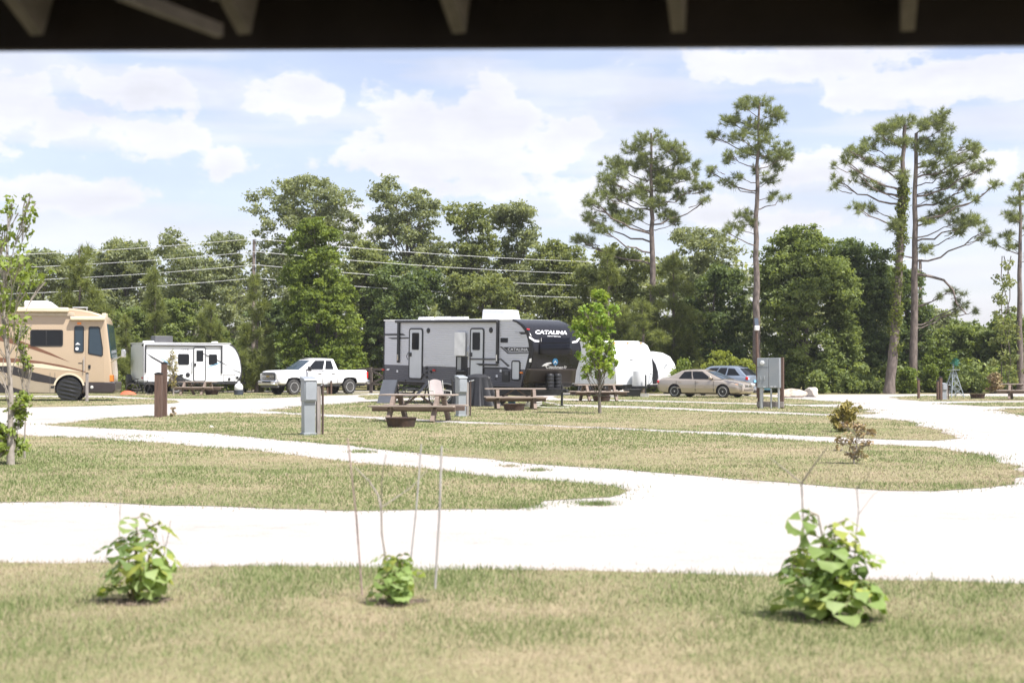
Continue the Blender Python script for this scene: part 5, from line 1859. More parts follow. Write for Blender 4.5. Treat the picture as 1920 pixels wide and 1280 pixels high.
def car_shell(t, st, paint, wheels, arch_r, arch_w=0.3, square=False, n=56, crown=0.05, tuck=0.86):
    """lower body lofted through stations (x, half width, bottom, shoulder, top)"""
    st = sorted(st)
    X = [s[0] for s in st]
    mb = MB()
    secs = []
    for k in range(n + 1):
        x = X[0] + (X[-1] - X[0]) * (0.5 - 0.5 * math.cos(math.pi * k / n) * 1.0) if False else X[0] + (X[-1] - X[0]) * k / n
        w, b, s, tp = (crom(X, [q[j] for q in st], x) for j in (1, 2, 3, 4))
        half = [(0, b), (w * tuck * .9, b), (w * .955, b + .07), (w * .99, b + (s - b) * .35), (w, b + (s - b) * .62), (w * .985, s - .015), (w * .955, s + (tp - s) * .35), (w * .86, tp - .012), (w * .6, tp + crown * .55), (0, tp + crown)]
        ring = [(x, y, z) for y, z in half] + [(x, -y, z) for y, z in reversed(half[1:-1])]
        secs.append(ring)
    m_ = len(secs[0])
    vs = [p for r in secs for p in r]
    fs = []
    for k in range(n):
        for i in range(m_):
            j = (i + 1) % m_
            fs.append((k * m_ + i, k * m_ + j, (k + 1) * m_ + j, (k + 1) * m_ + i))
    fs.append(tuple(range(m_))); fs.append(tuple(reversed(range(n * m_, (n + 1) * m_))))
    body = mb.add(vs, fs).build('body', paint, t, smooth=40)
    cuts = []
    for (x, yw, r) in wheels:
        for s in (-1, 1):
            if square:
                a = arch_r
                pl = [(x - a * 1.02, 0.0), (x - a * .98, r + a * .45), (x - a * .78, r + a * .90), (x - a * .3, r + a * 1.0), (x + a * .3, r + a * 1.0), (x + a * .78, r + a * .90), (x + a * .98, r + a * .45), (x + a * 1.02, 0.0)]
                c = MB().prism(pl, s * (yw - .18), s * (yw + .5)).build('cut', M_BLACK, t)
            else:
                pl = [(x - arch_r, -.05)] + [(x - arch_r * math.cos(R(a)), r + arch_r * math.sin(R(a))) for a in range(0, 181, 12)] + [(x + arch_r, -.05)]
                c = MB().prism(pl, s * (yw - .18), s * (yw + .5)).build('cut', M_BLACK, t)
            cuts.append(c)
    boolean_cut(body, cuts)
    return body


def cabin(t, P, paint, glass, side_wins, front_glass=None, rear=True, roof_rail=False):
    """greenhouse: P = dict(xr0,xr1,xf0,xf1,z0,z1,wb,wr)"""
    def side(u, v, s):
        e = v ** 1.15
        xr = P['xr0'] + (P['xr1'] - P['xr0']) * v + P.get('rb', 0) * math.sin(math.pi * v)
        xf = P['xf0'] + (P['xf1'] - P['xf0']) * v + P.get('fb', 0) * math.sin(math.pi * v)
        x = xr + (xf - xr) * u
        w = P['wb'] + (P['wr'] - P['wb']) * e
        y = w * (1 - 0.07 * abs(2 * u - 1) ** 3.5)
        z = P['z0'] + (P['z1'] - P['z0']) * v
        z -= P.get('drop', 0) * v * max(0, (0.35 - u) / 0.35) ** 1.5 + P.get('fdrop', 0.04) * v * max(0, (u - .75) / .25) ** 2
        return Vector((x, s * y, z))

    def end(u, v, a):
        l, r = side(a, v, 1), side(a, v, -1)
        p = l.lerp(r, u)
        p.x += (0.16 if a > .5 else -0.10) * (1 - (2 * u - 1) ** 2) * (1 - .35 * v)
        p.z += 0.012 * (1 - (2 * u - 1) ** 2)
        return p

    def roof(u, v):
        l, r = side(u, 1, 1), side(u, 1, -1)
        p = l.lerp(r, v)
        b = (1 - (2 * v - 1) ** 2)
        ex = ((1 - u) * -0.10 * (1 if u < .5 else 0) * 0)
        p.z += 0.055 * b ** .7
        if u > .85: p.x += 0.104 * b * (u - .85) / .15
        if u < .15: p.x -= 0.065 * b * (.15 - u) / .15
        return p
    mb = MB()
    for s in (1, -1):
        mb.grid(lambda u, v: side(u, v, s), 16, 6)
    mb.grid(lambda u, v: end(u, v, 1), 12, 6)
    mb.grid(lambda u, v: end(u, v, 0), 12, 6)
    mb.grid(roof, 16, 12)
    import bmesh
    c = mb.build('cabin', paint, t, smooth=45, recalc=False)
    bm = bmesh.new(); bm.from_mesh(c.data)
    bmesh.ops.remove_doubles(bm, verts=bm.verts, dist=0.003)
    bmesh.ops.recalc_face_normals(bm, faces=bm.faces)
    bm.to_mesh(c.data); bm.free()
    c.data.polygons.foreach_set('use_smooth', np.ones(len(c.data.polygons), dtype=bool)); c.data.set_sharp_from_angle(angle=R(45))
    for (u0b, u1b, u0t, u1t, v0, v1) in side_wins:
        for s in (1, -1):
            def win(u, v):
                ua = u0b + (u0t - u0b) * v; ub = u1b + (u1t - u1b) * v
                p = side(ua + (ub - ua) * u, v0 + (v1 - v0) * v, s)
                return p + Vector((0, s * 0.010, 0.002))
            MB().grid(win, 8, 4).build('window', glass, t, smooth=60)
    fg = front_glass or glass
    MB().grid(lambda u, v: end(.05 + .90 * u, .04 + .88 * v, 1) + Vector((0.012, 0, 0.008)), 12, 5).build('windshield', fg, t, smooth=60)
    if rear:
        MB().grid(lambda u, v: end(.08 + .84 * u, .12 + .78 * v, 0) + Vector((-0.012, 0, 0.008)), 12, 5).build('rear_window', glass, t, smooth=60)
    return side, end


# tan sedan ---------------------------------------------------------
M_CHAMP = mat('champagne_paint', (0.45, 0.39, 0.325), 0.26, metal=0.45, var=0.04, scale=1.0, coat=0.5, dirt=((0.42, 0.36, 0.29), 2.0, 0.3))
_p = at(1323, gy(73.5), 73.5); _p.z = 0
t = thing('sedan', 'champagne tan four door sedan parked on the grass', 'car', _p, R(-35))
st = [(2.43, .60, .30, .52, .60), (2.36, .75, .22, .58, .68), (2.15, .86, .20, .66, .76), (1.7, .90, .19, .74, .84), (1.05, .91, .19, .83, .93), (.3, .915, .19, .87, .94), (-.6, .915, .19, .89, .96),
      (-1.4, .905, .19, .90, .98), (-1.9, .89, .21, .89, .985), (-2.25, .83, .27, .85, .96), (-2.42, .74, .38, .76, .86)]
body = car_shell(t, st, M_CHAMP, [(1.42, .80, .32), (-1.33, .80, .32)], 0.385)
cabin(t, dict(xr0=-1.95, xr1=-1.12, xf0=1.28, xf1=.28, z0=.93, z1=1.40, wb=.84, wr=.60, drop=.05), M_CHAMP, M_DGLASS,
      [(.53, .86, .50, .84, .06, .86), (.25, .50, .22, .47, .08, .86)], M_BGLASS)
for x in (1.42, -1.33):
    wheel(t, x, -.80, .32, .20, -1, rim_r=.68); wheel(t, x, .80, .32, .20, 1, rim_r=.68)
for s in (-1, 1):
    MB().box((2.30, s * .62, .66), (.22, .34, .13), Euler((0, R(14), s * R(-24)))).build('headlight', M_HEAD, t, bevel=.03)
    MB().box((2.16, s * .80, .66), (.16, .06, .10), Euler((0, R(10), s * R(-18)))).build('turn_signal', mat('pale_amber', (.75, .45, .28), .3), t, bevel=.02)
    MB().box((-2.33, s * .70, .80), (.10, .26, .15), Euler((0, R(-16), s * R(22)))).build('tail_light', M_RED, t, bevel=.03)
    mr = MB().box((.78, s * .98, 1.02), (.14, .20, .14)).build('mirror', M_CHAMP, t, bevel=.04)
    MB().box((.80, s * .86, .98), (.08, .10, .05)).build('mirror_stalk', M_BLACK, mr)
    for x in (-.02, -1.02):
        MB().box((x, s * .922, .80), (.19, .022, .035)).build('door_handle', M_CHAMP, t, bevel=.008)
    for x in (.92, -.12, -1.22):
        MB().box((x, s * .917, .58), (.012, .012, .56)).build('door_seam', M_BLACK, t)
    MB().box((-.1, s * .922, .50), (2.2, .02, .05)).build('side_moulding', M_CHAMP, t, bevel=.008)
g = MB().box((2.405, 0, .60), (.06, .78, .12), Euler((0, R(-20), 0))).build('grille', M_BLACK, t, bevel=.02)
for k in range(3):
    MB().box((2.437, 0, .565 + k * .035), (.02, .72, .010)).build('grille_bar', M_CHROME, g)
MB().lathe([(.001, .012), (.05, .008), (.055, 0)], 14, (2.44, 0, .61), 'x').build('emblem', M_CHROME, t)
MB().box((2.40, 0, .40), (.08, 1.05, .09)).build('lower_grille', M_BLACK, t, bevel=.02)
for k in range(2):
    MB().box((2.445, 0, .385 + k * .035), (.012, 1.0, .012)).build('lower_grille_bar', M_CHAMP, t)
MB().span(-2.1, 2.1, -.7, .7, .17, .22).build('under_tray', M_BLACK, t)

# silver hatch behind -------------------------------------------------
M_SILV = mat('silver_blue_paint', (0.27, 0.315, 0.38), 0.26, metal=0.4, var=0.04, coat=0.5)
_p = at(1346, gy(78.5), 78.5); _p.z = 0
t = thing('suv', 'silver sport utility car half hidden behind the tan sedan', 'car', _p, R(143))
st = [(2.35, .62, .34, .62, .74), (2.25, .80, .26, .72, .84), (1.9, .90, .24, .84, .95), (1.2, .92, .23, .93, 1.04), (.3, .92, .23, .97, 1.06), (-.8, .92, .23, 1.0, 1.09), (-1.6, .91, .24, 1.02, 1.11), (-2.05, .87, .30, 1.0, 1.09), (-2.3, .78, .42, .88, .98)]
car_shell(t, st, M_SILV, [(1.38, .80, .34), (-1.35, .80, .34)], 0.41)
cabin(t, dict(xr0=-2.12, xr1=-1.55, xf0=1.25, xf1=.25, z0=1.06, z1=1.60, wb=.85, wr=.62, drop=.06), M_SILV, M_DGLASS,
      [(.60, .86, .57, .84, .06, .86), (.36, .57, .33, .54, .08, .86), (.08, .33, .12, .30, .12, .82)], M_BGLASS)
for x in (1.38, -1.35):
    wheel(t, x, -.80, .34, .22, -1); wheel(t, x, .80, .34, .22, 1)
for s in (-1, 1):
    MB().box((-2.16, s * .70, .96), (.16, .34, .17), Euler((0, R(-12), s * R(26)))).build('tail_light', M_RED, t, bevel=.04)
    MB().box((.80, s * .99, 1.12), (.16, .18, .14)).build('mirror', M_SILV, t, bevel=.04)
    for x in (.0, -.95):
        MB().box((x, s * .926, .93), (.19, .022, .035)).build('door_handle', M_SILV, t, bevel=.008)
MB().box((-2.26, 0, .62), (.14, 1.5, .18)).build('rear_bumper', M_BLACK, t, bevel=.05)
MB().box((-2.335, 0, .80), (.02, .5, .13)).build('number_plate', M_LBLUE, t)
MB().span(-2.0, 2.0, -.7, .7, .2, .26).build('under_tray', M_BLACK, t)

# white pickup --------------------------------------------------------
M_PICK = mat('white_truck_paint', (0.80, 0.80, 0.81), 0.25, var=0.02, coat=0.4, dirt=((0.70, 0.68, 0.65), 1.4, 0.25))
_p = at(590, gy(82), 82); _p.z = 0
t = thing('pickup_truck', 'white extended cab pickup truck with chrome front bumper', 'pickup', _p, R(180 + 40))
t.scale = (1.0, 1.0, 1.05)
st = [(3.02, .86, .66, 1.06, 1.20), (2.96, .95, .60, 1.10, 1.26), (2.7, .99, .55, 1.12, 1.31), (1.9, 1.0, .54, 1.13, 1.34), (1.25, 1.0, .54, 1.13, 1.345), (.4, 1.0, .54, 1.14, 1.33), (-.6, 1.0, .54, 1.14, 1.33), (-1.0, 1.0, .56, 1.16, 1.34), (-2.4, 1.0, .58, 1.18, 1.345), (-2.95, .985, .60, 1.18, 1.345), (-3.02, .95, .64, 1.16, 1.33)]
car_shell(t, st, M_PICK, [(1.95, .85, .42), (-1.78, .85, .42)], 0.52, square=True, crown=0.02, tuck=.9)
cabin(t, dict(xr0=-1.02, xr1=-.82, xf0=1.55, xf1=.62, z0=1.33, z1=1.94, wb=.93, wr=.73, drop=.02), M_PICK, M_DGLASS,
      [(.42, .84, .42, .82, .06, .86), (.12, .36, .14, .37, .08, .86)], M_BGLASS)
for x in (1.95, -1.78):
    wheel(t, x, -.86, .42, .27, -1, rim_r=.6); wheel(t, x, .86, .42, .27, 1, rim_r=.6, spokes=6)
MB().span(-2.95, 2.85, -.75, .75, .45, .56).build('frame_rails', M_STEELB, t)
g = MB().box((3.02, 0, 1.0), (.10, 1.36, .40)).build('grille', M_BLACK, t, bevel=.03)
for z in (1.10, 1.0, .90, .82):
    MB().box((3.078, 0, z), (.02, 1.3, .022 if z not in (1.0,) else .05)).build('grille_bar', M_CHROME, g)
cr_ = MB().prismx([(-.14, .97), (-.05, .97), (-.05, 1.0), (.05, 1.0), (.05, .97), (.14, .97), (.14, 1.03), (-.14, 1.03)], 3.085, 3.10).build('emblem', mat('gold_emblem', (.6, .42, .12), .3, metal=.6), g)
for s in (-1, 1):
    MB().box((2.94, s * .80, .98), (.20, .26, .34), Euler((0, 0, s * R(-18)))).build('headlight', M_HEAD, t, bevel=.03)
    MB().box((2.86, s * .925, .92), (.16, .05, .2), Euler((0, 0, s * R(-12)))).build('turn_signal', mat('pale_amber', (.75, .45, .28), .3), t, bevel=.02)
    MB().box((-2.98, s * .93, 1.06), (.12, .13, .36)).build('tail_light', M_RED, t, bevel=.02)
    m1 = MB().box((1.08, s * 1.17, 1.40), (.16, .24, .26)).build('mirror', M_BLACK, t, bevel=.04)
    MB().box((1.12, s * 1.0, 1.36), (.06, .2, .05)).build('mirror_stalk', M_BLACK, m1)
    for x in (.28, -.62):
        MB().box((x, s * 1.008, 1.15), (.24, .03, .05)).build('door_handle', M_CHROME, t, bevel=.01)
    for x in (1.28, .10, -.92):
        MB().box((x, s * 1.001, .95), (.014, .012, .68)).build('door_seam', M_BLACK, t)
    MB().tube([(1.25, s * .98, .48), (-1.1, s * .98, .48)], .05, 8).build('side_step', M_BLACK, t)
MB().box((3.06, 0, .66), (.22, 1.96, .26)).build('front_bumper', M_CHROME, t, bevel=.05)
MB().box((3.165, 0, .70), (.03, .9, .1)).build('bumper_opening', M_BLACK, t)
MB().box((2.95, 0, .47), (.24, 1.7, .16)).build('air_dam', M_STEP, t, bevel=.04)
MB().box((-3.10, 0, .68), (.18, 1.9, .20)).build('rear_bumper', M_CHROME, t, bevel=.03)
MB().box((-3.25, 0, .52), (.2, .1, .08)).build('hitch', M_STEELB, t)
MB().span(-2.9, -1.15, -.86, .86, 1.335, 1.375).build('bed_cover', M_STEELB, t)

# ------------------------------------------------------------------ picnic tables
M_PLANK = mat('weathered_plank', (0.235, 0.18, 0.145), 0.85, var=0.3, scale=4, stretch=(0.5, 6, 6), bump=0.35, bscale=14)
M_PLANKT = mat('pale_plank', (0.36, 0.295, 0.245), 0.85, var=0.22, scale=4, stretch=(0.5, 6, 6), bump=0.35, bscale=14)  # paler board tone for table top and seats
M_PLANKD = mat('dark_plank', (0.16, 0.115, 0.09), 0.85, var=0.3, scale=4, stretch=(0.5, 6, 6), bump=0.35, bscale=14)  # darker board tone for the rail under each seat


def plank(parent, m, x0, x1, y, z, w, th, name='plank'):
    return box(name, m, parent, ((x0 + x1) / 2, y, z), (x1 - x0, w, th), bevel=0.006)


def picnic_table(label, loc, rot, L_=2.05, scale=1.0, bl=0.0, group='picnic tables on the camp sites'):
    t = thing('picnic_table', label, 'picnic table', loc, rot, group)
    H = .76
    for k in range(5):
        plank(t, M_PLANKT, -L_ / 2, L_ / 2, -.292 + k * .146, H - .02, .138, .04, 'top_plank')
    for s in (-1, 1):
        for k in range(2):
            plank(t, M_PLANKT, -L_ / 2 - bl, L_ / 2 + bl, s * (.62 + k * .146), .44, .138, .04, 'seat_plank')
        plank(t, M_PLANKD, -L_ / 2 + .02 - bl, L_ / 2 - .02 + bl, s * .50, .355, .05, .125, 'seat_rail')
    for sx in (-1, 1):
        x = sx * L_ * .30
        for s in (-1, 1):
            MB().beam((x, s * .84, 0), (x, s * .26, H - .06), .11, .16, up=(0, 1, 0)).build('leg', M_PLANK, t, bevel=.005)
        box('seat_beam', M_PLANK, t, (x - sx * .046, 0, .36), (.045, 1.5, .13), bevel=.005)
        box('top_beam', M_PLANK, t, (x - sx * .046, 0, H - .085), (.045, .70, .09), bevel=.005)
        MB().beam((x - sx * .07, 0, .36), (sx * .06, 0, H - .05), .08, .045).build('brace', M_PLANK, t)
    t.scale = (scale, scale, scale)
    return t


PT = picnic_table('big weathered picnic table in front with the folding chair seen above it', G(785, 790), R(-13), L_=2.1, bl=.16)
T2 = picnic_table('picnic table beside the black gas bottles of the grey camper', G(966, 767), R(4), L_=2.2)


def move_copy(src, label, loc, rot):
    c = copy_tree(src); c['label'] = label; c.location = loc; c.rotation_euler = (0, 0, rot)
    return c


move_copy(PT, 'dark picnic table behind the lime green sapling', G(1122, 752), R(12))
move_copy(PT, 'small far picnic table in front of the white camper door', at(220 + 1110 / 7.385, gy(80), 80) * 1, R(-14)).location.z = 0
move_copy(PT, 'far picnic table at the right edge by the undergrowth', G(1921, 749), R(-24))

# ------------------------------------------------------------------ fire rings
M_RUST = mat('rusty_steel', (0.085, 0.050, 0.038), 0.9, var=0.4, scale=7, bump=0.4, color2=(0.045, 0.030, 0.026))
M_ASH = mat('grey_ash', (0.22, 0.20, 0.18), 1.0, var=0.4, scale=12, bump=0.6)


def fire_ring(label, loc, r=.38):
    t = thing('fire_ring', label, 'fire ring', loc, random.uniform(0, 3), 'rusty steel fire rings')
    MB().lathe([(r * .86, 0), (r * 1.02, .24), (r * 1.06, .25), (r * 1.06, .235), (r * .97, .235), (r * .82, .01)], 28).build('ring', M_RUST, t, smooth=40, recalc=True)
    MB().lathe([(.001, .06), (r * .5, .05), (r * .83, .03)], 18).build('ash', M_ASH, t, smooth=60)
    return t


FR = fire_ring('rusty fire ring in front of the big weathered picnic table', G(752, 801))
for lb, px, py, s in (('rusty fire ring in front of the picnic table by the gas bottles', 964, 770, 1.0), ('rusty fire ring on the grass behind the lime green sapling', 1128, 753, 1.05),
                      ('rusty fire ring alone on the dry lawn at the far right', 1833, 747, .95), ('rusty fire ring near the far picnic table of the white camper', 397, 740, 1.0)):
    c = copy_tree(FR); c['label'] = lb; c.location = G(px, py); c.scale = (s, s, s)

# ------------------------------------------------------------------ hook-up pedestals, posts, cabinets
M_GBOX = mat('grey_enamel', (0.27, 0.295, 0.315), 0.4, var=0.06, scale=4, dirt=((0.30, 0.29, 0.27), 4, 0.4))
M_POST = mat('brown_post', (0.13, 0.080, 0.060), 0.85, var=0.3, scale=5, stretch=(4, 4, .5), bump=.35, bscale=25)
M_POSTG = mat('grey_post', (0.30, 0.27, 0.25), 0.9, var=0.3, scale=5, stretch=(4, 4, .5), bump=.35, bscale=25)


def pedestal(label, loc, rot, H=1.12):
    t = thing('power_pedestal', label, 'pedestal', loc, rot, 'grey hook-up pedestals')
    box('lower_box', M_GBOX, t, (0, 0, H * .31), (.26, .20, H * .62), bevel=.01)
    box('upper_box', M_GBOX, t, (0, -.02, H * .80), (.29, .26, H * .38), bevel=.015)
    MB().prismx([(-.18, H * .985), (-.15, H * 1.015), (.12, H * 1.06), (.13, H * .985)], -.155, .155).build('lid', M_GBOX, t, bevel=.006)
    box('flap_door', mat('grey_flap', (0.31, 0.335, 0.36), .35), t, (0, -.158, H * .80), (.24, .016, H * .32), bevel=.006)
    box('foot_plate', M_GBOX, t, (0, 0, .03), (.30, .24, .06), bevel=.006)
    box('support_post', M_POSTG, t, (.26, .08, H * .44), (.09, .09, H * .88), bevel=.006)
    MB().tube([(.34, .02, 0), (.34, .02, H * .86), (.35, 0, H * .92)], .026, 8).build('water_pipe', mat('dark_pipe', (.09, .06, .05), .6), t, smooth=50)
    MB().tube([(.30, .02, H * .90), (.44, -.04, H * .93)], .016, 6).build('spigot', M_STEEL, t)
    return t


PD = pedestal('nearest grey power pedestal standing alone left of the big picnic table', G(578, 816), R(28), H=1.22)
c = move_copy(PD, 'grey power pedestal right behind the big picnic table', G(864, 781), R(30))
c.scale = (1.0, 1.0, .98)
# far grey one
c = move_copy(PD, 'small grey pedestal beside the twin posts at the far right', G(1769, 749), R(20)); c.scale = (.9, .9, .62)


def post_pair(label, px, py, specs, name='bollard_posts'):
    t = thing('site_post', label, 'post', G(px, py), 0, 'brown square site posts')
    Y = G(px, py).y
    for (dx, w, h, mm) in specs:
        p_ = box('post', mm, t, (dx, 0, h / 2), (w, w, h), bevel=.006)
        MB().prism([(dx - w * .55, h), (dx + w * .55, h), (dx + w * .52, h + .03), (dx, h + .06), (dx - w * .52, h + .03)], -w * .55, w * .55).build('cap', M_BLACK, p_)
    return t


def single_post(label, px, py, w, h, mm=None, cap=True, rot=.3):
    t = thing('site_post', label, 'post', G(px, py), rot, 'brown square site posts')
    box('post', mm or M_POST, t, (0, 0, h / 2), (w, w, h), bevel=.006)
    if cap:
        MB().prism([(-w * .55, h), (w * .55, h), (w * .52, h + .03), (0, h + .06), (-w * .52, h + .03)], -w * .55, w * .55).build('cap', M_BLACK, t)
    return t


single_post('shorter of the two brown posts in front of the white camper', 297, 782.5, .21, 1.30, rot=0.05)
single_post('taller of the two brown posts in front of the white camper', 307.5, 781.5, .16, 1.62, rot=0.05)
single_post('brown hook-up post in front of the motorhome wheel', 163, 753, .13, 1.25, M_POSTG)
t = thing('site_sign', 'pale wooden site marker on a post in front of the pickup', 'sign', G(604, 739), .2)
box('post', M_POSTG, t, (0, 0, .7), (.11, .11, 1.4), bevel=.006)
box('board', M_POSTG, t, (0, -.07, 1.22), (.28, .03, .48), bevel=.006)
single_post('tallest of the three thin brown posts in front of the pickup', 614, 739.5, .09, 1.10)
single_post('middle of the three thin brown posts in front of the pickup', 617.5, 739, .09, .92)
single_post('shortest of the three thin brown posts in front of the pickup', 621, 739.5, .09, .74)
single_post('lone brown post with orange tag at the foot of the right hand pines', 1722.5, 747, .10, .93)
single_post('shorter of the twin brown posts by the small windmill', 1759, 750, .11, .88)
single_post('taller of the twin brown posts by the small windmill', 1764, 750.5, .12, 1.05)

# meter cabinet
Y = G(1440, 766).y
t = thing('meter_cabinet', 'grey electric meter cabinet on brown posts and steel conduits', 'utility cabinet', G(1440, 766), R(-24))
px = Y / F
def zc(py): return at(1440, py, Y).z
za, zt_ = zc(727), zc(671)
box('meter_box', M_GBOX, t, (-.16, 0, (za + zt_) / 2), (.42, .26, zt_ - za), bevel=.012)
box('breaker_box', M_GBOX, t, (.26, 0, (za + zt_) / 2), (.40, .26, zt_ - za), bevel=.012)
x0 = -.18
MB().lathe([(.001, -.20), (.07, -.19), (.085, -.16), (.085, -.12)], 18, (x0, 0, zt_ - .18), 'y').build('meter', mat('meter_glass', (.62, .63, .62), .12), t, smooth=40)
box('seam_strip', M_STEP, t, (-.16, -.132, zt_ - .34), (.42, .008, .012))
for x in (-.24, -.10):
    box('latch', M_STEEL, t, (x, -.14, za + .36), (.025, .03, .14), bevel=.004)
for x in (.17, .30):
    box('label_plate', M_LETTER, t, (x, -.133, za + .05), (.09, .006, .022))
box('label_plate', M_LETTER, t, (-.10, -.133, za + .04), (.09, .006, .018))
box('post', M_POST, t, (-.36, .19, za * .6), (.12, .12, za * 1.2), bevel=.006)
box('post', M_POST, t, (.48, .19, zt_ * .505), (.13, .13, zt_ * 1.01), bevel=.006)
box('cross_rail', M_POSTG, t, (.06, .10, .16), (1.0, .06, .2), bevel=.006)
for x, r_ in ((-.24, .07), (.12, .035), (.40, .04)):
    MB().tube([(x, 0, 0), (x, 0, za + .02)], r_, 10).build('conduit', M_STEEL, t, smooth=50)
box('blue_tag', M_LBLUE, t, (-.02, -.02, za - .04), (.24, .02, .07))
# lamp pole behind it
Yp = 71.0
t = thing('lamp_pole', 'thin wooden pole with white lamp and small solar panel behind the meter cabinet', 'lamp pole', at(1420, gy(Yp), Yp), .2)
t.location.z = 0
h0 = at(1420, 618, Yp).z
MB().tube([(.05, 0, 0), (.02, 0, h0 * .5), (-.03, 0, h0)], [.085, .08, .07], 10).build('pole', M_POST, t, smooth=50)
lp = box('lamp_head', M_LETTER, t, (-.03, -.05, h0 + .08), (.22, .18, .24), bevel=.03)
MB().box((-.04, -.02, h0 + .40), (.20, .03, .36), Euler((R(-14), 0, 0))).build('solar_panel', mat('solar_blue', (.08, .10, .13), .2), t)
MB().tube([(-.04, .02, h0 + .1), (-.04, .02, h0 + .3)], .018, 6).build('bracket', M_STEEL, t)

# ------------------------------------------------------------------ rail fence, marker, windmill, rocks
M_FENCE = mat('dark_fence_wood', (0.13, 0.105, 0.085), 0.9, var=0.3, scale=5, bump=.35)
fa, fb = at(648, gy(87.5), 87.5), at(745, gy(84.5), 84.5)
fa.z = fb.z = 0
ang = math.atan2(fb.y - fa.y, fb.x - fa.x)
t = thing('rail_fence', 'dark wooden rail fence with crossed braces behind the pickup', 'fence', fa, ang)
Lf = (fb - fa).length
nb = 2
for k in range(nb + 1):
    x = Lf * k / nb
    box('post', M_FENCE, t, (x, 0, .78), (.15, .15, 1.56), bevel=.008)
for k in range(nb):
    a, b = Lf * k / nb + .08, Lf * (k + 1) / nb - .08
    box('rail', M_FENCE, t, ((a + b) / 2, 0, 1.45), (b - a, .045, .14), bevel=.004)
    box('rail', M_FENCE, t, ((a + b) / 2, 0, .55), (b - a, .045, .12), bevel=.004)
    MB().beam((a, -.03, 1.36), (b, -.03, .62), .04, .12).build('brace', M_FENCE, t)
    MB().beam((a, .03, .62), (b, .03, 1.36), .04, .12).build('brace', M_FENCE, t)
for lb, px, Y, h in (('left of two dark fence posts in front of the leaning yellow marker', 479, 92, 1.5), ('right of two dark fence posts in front of the leaning yellow marker', 492.5, 91.5, 1.6)):
    p_ = at(px, gy(Y), Y); p_.z = 0
    tag(box('fence_post', M_FENCE, None, (0, 0, h / 2), (.16, .16, h), bevel=.008), lb, 'post', 'dark fence posts').location = p_
M_YEL = mat('yellow_marker', (0.80, 0.58, 0.03), 0.45, var=0.06)
p_ = at(499, gy(92.5), 92.5); p_.z = 0
t = thing('guy_wire', 'leaning guy wire with bright yellow marker behind the pickup', 'guy wire', p_)
d_ = at(484, 560, 92.7) - p_
MB().tube([(0, 0, 0), tuple(d_)], .018, 6).build('wire', M_STEEL, t)
MB().tube([tuple(d_ * .20), tuple(d_ * .48)], .055, 8).build('marker_sleeve', M_YEL, t, smooth=50)

p_ = G(1788, 745)
t = thing('ornamental_windmill', 'small steel ornamental windmill with green wheel in front of the bushes', 'windmill', p_, .3)
k_ = p_.y / F
H = at(1788, 693, p_.y).z
M_WM = mat('windmill_steel', (0.36, 0.40, 0.42), 0.5, metal=.4)
M_WG = mat('windmill_green', (0.012, 0.10, 0.062), 0.4)
b_, tp_ = .38, .06
for sx in (-1, 1):
    for sy in (-1, 1):
        MB().tube([(sx * b_, sy * b_, 0), (sx * tp_, sy * tp_, H)], .022, 6).build('tower_leg', M_WM, t)
for k in range(3):
    z0, z1 = H * (.05 + .28 * k), H * (.05 + .28 * (k + 1))
    w0, w1 = b_ + (tp_ - b_) * z0 / H, b_ + (tp_ - b_) * z1 / H
    for (ax, ay, bx, by) in ((-1, -1, 1, -1), (1, -1, 1, 1), (1, 1, -1, 1), (-1, 1, -1, -1)):
        MB().beam((ax * w0, ay * w0, z0), (bx * w1, by * w1, z1), .018, .018).build('lattice', M_WM, t)
        MB().beam((bx * w0, by * w0, z0), (ax * w1, ay * w1, z1), .018, .018).build('lattice', M_WM, t)
        MB().beam((ax * w1, ay * w1, z1), (bx * w1, by * w1, z1), .018, .018).build('lattice', M_WM, t)
box('platform', M_WM, t, (0, 0, H), (.46, .46, .03))
hub = MB().lathe([(.001, -.2), (.05, -.19), (.05, .1), (.001, .11)], 10, (0, 0, H + .35), 'y').build('hub', M_WG, t)
MB().tube([(0, 0, H), (0, 0, H + .35)], .03, 8).build('mast', M_WM, t)
for k in range(10):
    a = 2 * math.pi * k / 10
    ca, sa = math.cos(a), math.sin(a)
    pr = [(.07 * ca - .02 * -sa, -.2, .07 * sa - .02 * ca), (.07 * ca + .02 * -sa, -.19, .07 * sa + .02 * ca), (.25 * ca + .036 * -sa, -.15, .25 * sa + .036 * ca), (.25 * ca - .036 * -sa, -.24, .25 * sa - .036 * ca)]
    MB().add([(x, y, z + H + .35) for x, y, z in pr] + [(x, y + .008, z + H + .35) for x, y, z in pr], [(0, 1, 2, 3), (7, 6, 5, 4), (0, 4, 5, 1), (1, 5, 6, 2), (2, 6, 7, 3), (3, 7, 4, 0)]).build('blade', M_WG, t)
MB().prism([(-.05, H + .33), (.05, H + .37), (.42, H + .5), (.46, H + .2)], .25, .26).build('tail_vane', M_WG, t)
MB().beam((0, 0, H + .35), (.1, .26, H + .35), .02, .02).build('tail_rod', M_WM, t)


def rock(label, loc, sx, sy, sz, m, seed, name='rock'):
    import bmesh
    bm = bmesh.new()
    bmesh.ops.create_icosphere(bm, subdivisions=3, radius=1)
    r = np.random.default_rng(seed)
    dirs = unit(r.normal(size=(9, 3))); cut = r.uniform(.55, .85, 9)
    for v in bm.verts:
        p = np.array(v.co)
        for d, c in zip(dirs, cut):
            k = p @ d
            if k > c: p = p - d * (k - c)
        v.co = p * (sx, sy, sz) * (1 + .03 * r.normal())
    me = bpy.data.meshes.new(name); bm.to_mesh(me); bm.free(); me.materials.append(m)
    o = bpy.data.objects.new(name, me); col.objects.link(o); o.location = loc + Vector((0, 0, sz * .35))
    return tag(o, label, 'rock')


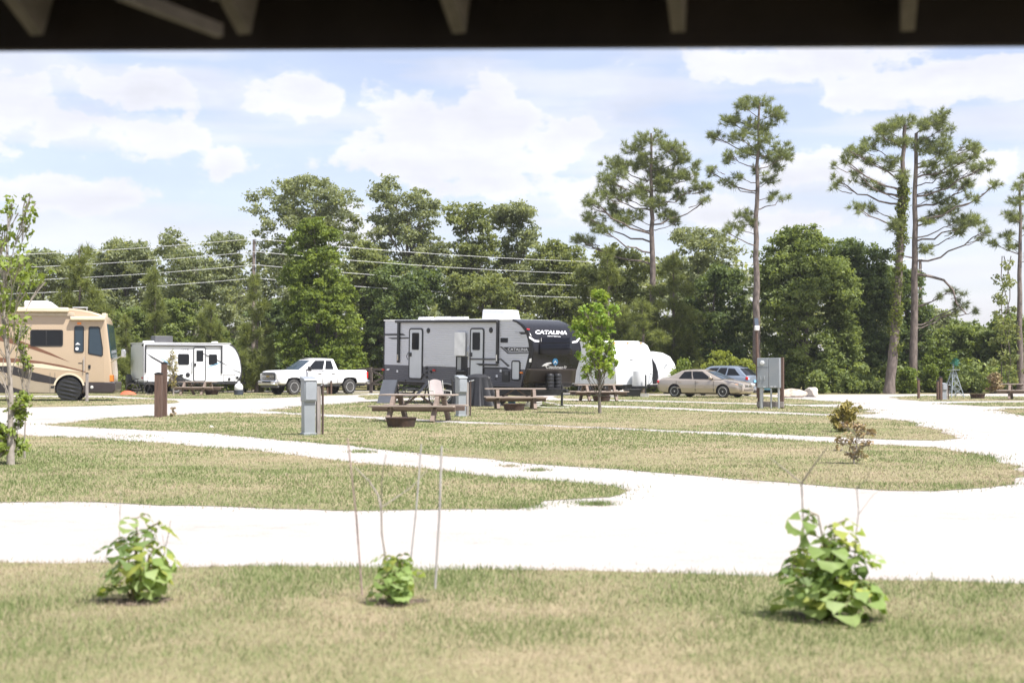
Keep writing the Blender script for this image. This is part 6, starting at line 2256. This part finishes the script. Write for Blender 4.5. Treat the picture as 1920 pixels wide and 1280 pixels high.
M_ROCK = mat('pale_limestone', (0.55, 0.50, 0.44), 0.9, var=.25, scale=3, bump=.6, bscale=6)
rock('pale pointed boulder beside the drive below the dense tree', G(1522, 744), .42, .35, .42, M_ROCK, 3)
o = rock('low pile of pale sandy rubble right of the meter cabinet', G(1484, 745), .85, .6, .34, mat('sandy_rubble', (0.50, 0.42, 0.34), .95, var=.3, scale=5, bump=.8), 5, 'rubble_mound'); o['category'] = 'mound'
rock('small white stone on the lawn left of the nearest pedestal', G(396, 802), .07, .07, .06, M_ROCK, 8)

# ------------------------------------------------------------------ camp clutter by the grey camper
M_TARP = mat('charcoal_tarp', (0.022, 0.022, 0.025), 0.55, var=.25, scale=3, bump=.3, bscale=10)
# tarp draped over a grill
loc = at(680 + 945 / 4.364, gy(55.6), 55.6); loc.z = 0
t = thing('covered_grill', 'barbecue grill hidden under a draped charcoal tarp beside the camper door', 'grill', loc, R(-30))
kx = 55.6 / F / 4.364
H = (758 - 703) * 55.6 / F + .12


def drape(u, v):
    a = 2 * math.pi * u
    fold = 1 + .17 * math.sin(a * 9 + 1.2 * math.sin(a * 2)) * v ** 1.2 + .06 * math.sin(a * 17) * v
    if v < .25:
        s = v / .25
        return (math.cos(a) * .50 * s, math.sin(a) * .30 * s, H - .16 * s * s + .05 * math.sin(a * 2 + .6) * s)
    s = (v - .25) / .75
    rx, ry = .46 + .34 * s ** 1.4 + .05 * math.sin(a * 2 + 1), .30 + .28 * s ** 1.3
    return (math.cos(a) * rx * fold, math.sin(a) * ry * fold, (H - .10) * (1 - s) + .01 + .02 * abs(math.sin(a * 8)) * s)


MB().grid(drape, 96, 22).build('tarp', M_TARP, t, smooth=75, recalc=False)
gb = MB().box((0, 0, .55), (.6, .4, .5))
for sx in (-1, 1):
    for sy in (-1, 1):
        gb.beam((sx * .26, sy * .16, 0), (sx * .26, sy * .16, .5), .04, .04)
gb.build('grill_body', M_STEELB, t)

# leaning dark panel at the rear corner of the grey camper
loc = at(680 + 190 / 4.364, gy(60.5), 60.5); loc.z = 0
t = thing('leaning_panel', 'dark blue grey panel leaning on the rear corner of the grey camper', 'panel', loc, 0)
pm = MB()
pm.add([(-.36, -.30, 0), (.28, -.30, 0), (.48, .22, 1.0), (-.14, .22, 1.0)] + [(-.36, -.27, -.0), (.28, -.27, 0), (.48, .25, .99), (-.14, .25, .99)], [(0, 1, 2, 3), (7, 6, 5, 4), (0, 4, 5, 1), (1, 5, 6, 2), (2, 6, 7, 3), (3, 7, 4, 0)])
pm.build('sheet', mat('slate_panel', (0.055, 0.062, 0.078), .5, var=.15), t)
pm = MB()
pm.beam((.30, -.31, .02), (.50, .21, 1.0), .04, .05).build('edge_frame', M_STEELB, t)


def folding_chair(label, loc, rot, frame_m, cloth_m, reclined=False, name='folding_chair', h=1.0):
    t = thing(name, label, 'chair', loc, rot, 'folding chairs by the grey camper')
    for s in (-1, 1):
        MB().tube([(s * .28, -.30, 0), (s * .28, .20, .52 * h)], .016, 6).build('leg', frame_m, t)
        MB().tube([(s * .28, .28, 0), (s * .28, -.22, .50 * h)], .016, 6).build('leg', frame_m, t)
        if reclined:
            MB().tube([(s * .28, -.35, .40), (s * .28, .15, .38), (s * .28, .72, 1.0 * h)], .016, 6).build('side_rail', frame_m, t, smooth=50)
        else:
            MB().tube([(s * .28, -.30, .45 * h), (s * .28, .16, .42 * h), (s * .28, .32, 1.02 * h)], .016, 6).build('side_rail', frame_m, t, smooth=50)
        MB().tube([(s * .33, -.32, .50 * h), (s * .34, -.30, .64 * h), (s * .33, .05, .66 * h), (s * .29, .24, .66 * h)], .020, 6).build('armrest', frame_m, t, smooth=50)
    MB().tube([(-.28, .28, .02), (.28, .28, .02)], .014, 6).build('crossbar', frame_m, t)
    if reclined:
        MB().grid(lambda u, v: (-.26 + .52 * u, -.35 + .5 * v, .40 - .05 * math.sin(math.pi * u)), 6, 6).build('seat', cloth_m, t, smooth=60)
        MB().grid(lambda u, v: (-.26 + .52 * u, .16 + .56 * v + .04 * math.sin(math.pi * u), .38 + .62 * h * v), 6, 6).build('backrest', cloth_m, t, smooth=60)
    else:
        MB().grid(lambda u, v: (-.26 + .52 * u, -.30 + .46 * v, .44 * h - .06 * math.sin(math.pi * u) * math.sin(math.pi * v)), 8, 6).build('seat', cloth_m, t, smooth=60)
        MB().grid(lambda u, v: (-.26 + .52 * u * (1 - .12 * v * v) + .03 * v * v, .17 + .16 * v + .05 * math.sin(math.pi * u), .46 * h + .60 * h * v - .06 * (2 * u - 1) ** 2 * v), 8, 6).build('backrest', cloth_m, t, smooth=60)
    return t


M_PCLOTH = mat('faded_pink_cloth', (0.40, 0.35, 0.34), .8, var=.1)
M_WFRAME = mat('white_tube', (0.52, 0.51, 0.46), .4, var=.05)
M_BCLOTH = mat('navy_cloth', (0.025, 0.027, 0.035), .7, var=.3)
p_ = at(680 + 625 / 4.364, gy(52), 52); p_.z = 0
folding_chair('pale folding chair with white frame behind the big picnic table', p_, R(28), M_WFRAME, M_PCLOTH, h=1.02)
p_ = at(680 + 400 / 4.364, gy(56), 56); p_.z = 0
folding_chair('black reclining lounger chair below the rear door of the grey camper', p_, R(-75), M_STEELB, M_BCLOTH, reclined=True)
# folded chair standing upright
p_ = at(680 + 748 / 4.364, gy(50), 50); p_.z = 0
t = thing('folded_chair', 'black folded camp chair standing upright behind the nearer picnic table', 'chair', p_, .4)
for k, (dx, dy) in enumerate(((-.07, -.05), (.07, -.05), (-.06, .06), (.06, .06))):
    MB().tube([(dx * 1.5, dy * 1.5, 0), (dx * .7, dy, .6), (dx * 1.2, dy, 1.12)], .018, 6).build('pole', M_STEELB, t)
MB().grid(lambda u, v: ((.075 + .02 * math.sin(u * 25)) * math.cos(2 * math.pi * u), (.06 + .02 * math.sin(u * 31)) * math.sin(2 * math.pi * u), .22 + .8 * v), 24, 6).build('bunched_cloth', M_BCLOTH, t, smooth=60)
MB().tube([(-.3, .1, .30), (.1, 0, .72), (.34, -.05, .55)], .016, 6).build('arm_tube', M_WFRAME, t)

# blue bucket, garden hose, cinder blocks, crates, gas bottle
p_ = G(959.5, 767)
t = thing('bucket', 'small blue bucket beside the middle fire ring', 'bucket', p_ + Vector((0, .9, 0)))
MB().lathe([(.001, .01), (.12, .01), (.145, .30), (.15, .30), (.15, .31), (.135, .31), (.112, .03), (.001, .03)], 20).build('pail', mat('blue_plastic', (0.10, 0.30, 0.46), .4), t, smooth=40)
MB().tube([(-.145, 0, .28), (-.10, -.06, .22), (0, -.15, .18), (.10, -.06, .22), (.145, 0, .28)], .006, 5).build('bail', M_STEEL, t)
M_HOSE = mat('white_hose', (0.62, 0.60, 0.56), .5, var=.1)
p_ = G(1000, 765)
t = thing('coiled_hose', 'pale coiled water hose lying under the picnic table by the gas bottles', 'hose', p_)
pts = []
for k in range(90):
    a = k * .32
    pts.append((.30 * math.cos(a) * (1 + .1 * math.sin(a * .7)), .22 * math.sin(a), .03 + .0035 * k))
MB().tube(pts, .016, 6).build('coil', M_HOSE, t, smooth=60)
MB().tube([(.3, 0, .05), (.6, .1, .02), (1.0, -.05, .02), (1.4, .15, .02)], .016, 6).build('loose_end', M_HOSE, t, smooth=60)
M_CBLK = mat('concrete_block', (0.46, 0.44, 0.41), .95, var=.2, scale=8, bump=.6)
for k, (zx, Y, rz, lb) in enumerate(((395, 73, .1, 'grey concrete block left of the tan sedan, nearest the lime green sapling'), (650, 74, -.2, 'grey concrete block beside the rear bumper of the tan sedan'))):
    p_ = at(1060 + zx / 4.364, gy(Y), Y); p_.z = 0
    t = thing('concrete_block', lb, 'block', p_, rz, 'concrete blocks by the white campers')
    for n_ in range(2 if k == 0 else 1):
        b_ = MB()
        z0 = .2 * n_
        for yy in (-.085, .085):
            b_.box((0, yy, z0 + .1), (.42, .03, .19))
        for xx in (-.195, 0, .195):
            b_.box((xx, 0, z0 + .1), (.03, .138, .188))
        b_.build('block', M_CBLK, t)
p_ = at(1060 + 548 / 4.364, gy(75), 75); p_.z = 0
t = thing('storage_tote', 'black storage tote on the grass below the nearest white camper', 'tote', p_, .2)
MB().add([(-.36, -.22, .0), (.36, -.22, .0), (.36, .22, .0), (-.36, .22, .0), (-.42, -.27, .36), (.42, -.27, .36), (.42, .27, .36), (-.42, .27, .36)], [(0, 3, 2, 1), (4, 5, 6, 7), (0, 1, 5, 4), (1, 2, 6, 5), (2, 3, 7, 6), (3, 0, 4, 7)]).build('tub', M_BLACK, t, bevel=.02)
box('lid', M_BLACK, t, (0, 0, .38), (.88, .58, .05), bevel=.015)
p_ = at(1060 + 470 / 4.364, gy(75.5), 75.5); p_.z = 0
t = thing('plastic_sack', 'pale plastic sack on the grass under the nose of the nearest white camper', 'sack', p_, .4)
rk = MB()
rk.grid(lambda u, v: ((.34 * math.sin(math.pi * v) + .04 * math.sin(u * 30 + v * 9)) * math.cos(2 * math.pi * u), (.24 * math.sin(math.pi * v) + .03 * math.sin(u * 23)) * math.sin(2 * math.pi * u), .17 - .17 * math.cos(math.pi * v)), 24, 10).build('bag', mat('pale_plastic', (.62, .56, .47), .6), t, smooth=60, recalc=False)
MB().tube([(0, 0, .33), (.02, 0, .40)], .03, 6).build('tied_neck', mat('pale_plastic', (.62, .56, .47), .6), t)
p_ = at(220 + 1680 / 7.385, gy(80), 80); p_.z = 0
t = thing('gas_bottle', 'white gas bottle in a dark stand at the nose of the small white camper', 'gas bottle', p_)
MB().lathe([(.001, .25), (.2, .25), (.24, .3), (.24, .5), (.16, .62), (.08, .66), (.08, .78), (.001, .78)], 18).build('bottle', M_LETTER, t, smooth=40)
MB().lathe([(.26, 0), (.27, .27), (.25, .27), (.24, .02)], 18).build('stand', mat('dark_blue_stand', (.05, .06, .08), .5), t, smooth=40)
# bicycle-like cart behind the small white camper: two wheels and a frame
p_ = at(220 + 325 / 7.385, gy(80.5), 80.5); p_.z = 0
t = thing('bicycle', 'black bicycle standing behind the rear of the small white camper', 'bicycle', p_, .25)
for x in (-.5, .5):
    w_ = MB()
    pts = [(x + .31 * math.cos(2 * math.pi * k / 20), 0, .33 + .31 * math.sin(2 * math.pi * k / 20)) for k in range(21)]
    w_.tube(pts, .026, 6).build('wheel', M_RUBBER, t, smooth=60)
MB().tube([(-.5, 0, .33), (-.18, 0, .78), (.38, 0, .80), (.5, 0, .33)], .022, 6).tube([(-.5, 0, .33), (0, 0, .30), (.38, 0, .78)], .022, 6).tube([(0, 0, .30), (-.2, 0, .85)], .022, 6).build('frame', M_STEELB, t)
box('saddle', M_BLACK, t, (-.22, 0, .90), (.24, .14, .06), bevel=.02)
MB().tube([(.36, -.26, .98), (.40, 0, .95), (.36, .26, .98)], .016, 6).tube([(.40, 0, .95), (.38, 0, .80)], .018, 6).build('handlebar', M_STEELB, t)
p_ = at(220 + 150 / 7.385, gy(80), 80); p_.z = 0
t = thing('kayak_tote', 'low orange red cover lying on the grass behind the small white camper', 'cover', p_, .3)
MB().grid(lambda u, v: (-.45 + .9 * u, -.25 + .5 * v, .03 + .26 * math.sin(math.pi * u) ** .6 * math.sin(math.pi * v) ** .6 * (1 - .3 * u)), 14, 8).build('sheet', mat('orange_red_cloth', (.62, .12, .05), .7, var=.2), t, smooth=60)
t.name = 'ground_cover_sheet'

# ------------------------------------------------------------------ small trees and plants in the middle distance
# lime sapling
leafy_tree('sapling', 'slender lime green sapling standing in the grass beside the grey camper', [(543, 1112, 1136), (575, 1082, 1164), (610, 1068, 1172), (640, 1076, 1156), (675, 1078, 1166), (705, 1084, 1156)], F * CAM_H / (775 - HORIZON),
           'lime', cat='tree', n_blob=44, per=56, leaf=.066, blob=.24, trunk_r=.05, base_px=1125, limbs=40, limb_f=.35, seed=201, shell=.1, bark=M_BARK, fill=.6)
# left edge sapling with bare lower stem
Yl = F * CAM_H / (872 - HORIZON)
leafy_tree('sapling', 'tall thin sapling with airy crown at the left edge of the picture', [(362, 40, 82), (385, -20, 80), (420, -30, 66), (470, -60, 48), (495, -70, 95), (520, -70, 92), (560, -70, 66), (610, -70, 60), (645, -60, 25)], Yl,
           'sapling', cat='tree', n_blob=42, per=38, leaf=.046, blob=.16, trunk_r=.05, base_px=20, limbs=34, limb_f=.28, seed=202, shell=.05, bark=M_TWIG, fill=.6)
leafy_tree('sucker_shrub', 'leafy suckers round the foot of the left edge sapling', [(735, 30, 66), (760, 10, 68), (790, 14, 60), (800, -30, 40), (830, -30, 62), (850, -20, 40)], Yl + .1,
           'sapling', cat='bush', n_blob=30, per=38, leaf=.042, blob=.13, trunk_r=.012, base_px=26, limbs=24, seed=203, shell=.05, bark=M_TWIG)
leafy_tree('shrub', 'dark leafy shrub cut by the left edge of the picture', [(800, -40, 20), (820, -60, 42), (845, -60, 36)], Yl + .3, 'bright', cat='bush', n_blob=18, per=60, leaf=.055, blob=.15, trunk_r=.014, base_px=-4, limbs=14, seed=204, bark=M_BARK)
# thin stake-like young tree next to it
Yk = Yl + 1.5
leafy_tree('sapling', 'very thin sapling with few leaves in front of the motorhome window', [(610, 28, 58), (640, 24, 54), (660, 34, 50), (690, 40, 62)], Yk, 'sapling', cat='tree', n_blob=16, per=26, leaf=.036, blob=.11, trunk_r=.014, base_px=46, limbs=14, seed=205, shell=.05, bark=M_TWIG)
# feathery grey shrub before the white camper
leafy_tree('feathery_sapling', 'feathery pale sapling in front of the small white camper', [(655, 318, 328), (680, 308, 338), (700, 310, 334), (725, 318, 332)], F * CAM_H / (741 - HORIZON), 'olive', cat='tree', n_blob=26, per=40, leaf=.045, blob=.22, trunk_r=.04, base_px=325, limbs=24, seed=206, shell=.05, bark=M_TWIG)
# withering shrubs on the right lawn
leafy_tree('shrub', 'olive bronze shrub on the lawn behind the brown withered one', [(752, 1588, 1608), (770, 1556, 1616), (785, 1550, 1610), (800, 1556, 1600), (808, 1562, 1590)], F * CAM_H / (810 - HORIZON), 'olive', cat='bush', n_blob=19, per=44, leaf=.05, blob=.13, trunk_r=.018, base_px=1578, limbs=34, seed=207, shell=.05)
leafy_tree('shrub', 'withered brown shrub on the long curved lawn at the right', [(792, 1576, 1606), (806, 1560, 1640), (828, 1558, 1644), (842, 1566, 1634), (862, 1592, 1614)], F * CAM_H / (870 - HORIZON), 'brown', cat='bush', n_blob=15, per=30, leaf=.034, blob=.10, trunk_r=.012, base_px=1602, limbs=30, seed=208, shell=.05, bark=M_TWIG)
# dry orange weed by the twin posts
leafy_tree('dry_weed', 'small dry orange weed beside the two brown posts', [(763, 320, 328), (775, 318, 330), (780, 320, 328)], F * CAM_H / (782 - HORIZON), 'brown', cat='weed', n_blob=8, per=24, leaf=.03, blob=.06, trunk_r=.008, base_px=324, limbs=8, seed=209, bark=M_TWIG)

# ------------------------------------------------------------------ foreground shrubs: every big leaf its own piece
def big_leaf_mat(name, a, b):
    m = leaf_mat(name, a, b, trans=.4)
    return m


BL = []
for k, (a, b) in enumerate((((.19, .28, .075), (.32, .43, .14)), ((.25, .34, .11), (.38, .48, .18)), ((.10, .16, .042), (.20, .29, .085)), ((.32, .37, .08), (.44, .47, .12)))):
    BL.append(big_leaf_mat('broad_leaf_%d' % k, a, b))


def leaf_mesh(mm, seed):
    """lobed, cupped maple-like leaf, about one unit long from the stalk"""
    r = random.Random(seed)
    out = [(0, .02), (.16, -.09), (.36, -.04), (.49, .12), (.56, .30), (.49, .44), (.48, .60), (.36, .70), (.25, .85), (.11, .91), (0, 1.0)]
    pts = out + [(-x, y) for x, y in reversed(out[1:-1])]
    vs = [(0, .02, 0), (0, .35, .02), (0, .7, -.02)]
    n0 = len(vs)
    for (x, y) in pts:
        x += r.uniform(-.03, .03); y += r.uniform(-.03, .03)
        z = -.22 * abs(x) ** 1.3 - .28 * max(0, y - .45) ** 1.4 + .03 * math.sin(9 * y + 5 * x)
        vs.append((x, y, z))
    fs = []
    n = len(pts)
    for i in range(n):
        j = (i + 1) % n
        ya = (pts[i][1] + pts[j][1]) / 2
        c = 0 if ya < .16 else (1 if ya < .58 else 2)
        fs.append((c, n0 + i, n0 + j))
    # stitch the midrib centres
    me = bpy.data.meshes.new('leaf'); me.from_pydata(vs, [], fs)
    me.materials.append(mm)
    vv = np.array([v[1] * .5 + r.uniform(0, .4) for v in vs], np.float32)
    a = me.attributes.new('v', 'FLOAT', 'POINT'); a.data.foreach_set('value', vv)
    me.polygons.foreach_set('use_smooth', np.ones(len(fs), dtype=bool))
    return me


LEAVES = [[leaf_mesh(mm, 10 * k + j) for j in range(3)] for k, mm in enumerate(BL)]
M_SOILSHADE = mat('soil_with_shade', (.13, .095, .07), .95, var=.5, scale=30, bump=.8, bscale=60)
M_STEM = mat('green_brown_stem', (.20, .17, .08), .7, var=.3)


def leafy_shrub(label, px, py, stems, n_leaf, size, seed, H):
    r = random.Random(seed)
    loc = G(px, py)
    t = thing('leafy_shrub', label, 'shrub', loc, r.uniform(-.3, .3), 'young broad-leaved shrubs in the foreground')
    k_ = loc.y / F
    sb = MB()
    tips = []
    for (tx, tz, ty) in stems:
        tip = Vector((tx * k_, ty, tz * k_))
        b = Vector((r.uniform(-.04, .04), r.uniform(-.04, .04), 0))
        pts = []
        for i in range(6):
            s = i / 5
            pts.append(b.lerp(tip, s) + Vector((tip.x * .25 * (s * s - s), 0, .04 * math.sin(math.pi * s))))
        sb.tube(pts, [.011 * (1 - .65 * i / 5) for i in range(6)], 6)
        tips.append(pts)
    sb.build('stem', M_STEM, t, smooth=50, recalc=False)
    # bare soil round the foot, its dark colour also holding the shrub's shade
    ring = []
    for i in range(26):
        a = 2 * math.pi * i / 26
        q_ = size * 1.25 * (1 + .25 * math.sin(3 * a + seed) + r.uniform(-.12, .12))
        ring.append((q_ * 1.25 * math.cos(a), q_ * .8 * math.sin(a), .013))
    MB().add([(0, 0, .03)] + ring, [(0, i + 1, (i + 1) % 26 + 1) for i in range(26)]).build('soil_shade_ring', M_SOILSHADE, t, smooth=70, recalc=False)
    pet = MB()
    for i in range(n_leaf):
        pts = tips[i % len(tips)]
        s = 1.0 if i < 2 * len(tips) else r.uniform(.05, 1.0) ** .6
        j = s * 5; a = min(4, int(j))
        p = pts[a].lerp(pts[a + 1], j - a)
        yaw = r.uniform(0, 2 * math.pi)
        if p.length > .15 and r.random() < .5:
            yaw = math.atan2(p.y, p.x + 1e-6) + r.uniform(-.9, .9) - math.pi / 2
        out = Vector((-math.sin(yaw), math.cos(yaw), 0))
        st = p + out * r.uniform(.03, .08) + Vector((0, 0, r.uniform(.0, .04)))
        pet.tube([p, st], .004, 4)
        tone = r.choices([0, 1, 2, 3], [.38, .40, .10, .12] if s > .45 else [.42, .14, .36, .08])[0]
        o = bpy.data.objects.new('leaf', LEAVES[tone][r.randrange(3)])
        col.objects.link(o); o.parent = t
        o.location = st
        sc = size * r.uniform(.75, 1.3) * (1.0 if s > .35 else .8)
        o.scale = (sc, sc, sc)
        o.rotation_euler = Euler((r.uniform(-1.35, -.35), r.uniform(-.4, .4), yaw), 'XYZ')
    pet.build('petioles', M_STEM, t, recalc=False)['kind'] = 'stuff'
    return t


leafy_shrub('broad leaved young shrub at the left of the foreground lawn', 250, 1130, [(5, 158, 0), (23, 138, 0.05), (-14, 118, -0.05), (37, 100, 0.0), (34, 70, -0.08), (-19, 60, 0.06), (12, 105, -0.1), (-20, 28, -0.06), (6, 60, 0.1), (26, 30, 0.02)], 46, .145, 301, .6)
leafy_shrub('smallest leafy shrub between the thin stakes in the foreground', 740, 1133, [(6, 84, 0), (-7, 80, 0.03), (16, 66, -0.03), (-11, 40, 0.04), (11, 44, 0.06), (0, 62, -0.05), (-16, 24, 0), (17, 26, -0.04)], 34, .125, 302, .3)
leafy_shrub('largest broad leaved shrub at the right of the foreground lawn', 1552, 1163, [(-17, 196, 0.0), (13, 178, 0.05), (43, 146, -0.04), (60, 128, 0.02), (-32, 130, -0.05), (-63, 104, 0), (0, 150, -0.1), (29, 104, 0.1), (-43, 62, -0.1), (48, 70, -0.1), (-14, 96, 0.12), (60, 64, 0.05), (-52, 40, 0.04), (14, 50, -0.14), (0, 120, 0.02)], 80, .165, 303, .7)

# ------------------------------------------------------------------ thin stakes and bare twigs in the foreground
M_STAKE = mat('pinkish_stake', (.40, .30, .26), .8, var=.2, scale=12)
M_STAKEG = mat('grey_stake', (.46, .43, .41), .8, var=.2, scale=12)


def stake(label, base, top, m, r_=.006):
    b = G(*base)
    tp = at(top[0], top[1], b.y)
    t = MB().tube([(0, 0, -.02), tuple((tp - b) * .5 + Vector((.008, 0, 0))), tuple(tp - b)], [r_, r_, r_ * .8], 8).build('stake', m, None, smooth=50)
    t.location = b
    return tag(t, label, 'stake', 'thin stakes around the small shrub')


stake('reddish thin stake left of the smallest foreground shrub', (680, 1120), (652, 822), M_STAKE)
stake('dull leaning stake just right of the smallest foreground shrub', (766, 1085), (790, 832), M_STAKEG)
stake('pale upright stake furthest right by the smallest foreground shrub', (815, 1108), (828, 836), M_STAKEG, .008)


def twig(label, segs, Y, m=None):
    """bare young tree: polylines of photo pixels with radii at distance Y"""
    root = at(segs[0][0][0][0], segs[0][0][0][1], Y)
    g = Vector((root.x, root.y, 0))
    t = thing('bare_sapling', label, 'sapling', g, 0, 'bare twiggy saplings in the foreground')
    for k, (pts, ra, rb_) in enumerate(segs):
        ps = [at(px, py, Y) - g for px, py in pts]
        if k == 0:
            ps[0].z = 0
        for i, p in enumerate(ps):
            if k: p.y += .05 * i * (1 if k % 2 else -1)
        MB().tube(ps, [ra + (rb_ - ra) * i / max(1, len(ps) - 1) for i in range(len(ps))], 7).build('stem' if k == 0 else 'branch', m or M_TWIG, t, smooth=50)
    return t


Yt = G(735, 1128).y
twig('bare forked sapling rising from the smallest foreground shrub', [([(735, 1128), (725, 1060), (716, 1000), (715, 955)], .007, .006), ([(715, 957), (708, 930), (690, 905), (660, 878)], .007, .003), ([(715, 957), (717, 900), (722, 870), (728, 848)], .004, .002),
                                                                       ([(716, 950), (740, 935), (770, 915), (798, 884)], .004, .002), ([(694, 908), (693, 895)], .004, .002)], Yt)
Yt = G(1506, 1150).y
twig('bare forked sapling rising from the largest foreground shrub', [([(1510, 1150), (1507, 1000), (1503, 905)], .006, .005), ([(1503, 905), (1480, 885), (1450, 860)], .005, .002), ([(1503, 905), (1520, 875), (1545, 835)], .006, .003)], Yt)
twig('second bare twig right of the largest foreground shrub', [([(1602, 1140), (1603, 1020), (1610, 960), (1606, 910)], .004, .003), ([(1609, 965), (1640, 930), (1655, 922)], .003, .002), ([(1607, 915), (1622, 895), (1625, 875)], .003, .002)], Yt + .1)
twig('bare dark twig behind the left foreground shrub', [([(226, 1090), (224, 1000), (226, 920)], .003, .002), ([(224, 960), (228, 940)], .002, .001)], G(226, 1110).y)
twig('thin curved twig at the right side of the left foreground shrub', [([(300, 1110), (305, 1050), (316, 1000), (320, 975)], .003, .002), ([(310, 1030), (300, 1000)], .002, .001)], G(300, 1125).y)

# ------------------------------------------------------------------ the porch roof overhead
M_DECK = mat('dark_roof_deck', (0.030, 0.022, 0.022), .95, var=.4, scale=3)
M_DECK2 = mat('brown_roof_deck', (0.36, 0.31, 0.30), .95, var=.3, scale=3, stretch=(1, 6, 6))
M_RAFT = mat('brown_grey_rafter', (0.20, 0.172, 0.168), .85, var=.2, scale=5, stretch=(6, .6, 6))
EY = 3.97
EZ = 2.372
t = thing('porch_roof', 'dark porch roof edge with sloping rafters overhead', 'roof', (0, EY, EZ), R(-1.15))
SL = 0.49
n = math.hypot(1, SL)
BACK = 5.2
th = .15                     # rafter depth


def slope(x, s, dz=0.0):
    """point on the underside plane of the rafters, s metres back from the eave"""
    return Vector((x, -s, SL * s + dz))


def deck(name, m, x0, x1, z=.15):
    vs = [slope(x0, -.05, z), slope(x1, -.05, z), slope(x1, BACK, z), slope(x0, BACK, z)]
    vs += [v + Vector((0, 0, .03)) for v in vs]
    MB().add(vs, [(0, 1, 2, 3), (7, 6, 5, 4), (0, 4, 5, 1), (1, 5, 6, 2), (2, 6, 7, 3), (3, 7, 4, 0)]).build(name, m, t)


rx = [(px - 960) / F * EY for px in (70, 462, 865, 1275, 1700)]
allx = [rx[0] - 1.83, rx[0] - 1.22, rx[0] - .61] + rx + [rx[-1] + .61, rx[-1] + 1.22, rx[-1] + 1.83]
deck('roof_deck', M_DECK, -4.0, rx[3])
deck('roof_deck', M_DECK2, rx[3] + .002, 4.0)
for x in allx:
    a, b = slope(x, .0, .075), slope(x - .195 * BACK, BACK, .075)
    MB().beam(a, b, .038, .14).build('rafter', M_RAFT, t)
# doubled rafter and the diagonal brace on it
x = rx[1]
MB().beam(slope(x - .040, .14, .070), slope(x - .040 - .195 * BACK, BACK, .070), .040, .15).build('rafter', M_RAFT, t)
inv = matrix_of(t).inverted()
pA_ = inv @ at(412, 58, 3.72); pB_ = inv @ at(225, -14, 3.35)
MB().beam(pA_, pB_, .022, .034).build('brace', M_RAFT, t)
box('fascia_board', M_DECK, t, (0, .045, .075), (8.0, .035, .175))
for x in (-3.7, 3.7):
    box('post', M_RAFT, t, (x, -.12, -EZ / 2 + .05), (.12, .12, EZ + .1 - .02))
MB().span(-4.0, 4.0, -BACK - .1, -BACK, -EZ, SL * BACK + .2).build('unseen_back_wall', M_DECK2, t)  # unseen wall, added so the roof underside stays dark

# ------------------------------------------------------------------ thin summer haze in the air
def build_haze(density):
    m = bpy.data.materials.new('summer_haze'); m.use_nodes = True
    nt = m.node_tree; N, L = nt.nodes, nt.links
    N.clear()
    out = N.new('ShaderNodeOutputMaterial')
    pv = N.new('ShaderNodeVolumePrincipled')
    pv.inputs['Color'].default_value = (0.93, 0.95, 1.0, 1)
    pv.inputs['Density'].default_value = density
    pv.inputs['Anisotropy'].default_value = 0.2
    L.new(pv.outputs[0], out.inputs['Volume'])
    o = MB().span(-260, 260, -70, 260, -1.0, 32.0).build('haze', m)
    tag(o, 'thin pale summer haze filling the air', kind='stuff')


build_haze(0.00025)
